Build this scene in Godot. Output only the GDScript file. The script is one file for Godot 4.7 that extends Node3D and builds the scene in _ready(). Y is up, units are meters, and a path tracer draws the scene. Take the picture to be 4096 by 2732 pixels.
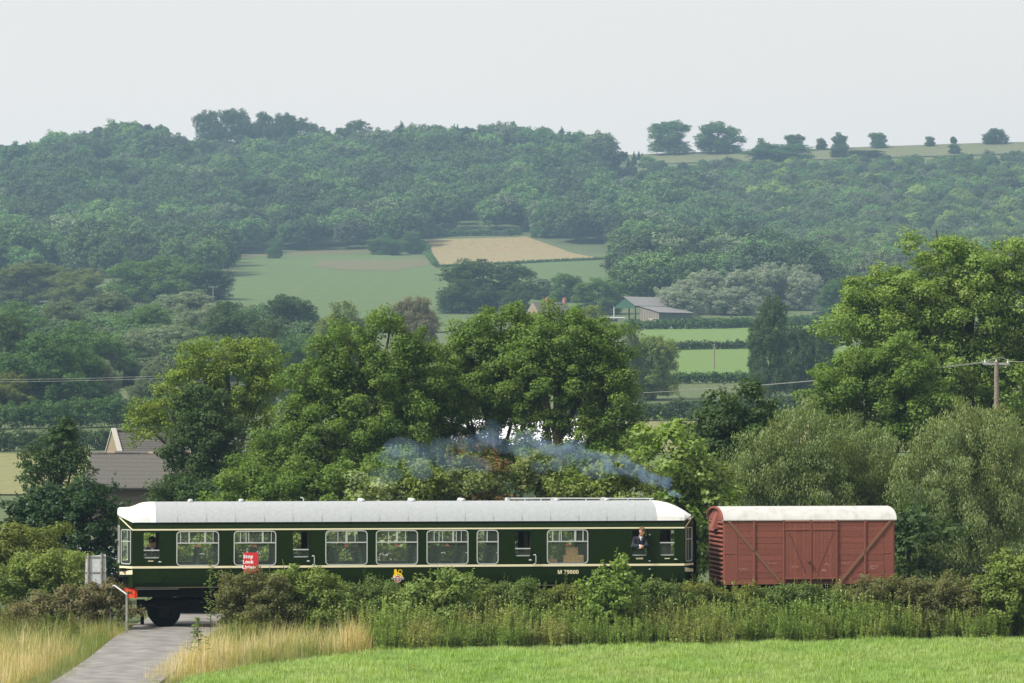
extends Node3D
# A diesel railcar and a goods van passing a farm crossing below a wooded hill. Metres, y up; the lens looks along -z.

const PROF = [[-300, 10], [0, 4.9], [35, 3.0], [78, -0.25], [116, -0.25], [330, -0.5], [400, 1.0], [500, 6.0], [700, 17.0], [950, 29.0], [1520, 69.0], [2000, 141.0], [2060, 143.5], [2500, 141.0], [6000, 100.0]]
const RIDGE = [[-600.0, -7.0], [-262.0, -7.0], [-240.0, -4.0], [-210.0, 5.0], [-185.0, 8.0], [-170.0, 2.0], [-156.0, -5.0], [-128.0, -2.0], [-60.0, 3.0], [-17.0, 6.0], [28.0, 3.0], [50.0, -3.0], [68.0, -1.0], [117.0, 0.0], [262.0, 5.0], [600.0, 5.0]]
# name, label, category, leaf kind, group, x, y, z, leaf size, bough size, cover, lobes [dx, y, dz, rx, ry, rz]
const HERO = [
	["willow_shrub","pale broad-leaved shrub peeping over the carriage roof at its fifth ventilator","shrub","pale","shrubs along the far side of the track",-4.79,-0.27,-131,0.16,0.4,1.15,[[0,4.14,0,0.64,0.47,0.55],[0.03,2.53,0,0.8,1.32,0.68]]],
	["shrub","yellow-green shrub behind the roof just before the red-leaved shrub","shrub","lime","shrubs along the far side of the track",-3.18,-0.27,-132,0.14,0.4,1.15,[[0,4.44,0,0.91,0.71,0.78],[-0.81,4.04,0,0.59,0.44,0.5],[-0.07,2.5,0,1.11,1.62,0.94]]],
	["red_leaved_shrub","shrub with rust-red dead leaves on top behind the carriage roof","shrub","shrub","shrubs along the far side of the track",-1.27,-0.27,-133,0.14,0.42,1.15,[[-0.07,4.57,0,1.19,0.83,1.01],[0,2.61,0,1.26,1.78,1.07]]],
	["shrub","grey-green pointed shrub right after the red-leaved one","shrub","shrub","shrubs along the far side of the track",0.89,-0.27,-133.5,0.14,0.4,1.15,[[0,4.76,0,0.86,0.86,0.74],[0,2.75,0,1.04,1.79,0.89]]],
	["shrub","low bright shrub under the thick of the smoke","shrub","lime","shrubs along the far side of the track",2.5,-0.27,-132,0.14,0.4,1.15,[[-0.07,4.23,0,1.03,0.62,0.77],[0,2.64,0,1.11,1.62,0.94]]],
	["shrub","large-leaved shrub where the smoke leaves the exhaust","shrub","lime","shrubs along the far side of the track",3.88,-0.27,-131.5,0.17,0.42,1.15,[[-0.07,4.54,0,1,0.81,0.85],[0,2.66,0,1.1,1.76,0.94]]],
	["ash_shrub","tall bright green ash shrub between the carriage and the red van","shrub","ash","shrubs along the far side of the track",5.75,-0.27,-134,0.19,0.5,1.15,[[-0.52,5.27,0,0.93,0.99,0.79],[0.6,4.08,0,0.93,1.35,0.79],[0,2.58,0,1.2,1.65,1.02],[0.75,2.14,0,0.9,1.35,0.76]]],
	["bramble_bush","bramble bush seen through the carriage's first big window","bush","lime","shrubs along the far side of the track",-10.9,-0.27,-131,0.13,0.4,1.15,[[-0.44,2.38,0,0.88,0.88,0.75],[0.37,2.24,0,0.88,1.02,0.75],[0,1.21,0,1.32,1.02,1.12]]],
	["bramble_bush","bramble bush seen through the window behind the red board","bush","lime","shrubs along the far side of the track",-8.59,-0.27,-131.5,0.13,0.4,1.15,[[-0.44,2.51,0,1.03,1.03,0.87],[0.51,2.37,0,0.88,1.03,0.75],[0,1.19,0,1.47,1.03,1.25]]],
	["bramble_bush","bramble bush seen through the third big window of the carriage","bush","shrub","shrubs along the far side of the track",-6.1,-0.27,-131.5,0.13,0.4,1.15,[[-0.59,2.37,0,0.88,0.88,0.75],[0.44,2.51,0,0.88,1.03,0.75],[-0.15,1.19,0,1.47,1.03,1.25]]],
	["sycamore_tree","dark sycamore sapling tree standing above the gap before the red van","tree","dark","",8.13,-0.28,-143,0.17,0.45,1.15,[[0.24,6.86,0,1.12,0.88,0.95],[-0.72,6.14,0,0.99,0.8,0.84],[0.56,5.82,0,1.28,0.88,1.09],[-0.08,4.71,0,1.76,1.28,1.49],[-0.4,3.11,0,1.6,1.44,1.36]]],
	["birch_tree","olive birch rising over the middle of the red van's roof","tree","birch","olive birches and willows behind the red van",10.3,-0.28,-141,0.11,0.38,1.15,[[0.08,5.83,0,1.42,1.18,1.2],[-0.94,4.58,0,1.73,1.18,1.47],[0.32,4.26,0,1.73,1.42,1.47],[-0.47,2.53,0,1.89,1.58,1.61]]],
	["birch_tree","olive birch over the far end of the red van, second from the edge","tree","birch","olive birches and willows behind the red van",12.84,-0.28,-143,0.11,0.38,1.15,[[0.08,5.26,0,1.36,1.15,1.15],[-0.48,3.91,0,1.76,1.36,1.49],[0.48,3.59,0,1.44,1.44,1.22],[0.16,2.15,0,1.6,1.44,1.36]]],
	["weeping_birch_tree","big weeping olive birch hanging down beyond the red van, under the pole","tree","weep","olive birches and willows behind the red van",16.32,-0.28,-140,0.11,0.36,1.15,[[0.24,5.84,0,1.64,1.17,1.4],[-0.62,4.59,0,1.8,1.41,1.53],[0.78,4.28,0,1.56,1.56,1.33],[-0.47,2.87,0,1.95,1.49,1.66],[0.94,2.4,0,1.56,1.56,1.33],[-1.25,1.78,0,1.25,0.94,1.06]]],
	["birch_tree","birch cut off by the right edge, behind the weeping birch","tree","birch","olive birches and willows behind the red van",19.47,-0.29,-146,0.12,0.4,1.15,[[-0.16,4.67,0,1.14,1.47,0.97],[-0.33,2.87,0,1.3,1.96,1.11]]],
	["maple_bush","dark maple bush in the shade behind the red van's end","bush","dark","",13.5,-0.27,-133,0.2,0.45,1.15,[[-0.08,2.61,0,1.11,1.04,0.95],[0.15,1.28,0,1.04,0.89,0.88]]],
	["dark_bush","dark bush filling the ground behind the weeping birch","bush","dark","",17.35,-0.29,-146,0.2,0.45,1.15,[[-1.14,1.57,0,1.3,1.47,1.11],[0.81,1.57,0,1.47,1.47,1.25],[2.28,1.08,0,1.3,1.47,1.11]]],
	["ash_tree","huge bright ash tree towering at the right edge behind the pole","tree","ash","",21.89,-0.33,-186,0.16,0.55,1.05,[[-1.43,14.27,0,1.56,1,1.25],[-0.08,13.27,0,1.97,1.29,1.61],[1.9,13.69,0,1.66,1.14,1.41],[-3.93,12.61,0,1.77,1.08,1.35],[-2.47,11.61,0,2.29,1.66,1.94],[0.02,11.2,0,2.49,1.87,2.12],[2.51,11.2,0,2.08,2.29,1.77],[-5.07,10.78,0,1.56,1.45,1.32],[-3.31,9.32,0,2.08,1.77,1.77],[-0.61,8.7,0,2.49,1.97,2.12],[2.09,8.29,0,2.29,2.29,1.94]]],
	["alder_tree","dark low alder leaning out left of the huge ash","tree","alder","",15.55,-0.31,-171,0.135,0.45,1.15,[[-0.56,8.34,0,1.62,1.18,1.38],[1.16,8.72,0,1.62,1.26,1.38],[-1.42,7.2,0,1.15,1.05,0.97],[0.39,7.01,0,2.1,1.34,1.67],[2.11,6.81,0,1.53,1.34,1.3],[0.58,5.29,0,2.48,1.34,1.67]]],
	["ash_tree","second ash tree right behind the electricity pole","tree","ash","",24.6,-0.34,-196,0.17,0.5,1.15,[[-1.52,7.28,0,1.97,1.97,1.67],[0.45,6.62,0,1.97,2.41,1.67],[-2.83,5.97,0,1.97,1.31,1.64]]],
	["alder_tree","left-hand big alder behind the carriage, its skirt sloping to the left","tree","alder","big alders behind the carriage",-6.36,-0.31,-165,0.125,0.46,1.15,[[-0.56,9.57,0,1.14,1.03,0.97],[1.1,9.85,0,1.14,1.07,0.97],[2.39,9.57,0,0.63,0.77,0.53],[-1.76,8.28,0,1.14,1.07,0.97],[0,7.91,0,1.75,1.33,1.49],[1.65,8.1,0,1.29,1.29,1.1],[-2.4,6.99,0,0.74,0.85,0.63],[-0.74,6.35,0,1.94,1.29,1.61],[1.1,6.25,0,1.66,1.47,1.41],[-2.58,5.33,0,1.75,1.01,1.27],[-3.87,4.23,0,1.57,1.01,1.27],[-1.66,4.23,0,2.03,1.11,1.38],[0.55,4.6,0,2.03,1.11,1.38],[2.02,4.97,0,1.11,1.29,0.94]]],
	["alder_tree","central big alder with a pointed top behind the carriage","tree","alder","big alders behind the carriage",-0.85,-0.31,-168,0.125,0.46,1.15,[[0.37,10.28,0,1.5,0.98,1.22],[-0.94,9.44,0,1.24,0.94,1.05],[1.31,9.25,0,1.5,1.13,1.28],[-1.5,7.94,0,1.6,1.13,1.36],[0.37,7.94,0,1.78,1.24,1.52],[-2.63,6.81,0,1.16,1.05,0.99],[-0.94,6.62,0,1.78,1.05,1.31],[-3.19,5.5,0,1.13,0.86,0.96],[-1.31,5.31,0,1.69,0.75,0.94],[0.94,6.81,0,1.13,0.94,0.96],[0,4.94,0,1.69,0.68,0.84],[-2.44,4.47,0,1.5,0.68,0.84]]],
	["alder_tree","right-hand big alder with its trunk showing above the smoke","tree","alder","big alders behind the carriage",1.88,-0.31,-166,0.125,0.46,1.15,[[0.43,9.87,0,1.58,1.08,1.34],[1.73,9.59,0,1.08,1.22,0.91],[-0.68,9.03,0,1.3,1.04,1.1],[1.17,8.38,0,1.67,1.15,1.42],[-0.5,7.74,0,1.48,0.82,1.02],[2.28,7.74,0,0.96,1.3,0.82],[2.28,6.16,0,1.22,1.04,1.04],[1.17,6.72,0,1.11,0.48,0.6],[3.02,5.51,0,1.11,0.85,0.95],[-1.06,5.7,0,0.74,0.48,0.6],[-0.5,6.47,0,0.93,0.41,0.51],[1.08,6.16,0,0.93,0.45,0.56],[0.24,4.96,0,1.67,0.63,0.79],[2.1,4.77,0,1.48,0.74,0.93]]],
	["ash_tree","airy yellow-green ash in front of the slate-roofed barns","tree","airy","",-13.9,-0.34,-190,0.14,0.4,0.7,[[-0.44,9.38,0,1.8,0.98,1.22],[1.47,9.55,0,1.1,0.85,0.94],[-1.71,8.32,0,1.4,0.98,1.19],[0.52,8.32,0,1.7,0.98,1.22],[2.11,8.32,0,0.76,0.85,0.65],[-2.77,6.94,0,1.4,0.85,1.06],[-0.43,6.94,0,1.49,0.85,1.06],[1.16,6.94,0,0.98,0.85,0.83],[-3.72,6.09,0,1.1,0.72,0.9],[1.69,5.78,0,0.85,0.85,0.72]]],
	["sycamore_tree","dark slender sycamore before the barns, right of the slate roof","tree","dark","",-14.32,-0.32,-178,0.14,0.38,1.15,[[0.09,7.22,0,1.03,0.8,0.88],[0.69,6.13,0,1.23,0.91,1.05],[-0.3,5.13,0,1.19,0.91,1.01],[0.89,4.64,0,1.19,0.91,1.01],[0,3.74,0,1.31,0.8,0.99]]],
	["sycamore_tree","small pointed sycamore left of the slate roof","tree","dark","",-19.51,-0.31,-168,0.14,0.38,1.15,[[0.24,6.15,0,0.38,0.49,0.32],[0.09,5.5,0,0.71,0.64,0.61],[-0.47,4.75,0,1.13,0.6,0.75],[0.56,4.65,0,0.56,0.75,0.48],[-0.75,4.09,0,1.16,0.56,0.7]]],
	["ivy_bush","big dark glossy bush behind the signboard","bush","ivy","",-15.21,-0.28,-139,0.15,0.38,1.15,[[0.31,3.75,0,0.93,0.75,0.79],[-0.7,3.21,0,0.96,0.81,0.82],[-1.55,3.44,0,0.93,0.71,0.79],[0.62,2.67,0,0.71,0.93,0.61],[-0.23,2.12,0,1.12,0.93,0.95],[-1.32,2.28,0,1.09,0.93,0.92],[-2.41,3.05,0,0.85,0.62,0.73],[0.62,1.35,0,0.68,0.71,0.58]]],
	["hawthorn_bush","olive hawthorn bush in the left corner above the green nettles","bush","olive","",-16.53,-0.27,-131,0.1,0.36,1.15,[[0.22,2.38,0,1.02,0.61,0.77],[-0.44,1.87,0,0.97,0.73,0.82],[0.73,1.8,0,0.88,0.64,0.75],[-1.24,2.09,0,0.88,0.8,0.75]]],
	["nettle_bush","fresh green nettle bush left of the signboard","bush","lime","",-14.85,-0.26,-126,0.1,0.34,1.15,[[0.43,1.7,0,0.82,0.62,0.69],[-0.42,1.35,0,0.99,0.65,0.81],[-1.26,1.21,0,0.99,0.65,0.81],[1.13,1.21,0,0.56,0.51,0.48],[-2.1,1.14,0,0.7,0.65,0.6]]],
	["bracken_bush","brown-tinged hedge clump below the signboard","bush","brown","",-12.56,-0.25,-116.5,0.08,0.26,1.15,[[0.33,1.36,0,0.55,0.29,0.36],[-0.32,1.19,0,0.65,0.31,0.39],[-1.03,1.01,0,0.65,0.31,0.39],[-1.81,0.77,0,0.78,0.31,0.39],[0.72,1.23,0,0.31,0.34,0.27],[0.46,0.84,0,0.78,0.39,0.49],[-0.58,0.71,0,1.04,0.39,0.49]]],
	["bramble_bush","bramble mound in the hedge below the carriage's second door","bush","hedge","bramble mounds in the near hedge",-4.16,-0.25,-114.6,0.075,0.26,1.15,[[-0.25,1.44,0,0.77,0.38,0.48],[0.39,1.19,0,0.9,0.51,0.64],[0,0.68,0,1.28,0.58,0.72]]],
	["bramble_bush","bramble mound in the hedge below the small carriage window","bush","hedge","bramble mounds in the near hedge",-0.2,-0.25,-115.2,0.075,0.26,1.15,[[-0.26,1.33,0,0.71,0.36,0.45],[0.51,1.16,0,0.77,0.46,0.58],[0.06,0.65,0,1.29,0.58,0.72]]],
	["bramble_bush","bramble mound left of the bushy ash sapling","bush","olive","bramble mounds in the near hedge",1.34,-0.25,-115,0.075,0.26,1.15,[[-0.19,1.26,0,0.77,0.36,0.45],[0.38,1.08,0,0.64,0.44,0.55],[0.06,0.59,0,1.16,0.51,0.64]]],
	["bramble_bush","bramble mound below the guard at the window","bush","hedge","bramble mounds in the near hedge",4.19,-0.25,-115.6,0.075,0.26,1.15,[[-0.26,1.23,0,0.77,0.36,0.45],[0.51,1.27,0,0.71,0.39,0.48],[0.13,0.69,0,1.42,0.58,0.73]]],
	["bramble_bush","bramble mound below the red van's corrugated end","bush","olive","bramble mounds in the near hedge",6.04,-0.25,-116.4,0.075,0.26,1.15,[[-0.39,1.27,0,0.78,0.36,0.46],[0.52,1.19,0,0.78,0.42,0.52],[0,0.65,0,1.43,0.59,0.73]]],
	["bramble_bush","bramble mound below the red van's double doors","bush","hedge","bramble mounds in the near hedge",8.53,-0.25,-116.8,0.075,0.26,1.15,[[-0.52,1.2,0,0.91,0.34,0.42],[0.39,1.25,0,0.78,0.39,0.49],[0,0.69,0,1.57,0.59,0.73]]],
	["bramble_bush","brownish bramble mound just beyond the red van","bush","brown2","bramble mounds in the near hedge",11.44,-0.25,-117.2,0.075,0.26,1.15,[[-0.53,1.32,0,0.92,0.37,0.46],[0.39,1.39,0,0.79,0.39,0.49],[0,0.74,0,1.57,0.65,0.82]]],
	["bramble_bush","brownish bramble mound nearest the right-edge willowherb","bush","brown2","bramble mounds in the near hedge",13.3,-0.25,-117.4,0.075,0.26,1.15,[[-0.4,1.35,0,0.79,0.37,0.46],[0.39,1.22,0,0.66,0.42,0.52],[-0.01,0.66,0,1.31,0.59,0.74]]],
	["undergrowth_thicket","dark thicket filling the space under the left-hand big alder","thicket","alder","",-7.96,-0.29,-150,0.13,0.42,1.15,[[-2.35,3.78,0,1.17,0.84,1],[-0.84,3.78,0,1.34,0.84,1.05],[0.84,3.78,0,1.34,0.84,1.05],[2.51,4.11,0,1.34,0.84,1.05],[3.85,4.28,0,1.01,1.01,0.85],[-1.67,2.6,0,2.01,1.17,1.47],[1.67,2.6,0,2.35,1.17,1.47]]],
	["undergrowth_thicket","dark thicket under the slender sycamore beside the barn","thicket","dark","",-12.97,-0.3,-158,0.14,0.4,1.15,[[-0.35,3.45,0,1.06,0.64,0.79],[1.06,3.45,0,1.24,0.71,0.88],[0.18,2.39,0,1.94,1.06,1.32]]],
	["hawthorn_bush","brownish hawthorn bush below the red warning board","bush","brown2","bushes in the near hedge",-7.42,-0.25,-112.6,0.07,0.24,1.15,[[-0.5,1.72,0,0.45,0.33,0.38],[0.44,1.79,0,0.55,0.3,0.38],[0,1.37,0,0.94,0.38,0.47],[-0.75,1.29,0,0.38,0.38,0.32],[0.07,0.85,0,1.07,0.5,0.63]]],
	["elder_bush","green bush right of the red warning board","bush","lime","bushes in the near hedge",-6.27,-0.25,-113.4,0.09,0.26,1.15,[[-0.25,1.88,0,0.43,0.3,0.37],[0.51,1.75,0,0.58,0.33,0.41],[0.13,1.37,0,0.89,0.43,0.54],[0.95,1.25,0,0.63,0.43,0.54],[0.38,0.8,0,1.14,0.53,0.67]]],
	["guelder_bush","bush with pale seed heads below the lion emblem","bush","guelder","bushes in the near hedge",-2.1,-0.25,-113.6,0.12,0.26,1.15,[[-0.57,1.65,0,0.38,0.25,0.32],[-0.13,1.65,0,0.56,0.33,0.41],[0.57,1.74,0,0.56,0.41,0.47],[-0.13,1.24,0,1.21,0.43,0.54],[-0.13,0.67,0,1.27,0.57,0.71]]],
	["ash_sapling","bushy young ash sapling in front of the carriage number","sapling","ash","bushes in the near hedge",2.86,-0.25,-114,0.12,0.24,1.15,[[-0.28,1.94,0,0.23,0.31,0.19],[0.36,2.15,0,0.28,0.38,0.24],[0.06,1.56,0,0.53,0.41,0.45],[0.57,1.73,0,0.25,0.41,0.22],[0.1,1.03,0,0.66,0.48,0.56]]],
	["willow_bush","bright willowherb bush at the right edge of the hedge","bush","lime","bushes in the near hedge",14.82,-0.25,-116.5,0.1,0.26,1.15,[[-0.2,2.2,0,0.34,0.42,0.29],[0.06,1.75,0,0.65,0.55,0.55],[0.45,1.94,0,0.52,0.57,0.44],[-0.46,1.55,0,0.39,0.36,0.33],[0.06,1.03,0,0.78,0.65,0.66]]]]
# name, label, leaf kind, form, group, x, y, z, height, width
const MID = [
	["valley_tree","broad olive-brown oak at the top left of the valley wood","oak","round","trees of the left-hand valley wood",-131.16,36.01,-1052,11.17,22.33],
	["valley_tree","second olive oak, just right of the broad one at the left edge","olive","round","trees of the left-hand valley wood",-114.25,34.6,-1032,10.18,14.99],
	["valley_tree","mid-green tree at the left edge below the olive oak","mid","round","trees of the left-hand valley wood",-87.93,16.47,-693,10.17,11.61],
	["valley_tree","grey-green willow below the second olive oak","grey","round","trees of the left-hand valley wood",-86.09,18.96,-744,9.15,10.8],
	["valley_tree","grey-green willow left of the tall open tree","grey","round","trees of the left-hand valley wood",-86.52,23.19,-832,9.16,13.01],
	["valley_tree","tall open green tree standing above the valley wood","mid","round","trees of the left-hand valley wood",-91.56,32.85,-1007,14.16,21.37],
	["valley_tree","dark bluish tree at the corner of the hill meadow","blue","round","trees of the left-hand valley wood",-86.49,37.55,-1074,12.16,16.8],
	["valley_tree","rounded green tree in the middle of the valley wood","mid","round","trees of the left-hand valley wood",-65.93,16.95,-702,9.16,11.76],
	["valley_tree","silvery willow below the far pole","sage","round","trees of the left-hand valley wood",-71.71,24.29,-855,9.15,14.33],
	["valley_tree","silvery willow right of centre in the valley wood","sage","round","trees of the left-hand valley wood",-54.16,16.14,-687,9.17,9.98],
	["valley_tree","dark rounded tree at the right end of the valley wood","dark","round","trees of the left-hand valley wood",-46.88,14.38,-655,11.15,12.44],
	["valley_tree","dark tree at the lower right of the valley wood","dark","round","trees of the left-hand valley wood",-39.42,12.06,-613,9.16,8.9],
	["valley_tree","silver-grey willow above the wooden pole","sage","round","trees of the left-hand valley wood",-54.33,12.62,-623,8.15,9.74],
	["valley_tree","silver-grey willow left of the wooden pole","sage","round","trees of the left-hand valley wood",-57.64,11.13,-596,8.15,7.99],
	["valley_tree","wide green tree above the darkest trees on the left","mid","round","trees of the left-hand valley wood",-63.65,10.3,-581,10.15,11.03],
	["valley_tree","dark green dome-shaped tree on the left","green","round","trees of the left-hand valley wood",-60.36,5.85,-500,11.15,10.61],
	["valley_tree","darkest tree at the left edge","dark","round","trees of the left-hand valley wood",-70.15,8.1,-541,12.18,6.04],
	["valley_tree","dark green tree above the overhead wires","green","round","trees of the left-hand valley wood",-56.55,6.46,-511,9.18,8.56],
	["valley_tree","small silvery willow by the wires","sage","round","trees of the left-hand valley wood",-52.95,6.46,-511,7.18,3.42],
	["valley_tree","yellowish tree at the left edge crossed by the wires","olive","round","trees of the left-hand valley wood",-64.17,5.6,-495,6.15,6.08],
	["valley_tree","green tree just left of the tall chestnut","green","round","trees of the left-hand valley wood",-31.11,7.77,-535,9.18,6.57],
	["valley_tree","smaller green tree touching the chestnut","mid","round","trees of the left-hand valley wood",-30.12,9.87,-573,8.16,5.76],
	["valley_tree","green tree behind the airy ash","green","round","trees of the left-hand valley wood",-33.85,7.06,-522,8.19,5.25],
	["valley_tree","grey-green bush at the foot of the wooden pole","grey","round","trees of the left-hand valley wood",-45.19,5.35,-490,7.17,6.02],
	["valley_tree","green bush under the left end of the wires","green","round","trees of the left-hand valley wood",-61.87,5.9,-501,6.19,6.72],
	["valley_tree","low dark bush under the wires","green","round","trees of the left-hand valley wood",-57.16,5.8,-499,5.16,6.13],
	["tree","yellow-green horse chestnut top behind the left alder","yellow","round","",-26.88,12.23,-616,12.16,8.95],
	["tree","brownish thin birch between the two left alders","brown","tall","",-16.71,15.64,-678,11.16,7.95],
	["tree","dark oak at the lower left edge of the hill meadow","dark","round","",-42.14,18.91,-743,10.17,10.79],
	["tree","large dark oak in the lower part of the hill meadow","dark","round","",-7.39,33.06,-1010,13.17,22.56],
	["tree","smaller dark tree left of the meadow oak","dark","round","",-13.32,31.59,-989,9.17,9.94],
	["tree","dark tree at the right shoulder of the meadow oak","dark","round","",1.6,31.38,-986,8.18,7.71],
	["tree","green tree above the cottage chimney","mid","round","",14.71,36.36,-1057,8.17,9.45],
	["tree","green tree between the cottage and the green barn","mid","round","",22.05,31.59,-989,9.17,12.15],
	["tree","yellow-green tree hiding the cottage front","yellow","round","",12.58,14.87,-664,10.18,11.13],
	["tree","grey bush behind the cottage gable","grey","round","",8.94,37.55,-1074,6.15,7.2],
	["tree","rounded yellow-green tree in front of the small fields","lime","round","",19.54,8.27,-544,9.17,7.29],
	["tree","thin grey tree left of the rounded yellow-green one","grey","tall","",16.59,8.1,-541,10.18,3.02],
	["tree","dark pointed poplar-like tree between the small fields","dark","tall","",36.48,8.65,-551,14.16,5.85],
	["tree","dark tree right of the pointed one","dark","round","",41.39,9.48,-566,10.17,6.32],
	["tree","bluish dark tree touching the alder by the ash","blue","round","",45.18,9.92,-574,10.17,5.77],
	["tree","small dark conifer-shaped bush at the field corner","dark","tall","",37.57,11.4,-601,5.17,2.69],
	["willow_tree","leftmost silver willow, beside the barn roof","silver","round","silver willows by the farm",41.83,29.62,-961,10.17,11.81],
	["willow_tree","second silver willow from the barn","silver","round","silver willows by the farm",50.24,31.59,-989,11.16,12.15],
	["willow_tree","third silver willow from the barn","silver","round","silver willows by the farm",57.98,31.59,-989,11.16,11.05],
	["willow_tree","fourth silver willow from the barn, one of the tallest","silver","round","silver willows by the farm",66.18,33.27,-1013,12.17,12.45],
	["willow_tree","fifth silver willow, farthest from the barn","silver","round","silver willows by the farm",74.67,33.27,-1013,12.17,11.32],
	["willow_tree","low silver willow before the others","silver","round","silver willows by the farm",56.52,31.17,-983,7.19,9.88],
	["tree","green tree right of the silver willows","green","round","",79.96,29.62,-961,10.17,9.66],
	["tree","slim bush-like tree standing out at the left of the meadow top","green","round","",-88.15,64.01,-1451,8.17,5.51],
	["tree","dark clump of a tree left of the stubble field","green","round","",-48.64,67.31,-1498,8.17,11.71],
	["tree","tree at the left corner of the stubble field","green","round","",-38.88,68.16,-1509,9.18,9.44],
	["tree","dark green tree above the peak of the stubble field","green","tall","",14,77.69,-1575,14.2,12.32],
	["ridge_tree","tall lumpy tree at the left of the skyline row","dark","tall","trees on the skyline",-154.8,134.58,-1990,26.81,16.45],
	["ridge_tree","second lumpy tree of the skyline row","dark","tall","trees on the skyline",-140.34,136.09,-1990,25.74,23.12],
	["ridge_tree","thin ragged tree standing free in the skyline row","dark","tall","trees on the skyline",-127.2,137.45,-1990,23.27,11.11],
	["ridge_tree","fourth lumpy tree of the skyline row","dark","tall","trees on the skyline",-117.41,138.15,-1990,21.45,18.67],
	["ridge_tree","fifth tree of the skyline row, lower","dark","round","trees on the skyline",-108.06,138.83,-1990,18.55,17.78],
	["ridge_tree","small tree in the dip of the skyline","green","round","trees on the skyline",-95.81,139.71,-1990,13.66,9.78],
	["ridge_tree","broad flat-topped tree on the skyline","dark","round","trees on the skyline",-80.9,140.78,-1990,15.7,17.34],
	["ridge_tree","left one of the two big trees on the open ridge","green","round","trees on the skyline",80.46,138.62,-1990,17.64,21.34],
	["ridge_tree","right one of the two big trees on the open ridge","green","round","trees on the skyline",105.61,139.12,-1990,16.47,22.23],
	["ridge_tree","tree top rising before the ridge field","green","round","trees on the skyline",122.82,126.76,-1905,14.78,10.64],
	["ridge_tree","wide rounded tree in front of the ridge field","green","round","trees on the skyline",130.91,126.99,-1905,11.57,29.79],
	["ridge_tree","broad bush on the ridge line","dark","round","trees on the skyline",144.77,140.29,-1990,9.07,10.67],
	["ridge_tree","small round bush on the ridge line","dark","round","trees on the skyline",158.12,140.74,-1990,6.61,5.78],
	["ridge_tree","upper one of two stacked bushes on the ridge","dark","round","trees on the skyline",167.25,141.05,-1990,9.42,7.56],
	["ridge_tree","lower one of two stacked bushes on the ridge","dark","round","trees on the skyline",163.9,134.04,-1945,7.29,9.56],
	["ridge_tree","thin wind-bent tree on the ridge","green","round","trees on the skyline",187.28,141.73,-1990,8.52,9.34],
	["ridge_tree","small bush on the ridge in the right part","dark","round","trees on the skyline",213.54,142.61,-1990,5.63,5.34],
	["ridge_tree","tiny bush on the ridge in the right part","dark","round","trees on the skyline",225.78,143.03,-1990,5.22,3.56],
	["ridge_tree","double bush on the ridge near the right edge","dark","round","trees on the skyline",246.93,143.74,-1990,8.73,12.45],
	["ridge_tree","round bush on the slope below the tiny ridge bush","dark","round","trees on the skyline",221.1,135.79,-1945,5.32,6.52],
	["ridge_tree","low hedge-like bush below the ridge","dark","round","trees on the skyline",176.07,134.41,-1945,3.66,17.38],
	["fir_tree","small dark fir at the left end of the skyline","fir","fir","trees on the skyline",-246.03,134.62,-1990,11.61,5.34],
	["fir_tree","dark fir second from the left of the skyline","fir","fir","trees on the skyline",-239.8,135.49,-1990,12.53,6.67],
	["fir_tree","dark fir third from the left of the skyline","fir","fir","trees on the skyline",-233.79,137.26,-1990,11.21,6.67],
	["fir_tree","fir sticking out of the wood right of the flat-topped tree","fir","fir","trees on the skyline",-56.42,142.53,-1990,13.95,6.67],
	["fir_tree","short fir above the central wood","fir","fir","trees on the skyline",-42.4,143.49,-1990,10.32,6.22],
	["fir_tree","fir above the central wood, tallest","fir","fir","trees on the skyline",-6.79,144.56,-1990,11.92,6.67],
	["fir_tree","fir above the central wood next to the tallest","fir","fir","trees on the skyline",1,144.05,-1990,11.99,6.22],
	["fir_tree","fir at the right end of the central wood","fir","fir","trees on the skyline",25.48,142.45,-1990,10.91,6.22],
	["fir_tree","lone dark fir in the right-hand wood","fir","fir","trees on the skyline",179.33,81.28,-1600,11.07,5.36]]
const MEADOW = [[-63.85,846],[-15.64,846],[28.58,1046],[33.67,1438],[-26.74,1363],[-52.07,1525],[-77.34,1519],[-103.95,1475],[-90.97,1205]]
const STUBBLE = [[-26.1,1354],[33.19,1438],[21.22,1525],[5.19,1574],[0.79,1566],[-33.26,1562],[-33.26,1522]]
const UPPER_PASTURE = [[22.1,748],[66.79,762],[85.38,974],[30.01,882]]
const LOWER_PASTURE = [[17.37,611],[54.6,623],[65.82,751],[22.45,732]]
const WOOD = [[-209.14,1243],[-93.84,1243],[-110.54,1475],[-105.99,1504],[-52.48,1537],[-34.27,1529],[-33.52,1574],[1.68,1582],[25.08,1553],[42.86,1537],[36.74,1243],[31.08,1032],[91.7,1046],[180.57,1074],[400,1895],[70,1880],[62,1992],[-410,1992]]
const SCRUB = [[-97.47,561],[-56.72,580],[-40.36,587],[-34.3,674],[-44.04,829],[-58.47,942],[-77.9,1032],[-88.27,1074],[-186.69,1074]]
const BRACKEN = [[[-102.59,1422],[-94.88,1475],[-53.5,1517],[-53.99,1531],[-81.1,1526],[-105.57,1498]], [[-70.15,1363],[-56.79,1318],[-40.31,1309],[-29.23,1373],[-30.51,1433],[-50.14,1422],[-69.75,1433]], [[-96.22,1284],[-90.32,1292],[-93.51,1327],[-98.33,1318]]]
const RIGHT_SIDE_WOOD_LIMIT = 1925.0
const TURN = 0.134390
const TRAIN = Vector3(-11.908, 0, -118.24)

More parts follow.
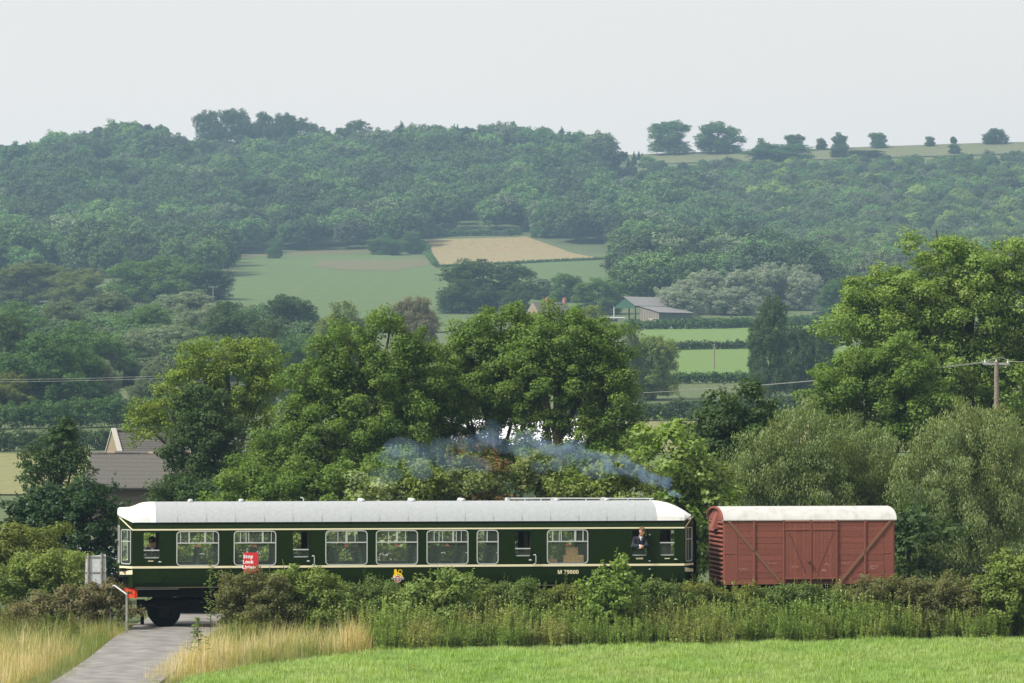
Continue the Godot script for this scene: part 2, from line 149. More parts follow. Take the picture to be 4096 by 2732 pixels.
# real-world leaf colours, linear
const LEAF = {
	"pale": [0.319, 0.389, 0.177], "lime": [0.212, 0.283, 0.073], "shrub": [0.195, 0.242, 0.083], "ash": [0.218, 0.313, 0.071], "ashd": [0.112, 0.177, 0.050],
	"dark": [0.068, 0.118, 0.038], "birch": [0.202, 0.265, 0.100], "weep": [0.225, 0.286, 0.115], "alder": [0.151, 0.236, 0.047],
	"airy": [0.199, 0.275, 0.047], "ivy": [0.045, 0.092, 0.038], "olive": [0.173, 0.209, 0.047], "brown": [0.201, 0.183, 0.094], "brown2": [0.177, 0.183, 0.073], "guelder": [0.225, 0.304, 0.090],
	"oak": [0.147, 0.181, 0.055], "mid": [0.113, 0.209, 0.055], "grey": [0.142, 0.183, 0.100], "silver": [0.314, 0.361, 0.294], "blue": [0.061, 0.114, 0.055],
	"green": [0.084, 0.170, 0.047], "yellow": [0.192, 0.247, 0.055], "sage": [0.224, 0.277, 0.183], "hedge": [0.136, 0.195, 0.053], "fir": [0.027, 0.061, 0.026]}

var mats := {}
var rng := RandomNumberGenerator.new()
var names := {}


class MB:
	var v := PackedVector3Array()
	var n := PackedVector3Array()
	var c := PackedColorArray()
	var u := PackedVector2Array()
	var col := Color.WHITE
	var tf := Transform3D()

	func raw(a: Vector3, b: Vector3, d: Vector3, na: Vector3, nb: Vector3, nd: Vector3) -> void:
		var g := (d - a).cross(b - a)
		if g.dot(na + nb + nd) < 0:
			v.append(a); v.append(d); v.append(b)
			n.append(na); n.append(nd); n.append(nb)
		else:
			v.append(a); v.append(b); v.append(d)
			n.append(na); n.append(nb); n.append(nd)
		for i in 3:
			c.append(col)

	func tri(a: Vector3, b: Vector3, d: Vector3, hint: Vector3) -> void:
		a = tf * a; b = tf * b; d = tf * d
		var g := (d - a).cross(b - a)
		if g.length_squared() < 1e-16:
			return
		g = g.normalized()
		if g.dot(tf.basis * hint) < 0:
			g = -g
		raw(a, b, d, g, g, g)

	func quad(a: Vector3, b: Vector3, d: Vector3, e: Vector3, hint: Vector3) -> void:
		tri(a, b, d, hint)
		tri(a, d, e, hint)

	func box(lo: Vector3, hi: Vector3, bevel := 0.0) -> void:
		var m := (lo + hi) * 0.5
		var h := (hi - lo) * 0.5
		var bv := minf(bevel, minf(h.x, minf(h.y, h.z)) * 0.6)
		if bv <= 0.0:
			for ax in 3:
				for s in [-1.0, 1.0]:
					var N := Vector3.ZERO
					N[ax] = s
					var A := Vector3.ZERO
					var B := Vector3.ZERO
					A[(ax + 1) % 3] = h[(ax + 1) % 3]
					B[(ax + 2) % 3] = h[(ax + 2) % 3]
					var o: Vector3 = m + N * h[ax]
					quad(o - A - B, o + A - B, o + A + B, o - A + B, N)
			return
		for ax in 3:
			for s in [-1.0, 1.0]:
				var N := Vector3.ZERO
				N[ax] = s
				var A := Vector3.ZERO
				var B := Vector3.ZERO
				A[(ax + 1) % 3] = h[(ax + 1) % 3] - bv
				B[(ax + 2) % 3] = h[(ax + 2) % 3] - bv
				var o: Vector3 = m + N * h[ax]
				quad(o - A - B, o + A - B, o + A + B, o - A + B, N)
		for ax in 3:
			var a1 := (ax + 1) % 3
			var a2 := (ax + 2) % 3
			for s in [-1.0, 1.0]:
				for t in [-1.0, 1.0]:
					var N := Vector3.ZERO
					N[a1] = s
					N[a2] = t
					var L := Vector3.ZERO
					L[ax] = h[ax] - bv
					var p1 := Vector3.ZERO
					p1[a1] = s * h[a1]
					p1[a2] = t * (h[a2] - bv)
					var p2 := Vector3.ZERO
					p2[a1] = s * (h[a1] - bv)
					p2[a2] = t * h[a2]
					quad(m + p1 - L, m + p1 + L, m + p2 + L, m + p2 - L, N)
		for sx in [-1.0, 1.0]:
			for sy in [-1.0, 1.0]:
				for sz in [-1.0, 1.0]:
					var S := Vector3(sx, sy, sz)
					tri(m + S * Vector3(h.x, h.y - bv, h.z - bv), m + S * Vector3(h.x - bv, h.y, h.z - bv), m + S * Vector3(h.x - bv, h.y - bv, h.z), S)

	func tube(pts: Array, radii: Array, sides := 7, caps := true) -> void:
		var rings := []
		for i in pts.size():
			var p: Vector3 = pts[i]
			var dir: Vector3 = (pts[mini(i + 1, pts.size() - 1)] - pts[maxi(i - 1, 0)]).normalized()
			var a := dir.cross(Vector3.UP if absf(dir.y) < 0.9 else Vector3.RIGHT).normalized()
			var b := dir.cross(a)
			var ring := []
			for k in sides:
				var t := TAU * k / sides
				var q := a * cos(t) + b * sin(t)
				ring.append([tf * (p + q * float(radii[i])), (tf.basis * q).normalized()])
			rings.append(ring)
		for i in pts.size() - 1:
			for k in sides:
				var k2 := (k + 1) % sides
				var A: Array = rings[i][k]
				var B: Array = rings[i][k2]
				var C: Array = rings[i + 1][k2]
				var D: Array = rings[i + 1][k]
				raw(A[0], B[0], C[0], A[1], B[1], C[1])
				raw(A[0], C[0], D[0], A[1], C[1], D[1])
		if caps:
			for e in [0, pts.size() - 1]:
				var other: int = 1 if e == 0 else pts.size() - 2
				var N: Vector3 = (tf.basis * (pts[e] - pts[other])).normalized()
				for k in range(1, sides - 1):
					raw(rings[e][0][0], rings[e][k][0], rings[e][k + 1][0], N, N, N)

	# flat panel: origin o, axes U and V (unit), thickness t along -N; holes [u0, u1, v0, v1, corner] sorted by u
	func panel(o: Vector3, U: Vector3, V: Vector3, N: Vector3, u0: float, u1: float, v0: float, v1: float, holes: Array, t: float) -> void:
		for side in [0, 1]:
			var back: Vector3 = -N * t if side else Vector3.ZERO
			var H: Vector3 = -N if side else N
			var P := func(a: float, b: float) -> Vector3: return o + U * a + V * b + back
			var x := u0
			for h in holes:
				quad(P.call(x, v0), P.call(h[0], v0), P.call(h[0], v1), P.call(x, v1), H)
				quad(P.call(h[0], v0), P.call(h[1], v0), P.call(h[1], h[2]), P.call(h[0], h[2]), H)
				quad(P.call(h[0], h[3]), P.call(h[1], h[3]), P.call(h[1], v1), P.call(h[0], v1), H)
				var r: float = h[4]
				if r > 0:
					for cx in [0, 1]:
						for cy in [0, 1]:
							var kx: float = h[cx]
							var ky: float = h[2 + cy]
							var ox: float = kx + (r if cx == 0 else -r)
							var oy: float = ky + (r if cy == 0 else -r)
							for i in 4:
								var pa := []
								for j in [i, i + 1]:
									var ang: float = PI * 0.5 * j / 4.0
									pa.append(P.call(ox + (-1.0 if cx == 0 else 1.0) * r * cos(ang), oy + (-1.0 if cy == 0 else 1.0) * r * sin(ang)))
								tri(P.call(kx, ky), pa[0], pa[1], H)
				x = h[1]
			quad(P.call(x, v0), P.call(u1, v0), P.call(u1, v1), P.call(x, v1), H)
		# edges
		var B := -N * t
		for e in [[u0, v0, u1, v0, -V], [u0, v1, u1, v1, V], [u0, v0, u0, v1, -U], [u1, v0, u1, v1, U]]:
			var a: Vector3 = o + U * float(e[0]) + V * float(e[1])
			var b: Vector3 = o + U * float(e[2]) + V * float(e[3])
			quad(a, b, b + B, a + B, e[4])
		for h in holes:
			var ring := outline(h)
			var m: Vector3 = o + U * (float(h[0]) + float(h[1])) * 0.5 + V * (float(h[2]) + float(h[3])) * 0.5
			for i in ring.size():
				var a: Vector3 = o + U * ring[i].x + V * ring[i].y
				var q: Vector2 = ring[(i + 1) % ring.size()]
				var b: Vector3 = o + U * q.x + V * q.y
				quad(a, b, b + B, a + B, m - (a + b) * 0.5)

	func outline(h: Array, grow := 0.0) -> Array:
		var ring := []
		var r: float = maxf(float(h[4]) + grow, 0.001)
		var cs := [[h[1] + grow - r, h[3] + grow - r, 0.0], [h[0] - grow + r, h[3] + grow - r, 0.5], [h[0] - grow + r, h[2] - grow + r, 1.0], [h[1] + grow - r, h[2] - grow + r, 1.5]]
		for q in cs:
			for i in 5:
				var a: float = PI * (float(q[2]) + 0.5 * i / 4.0)
				ring.append(Vector2(q[0] + r * cos(a), q[1] + r * sin(a)))
		return ring

	# raised rim round a hole
	func rim(o: Vector3, U: Vector3, V: Vector3, N: Vector3, h: Array, w: float, proud: float) -> void:
		var a := outline(h, w * 0.5)
		var b := outline(h, -w * 0.5)
		for i in a.size():
			var j := (i + 1) % a.size()
			var A: Vector3 = o + U * a[i].x + V * a[i].y
			var A2: Vector3 = o + U * a[j].x + V * a[j].y
			var B: Vector3 = o + U * b[i].x + V * b[i].y
			var B2: Vector3 = o + U * b[j].x + V * b[j].y
			var M := (a[i] + a[j] - b[i] - b[j]) as Vector2
			var Q := U * M.x + V * M.y
			var p := N * proud
			quad(A + p, A2 + p, B2 + p, B + p, N)
			quad(A, A2, A2 + p, A + p, Q)
			quad(B - N * 0.01, B2 - N * 0.01, B2 + p, B + p, -Q)

	func prism(pts: PackedVector2Array, o: Vector3, U: Vector3, V: Vector3, N: Vector3, t: float) -> void:
		var idx := Geometry2D.triangulate_polygon(pts)
		for k in idx.size() / 3:
			var P := []
			for i in 3:
				var q := pts[idx[k * 3 + i]]
				P.append(o + U * q.x + V * q.y)
			tri(P[0] + N * t, P[1] + N * t, P[2] + N * t, N)
			tri(P[0], P[1], P[2], -N)
		var cw := Geometry2D.is_polygon_clockwise(pts)
		for i in pts.size():
			var q := pts[i]
			var w := pts[(i + 1) % pts.size()]
			var e := w - q
			var out := Vector2(e.y, -e.x) * (-1.0 if cw else 1.0)
			var a := o + U * q.x + V * q.y
			var b := o + U * w.x + V * w.y
			quad(a, b, b + N * t, a + N * t, U * out.x + V * out.y)

	func ball(m: Vector3, r: Vector3, rows := 6, cols := 10) -> void:
		for i in rows:
			for k in cols:
				var q := []
				for e in [[i, k], [i, k + 1], [i + 1, k + 1], [i + 1, k]]:
					var a: float = PI * float(e[0]) / rows
					var b: float = TAU * float(e[1]) / cols
					q.append(Vector3(sin(a) * cos(b), cos(a), sin(a) * sin(b)))
				for t in [[0, 1, 2], [0, 2, 3]]:
					var A: Vector3 = q[t[0]]
					var B: Vector3 = q[t[1]]
					var C: Vector3 = q[t[2]]
					if (A - B).length() < 1e-4 or (B - C).length() < 1e-4 or (A - C).length() < 1e-4:
						continue
					raw(tf * (m + A * r), tf * (m + B * r), tf * (m + C * r), (tf.basis * (A / r)).normalized(), (tf.basis * (B / r)).normalized(), (tf.basis * (C / r)).normalized())

	func leaf(p: Vector3, t: Vector3, s: Vector3, nn: Vector3) -> void:
		# t: half length, s: half width; a diamond facing nn
		var a := p - t
		var b := p + s
		var d := p + t
		var e := p - s
		if (d - a).cross(b - a).dot(nn) < 0:
			var w := b
			b = e
			e = w
		v.append(a); v.append(b); v.append(d); v.append(a); v.append(d); v.append(e)
		for i in 6:
			n.append(nn)
			c.append(col)

	func mesh() -> ArrayMesh:
		var arr := []
		arr.resize(Mesh.ARRAY_MAX)
		arr[Mesh.ARRAY_VERTEX] = v
		arr[Mesh.ARRAY_NORMAL] = n
		arr[Mesh.ARRAY_COLOR] = c
		var m := ArrayMesh.new()
		m.add_surface_from_arrays(Mesh.PRIMITIVE_TRIANGLES, arr)
		return m


func at(t: Array, x: float) -> float:
	if x <= t[0][0]:
		return t[0][1]
	for i in t.size() - 1:
		if x <= t[i + 1][0]:
			return lerpf(t[i][1], t[i + 1][1], (x - t[i][0]) / float(t[i + 1][0] - t[i][0]))
	return t[-1][1]


func gh(x: float, d: float) -> float:
	return at(PROF, d) + at(RIDGE, x) * clampf((d - 1500.0) / 500.0, 0.0, 1.0)


func lin(r: float, g: float, b: float) -> Color:
	return Color(r, g, b).linear_to_srgb()


func numbered(called: String) -> String:
	names[called] = names.get(called, -1) + 1
	return called if names[called] == 0 else "%s_%03d" % [called, names[called]]


func thing(called: String, label: String, category: String, where := Vector3.ZERO, turn := 0.0, group := "") -> Node3D:
	var o := Node3D.new()
	o.name = numbered(called)
	o.position = where
	o.rotation.y = turn
	o.set_meta("label", label)
	o.set_meta("category", category)
	if group:
		o.set_meta("group", group)
	add_child(o)
	return o


func part(called: String, mesh: Mesh, m: Material, parent: Node, where := Transform3D()) -> MeshInstance3D:
	var o := MeshInstance3D.new()
	o.name = called
	o.mesh = mesh
	o.material_override = m
	o.transform = where
	o.cast_shadow = GeometryInstance3D.SHADOW_CASTING_SETTING_ON
	parent.add_child(o, true)
	return o


func struct(called: String, mesh: Mesh, m: Material, kind := "structure") -> MeshInstance3D:
	var o := part(numbered(called), mesh, m, self)
	o.set_meta("kind", kind)
	return o


func mat(key: String, color: Color, rough := 0.7, metal := 0.0, vc := false) -> StandardMaterial3D:
	if mats.has(key):
		return mats[key]
	var m := StandardMaterial3D.new()
	m.resource_name = key
	m.albedo_color = color
	m.roughness = rough
	m.metallic = metal
	m.vertex_color_use_as_albedo = vc
	mats[key] = m
	return m


func noise_tex(seed_: int, freq: float, stops: Array, size := 512, octaves := 5) -> NoiseTexture2D:
	var f := FastNoiseLite.new()
	f.seed = seed_
	f.frequency = freq
	f.fractal_octaves = octaves
	var g := Gradient.new()
	g.offsets = PackedFloat32Array(stops.map(func(s): return s[0]))
	g.colors = PackedColorArray(stops.map(func(s): return s[1]))
	var t := NoiseTexture2D.new()
	t.width = size
	t.height = size
	t.seamless = true
	t.noise = f
	t.color_ramp = g
	return t


func textured(key: String, tex: Texture2D, scale_: float, rough := 0.85, bump := 0.0) -> StandardMaterial3D:
	var m := mat(key, Color.WHITE, rough)
	m.albedo_texture = tex
	m.uv1_triplanar = true
	m.uv1_world_triplanar = true
	m.uv1_scale = Vector3.ONE * scale_
	if bump > 0:
		m.heightmap_enabled = true
		m.heightmap_texture = tex
		m.heightmap_scale = bump
	return m


func leaf_mat(kind: String) -> StandardMaterial3D:
	var k := "leaf_" + kind
	if mats.has(k):
		return mats[k]
	var a: Array = LEAF[kind]
	var m := mat(k, lin(a[0], a[1], a[2]), 0.42 if kind in ["ivy", "ash", "birch", "weep"] else 0.6, 0.0, true)
	m.metallic_specular = 0.35
	m.backlight_enabled = true
	m.backlight = lin(0.75, 0.85, 0.32)
	return m


func rdir() -> Vector3:
	var y := rng.randf_range(-1, 1)
	var a := rng.randf() * TAU
	var r := sqrt(1.0 - y * y)
	return Vector3(r * cos(a), y, r * sin(a))


# leaves in boughs over the lobes of a crown
func crown(seed_: int, lobes: Array, leaf: float, b: float, cover: float, weeping := false, extra := {}) -> ArrayMesh:
	rng.seed = seed_
	var mb := MB.new()
	var la := leaf * leaf * 0.38
	for l in lobes:
		var c := Vector3(l[0], l[1], l[2])
		var r := Vector3(l[3], l[4], l[5])
		var mean := (r.x * r.y + r.y * r.z + r.x * r.z) / 3.0
		var bb: float = minf(b, sqrt(mean) * 0.55)
		var count := maxi(6, int(4.0 * PI * mean / (bb * bb * 2.1)))
		for i in count:
			var y: float = 1.0 - 2.0 * (i + 0.5) / count
			if y < -0.72:
				continue
			var a: float = i * 2.39996 + rng.randf() * 0.9
			var q := sqrt(maxf(0.0, 1.0 - y * y))
			var u := Vector3(q * cos(a), y, q * sin(a))
			if rng.randf() < 0.12:
				continue
			var br := bb * rng.randf_range(0.45, 1.5)
			var m := c + r * u * rng.randf_range(0.6, 1.06)
			var spray := (u * Vector3(1.0, 0.45, 1.0) + rdir() * 0.5 + Vector3.UP * 0.1) * 0.9
			var tone := 1.0 + rng.randf_range(-0.2, 0.2)
			var warm := rng.randf_range(-0.1, 0.12)
			var nl := int(cover * TAU * br * br / la * (0.65 if y < -0.3 else 1.0))
			for k in nl:
				var d := rdir()
				d = (d + u * 0.35 + Vector3.UP * 0.2)
				d = d / maxf(d.length(), 0.2)
				var p := m + d * Vector3(0.85, 0.55, 0.85) * br * (0.3 + 0.8 * sqrt(rng.randf())) + spray * br * rng.randf_range(-0.5, 1.0)
				if weeping:
					p.y -= rng.randf() * rng.randf() * b * 1.6
				var jit := rdir()
				var nn := (d * 0.55 + Vector3.UP * 0.55 + jit * 0.75).normalized()
				var t := nn.cross(rdir()).normalized()
				if weeping:
					t = (t * 0.5 + Vector3.DOWN).normalized()
					nn = (nn - t * nn.dot(t)).normalized()
				var s := nn.cross(t).normalized()
				var sz := leaf * rng.randf_range(0.65, 1.25)
				var k1 := tone * rng.randf_range(0.78, 1.24)
				mb.col = Color(k1 * (1.0 + warm), k1, k1 * (1.0 - warm * 0.6))
				if extra.has("red") and u.y > 0.35 and u.x * 0.6 + tone > 1.02 and rng.randf() < 0.8:
					mb.col = Color(2.6 * k1, 0.5 * k1, 0.6 * k1)
				if extra.has("heads") and u.y > 0.2 and rng.randf() < 0.25:
					mb.col = Color(1.9 * k1, 1.75 * k1, 2.0 * k1)
				mb.leaf(p, t * sz * 0.5, s * sz * (0.22 if weeping else 0.36), (nn + d * 0.5).normalized())
		if extra.has("shoots"):
			# upright leafy shoots standing out of the bush
			for i in int(extra["shoots"] * (2.0 + 9.0 * r.x * r.z)):
				var a := rng.randf() * TAU
				var q := sqrt(rng.randf()) * (0.9 if not extra.has("lean") else 0.99)
				var foot := c + Vector3(cos(a) * q * r.x, sqrt(maxf(0.0, 1.0 - q * q)) * r.y * 0.85, sin(a) * q * r.z)
				var hh: float = extra["tall"] * rng.randf_range(0.35, 1.0)
				var lean: float = extra.get("lean", 0.0)
				var tip := foot + (Vector3(rng.randf_range(-0.25, 0.25), 1.0, rng.randf_range(-0.25, 0.25)) + (foot - c) / r * lean).normalized() * hh
				var tone := rng.randf_range(0.85, 1.35)
				var red: bool = extra.has("red") and c.y > 3.5 and rng.randf() < 0.6
				if red:
					tip.y += 0.25
				mb.col = Color(0.8, 0.6, 0.5)
				mb.tube([foot, tip], [0.006, 0.002], 3, false)
				for k in 16:
					var t := rng.randf()
					var o := rdir()
					o.y = absf(o.y) * 0.6
					var sz := leaf * rng.randf_range(0.6, 1.0) * (1.1 - 0.5 * t)
					var nn := (Vector3.UP * 0.7 + rdir() * 0.8).normalized()
					var k1 := tone * rng.randf_range(0.85, 1.2)
					mb.col = Color(k1 * 1.05, k1, k1 * 0.9) if not red else Color(1.9 * k1, 0.42 * k1, 0.5 * k1)
					mb.leaf(foot.lerp(tip, 0.1 + 0.9 * t) + o * sz * 0.5, o.normalized() * sz * 0.55, nn.cross(o).normalized() * sz * 0.26, (nn + o * 0.3).normalized())
	return mb.mesh()


func trunk(seed_: int, lobes: Array, r: float, top: float) -> ArrayMesh:
	rng.seed = seed_
	var mb := MB.new()
	var pts := []
	var rad := []
	for i in 6:
		var t := i / 5.0
		pts.append(Vector3(rng.randf_range(-0.12, 0.12) * t * top * 0.2, t * top, rng.randf_range(-0.1, 0.1) * t))
		rad.append(r * (1.25 - 0.25 * minf(1.0, t * 6.0)) * (1.0 - 0.72 * t))
	mb.tube(pts, rad, 7)
	for l in lobes:
		var e := Vector3(l[0], l[1], l[2])
		var s0: Vector3 = pts[mini(4, maxi(1, int(5.0 * clampf((e.y - 0.5) / top * 0.75, 0.15, 0.85))))]
		var mid := s0.lerp(e, 0.5) + Vector3(0, -0.12 * s0.distance_to(e), 0)
		mb.tube([s0, mid, e, e + (e - mid) * 0.35], [r * 0.42, r * 0.28, r * 0.14, r * 0.05], 5, false)
	return mb.mesh()


func bark() -> StandardMaterial3D:
	if mats.has("bark"):
		return mats["bark"]
	return textured("bark", noise_tex(5, 0.03, [[0.2, lin(0.03, 0.026, 0.02)], [0.8, lin(0.085, 0.074, 0.056)]], 256), 1.3, 0.9, 1.0)


func _ready() -> void:
	# camera, sky, sun, exposure
	var cam := Camera3D.new()
	cam.name = "camera"
	cam.position = Vector3(0, 6.5, 0)
	cam.rotation_degrees = Vector3(1.0623, 0, 0)
	cam.fov = 10.0103
	cam.near = 1.0
	cam.far = 9000.0
	add_child(cam)
	cam.make_current()
	var sky_m := ProceduralSkyMaterial.new()
	sky_m.sky_top_color = lin(0.62, 0.605, 0.585)
	sky_m.sky_horizon_color = lin(0.595, 0.573, 0.54)
	sky_m.sky_curve = 0.18
	sky_m.sun_angle_max = 8.0
	sky_m.ground_bottom_color = lin(0.10, 0.12, 0.07)
	sky_m.ground_horizon_color = lin(0.40, 0.43, 0.42)
	sky_m.sky_cover = cloud_cover()
	sky_m.sky_cover_modulate = Color(1, 1, 1, 1)
	var sky := Sky.new()
	sky.sky_material = sky_m
	var env := Environment.new()
	env.background_mode = Environment.BG_SKY
	env.sky = sky
	env.tonemap_mode = Environment.TONE_MAPPER_LINEAR
	env.tonemap_exposure = 1.45
	env.fog_enabled = true
	env.fog_density = 0.00017
	env.fog_light_color = Color(0.72, 0.87, 1.0)
	env.volumetric_fog_enabled = true
	env.volumetric_fog_density = 0.0
	env.sdfgi_enabled = true
	env.ssao_enabled = true
	env.ssil_enabled = true
	var we := WorldEnvironment.new()
	we.name = "daylight"
	we.environment = env
	add_child(we)
	var sun := DirectionalLight3D.new()
	sun.name = "sun"
	sun.light_energy = 1.4
	sun.light_color = Color(1.0, 0.975, 0.925)
	sun.light_angular_distance = 12.0
	sun.shadow_enabled = true
	sun.sky_mode = DirectionalLight3D.SKY_MODE_LIGHT_ONLY
	add_child(sun)
	sun.look_at_from_position(Vector3.ZERO, -Vector3(-0.60, 0.72, 0.36).normalized(), Vector3.UP)

	build_land()
	build_far_woods()
	build_buildings()
	build_track()
	build_trees()
	build_railcar()
	build_van()
	build_people()
	build_signs_and_poles()
	build_verges()
	build_smoke()


func cloud_cover() -> ImageTexture:
	# thin, even high cloud all round
	var f := FastNoiseLite.new()
	f.seed = 11
	f.frequency = 1.1
	f.fractal_octaves = 4
	var im := Image.create(512, 256, false, Image.FORMAT_RGBAF)
	for y in 256:
		var e := PI * (0.5 - (y + 0.5) / 256.0)
		for x in 512:
			var a := TAU * (x + 0.5) / 512.0
			var p := Vector3(cos(e) * cos(a), sin(e) * 2.2, cos(e) * sin(a)) * 2.0
			var k := clampf(0.5 + f.get_noise_3dv(p) * 0.9, 0.0, 1.0)
			im.set_pixel(x, y, Color(1.0, 0.98, 0.97, 0.05 * k))
	return ImageTexture.create_from_image(im)


func inside(poly: Array, x: float, d: float) -> bool:
	var hit := false
	var j := poly.size() - 1
	for i in poly.size():
		if (poly[i][1] > d) != (poly[j][1] > d) and x < (poly[j][0] - poly[i][0]) * (d - poly[i][1]) / (poly[j][1] - poly[i][1]) + poly[i][0]:
			hit = not hit
		j = i
	return hit


func drape(poly: Array, lift: float, step: float) -> ArrayMesh:
	var mb := MB.new()
	var lo := 1e9
	var hi := -1e9
	for p in poly:
		lo = minf(lo, p[1])
		hi = maxf(hi, p[1])
	var span := func(d: float) -> Array:
		var xs := []
		for i in poly.size():
			var a: Array = poly[i]
			var b: Array = poly[(i + 1) % poly.size()]
			if (a[1] <= d) != (b[1] <= d):
				xs.append(a[0] + (b[0] - a[0]) * (d - a[1]) / float(b[1] - a[1]))
		return [] if xs.size() < 2 else [xs.min(), xs.max()]
	var rows := int(ceil((hi - lo) / step))
	var prev := []
	for i in rows + 1:
		var d := clampf(lo + i * step, lo + 0.02, hi - 0.02)
		var s: Array = span.call(d)
		if prev.size() and s.size():
			var n := 10
			for k in n:
				var q := []
				for e in [[prev, k], [prev, k + 1], [s, k + 1], [s, k]]:
					var x: float = lerpf(e[0][0], e[0][1], e[1] / float(n))
					q.append(Vector3(x, gh(x, e[0][2] if e[0].size() > 2 else d) + lift, -(e[0][2] if e[0].size() > 2 else d)))
				mb.quad(q[0], q[1], q[2], q[3], Vector3.UP)
		if s.size():
			prev = s + [d]
	return mb.mesh()


func build_land() -> void:
	var turf := textured("turf", noise_tex(2, 0.012, [[0.15, lin(0.05, 0.075, 0.022)], [0.5, lin(0.065, 0.095, 0.026)], [0.85, lin(0.095, 0.11, 0.04)]], 1024, 6), 0.06, 0.95)
	var mb := MB.new()
	var xs := []
	for i in 61:
		var t := (i - 30) / 30.0
		xs.append(signf(t) * pow(absf(t), 1.7) * 1500.0)
	var ds := [-300, -150, -50, 0, 15, 35, 50, 65, 78, 90, 116, 125, 160, 220, 330, 365, 400, 450, 500, 550, 600, 700, 825, 950]
	for i in 20:
		ds.append(950 + (i + 1) * 28.5)
	for i in 16:
		ds.append(1520 + (i + 1) * 30)
	ds.append_array([2030, 2060, 2200, 2500, 3200, 4200, 6000])
	for j in ds.size() - 1:
		for i in xs.size() - 1:
			var q := []
			for e in [[xs[i], ds[j]], [xs[i + 1], ds[j]], [xs[i + 1], ds[j + 1]], [xs[i], ds[j + 1]]]:
				q.append(Vector3(e[0], gh(e[0], e[1]), -e[1]))
			mb.quad(q[0], q[1], q[2], q[3], Vector3.UP)
	struct("ground", mb.mesh(), turf)

	var green := textured("meadow_turf", noise_tex(8, 0.008, [[0.2, lin(0.045, 0.092, 0.016)], [0.5, lin(0.058, 0.105, 0.019)], [0.7, lin(0.085, 0.112, 0.03)], [0.85, lin(0.048, 0.094, 0.017)]], 1024, 6), 0.02, 0.95)
	struct("hill_meadow", drape(MEADOW, 0.25, 12.0), green)
	var straw := textured("stubble", noise_tex(9, 0.012, [[0.2, lin(0.20, 0.145, 0.068)], [0.42, lin(0.26, 0.19, 0.09)], [0.55, lin(0.13, 0.14, 0.05)], [0.68, lin(0.25, 0.185, 0.09)], [0.9, lin(0.21, 0.16, 0.08)]], 1024, 6), 0.012, 0.95)
	struct("stubble_field", drape(STUBBLE, 0.5, 8.0), straw)
	var lush := textured("lush_turf", noise_tex(10, 0.01, [[0.2, lin(0.075, 0.145, 0.022)], [0.6, lin(0.09, 0.16, 0.026)], [0.9, lin(0.12, 0.165, 0.042)]], 1024, 6), 0.05, 0.95)
	struct("pasture", drape(UPPER_PASTURE, 0.2, 12.0), lush)
	struct("pasture", drape(LOWER_PASTURE, 0.2, 10.0), lush)
	var dry := textured("dry_turf", noise_tex(12, 0.01, [[0.2, lin(0.13, 0.145, 0.045)], [0.6, lin(0.17, 0.17, 0.06)], [0.9, lin(0.21, 0.185, 0.08)]], 1024, 6), 0.05, 0.95)
	struct("hay_field", drape([[-90, 332], [-30, 332], [-34, 424], [-100, 426]], 0.12, 8.0), dry)
	struct("hay_field", drape([[6, 425], [60, 425], [64, 489], [8, 489]], 0.12, 8.0), dry)
	struct("hay_field", drape([[62, 1936], [330, 1936], [330, 2040], [60, 2040]], 0.5, 10.0), textured("ridge_turf", noise_tex(19, 0.01, [[0.2, lin(0.075, 0.09, 0.03)], [0.6, lin(0.105, 0.112, 0.042)], [0.9, lin(0.13, 0.125, 0.055)]], 512, 5), 0.03, 0.95))
	# near pasture, gently uneven
	var near := textured("near_turf", noise_tex(13, 0.02, [[0.2, lin(0.085, 0.14, 0.022)], [0.6, lin(0.11, 0.175, 0.028)], [0.9, lin(0.15, 0.185, 0.045)]], 1024, 6), 0.15, 0.95)
	struct("near_pasture", drape([[-8.3, 60], [40, 60], [40, 124], [15.3, 116.4], [6.7, 113.8], [0, 111.3], [-4, 109.7], [-4.8, 107.5], [-6.9, 102], [-8.3, 97]], 0.02, 2.0), near)

	# lane over the crossing
	var tar := textured("asphalt", noise_tex(14, 0.015, [[0.15, lin(0.135, 0.13, 0.126)], [0.45, lin(0.175, 0.168, 0.162)], [0.6, lin(0.195, 0.187, 0.18)], [0.85, lin(0.23, 0.22, 0.21)]], 1024, 7), 0.07, 0.9)
	mb = MB.new()
	var lane := [[40, 1.9, -0.6], [70, 0.35, 0.0], [90, -0.21, 0.0], [100, -0.2, 0.0], [106, -0.14, 0.0], [112, 0.02, 0.0], [114.5, 0.06, 0.0], [124, 0.06, 0.0], [130, -0.2, 0.3], [160, -0.31, 2.0], [215, -0.33, 6.0]]
	for i in lane.size() - 1:
		var a: Array = lane[i]
		var b: Array = lane[i + 1]
		var prof := [[-1.42, -0.45], [-1.36, 0.0], [0.0, 0.035], [1.36, 0.0], [1.42, -0.45]]
		for k in 4:
			mb.quad(Vector3(-10.15 + a[2] + prof[k][0], a[1] + prof[k][1], -a[0]), Vector3(-10.15 + a[2] + prof[k + 1][0], a[1] + prof[k + 1][1], -a[0]), Vector3(-10.15 + b[2] + prof[k + 1][0], b[1] + prof[k + 1][1], -b[0]), Vector3(-10.15 + b[2] + prof[k][0], b[1] + prof[k][1], -b[0]), Vector3(prof[k][0] + prof[k + 1][0], 2.0, 0))
	struct("lane", mb.mesh(), tar)


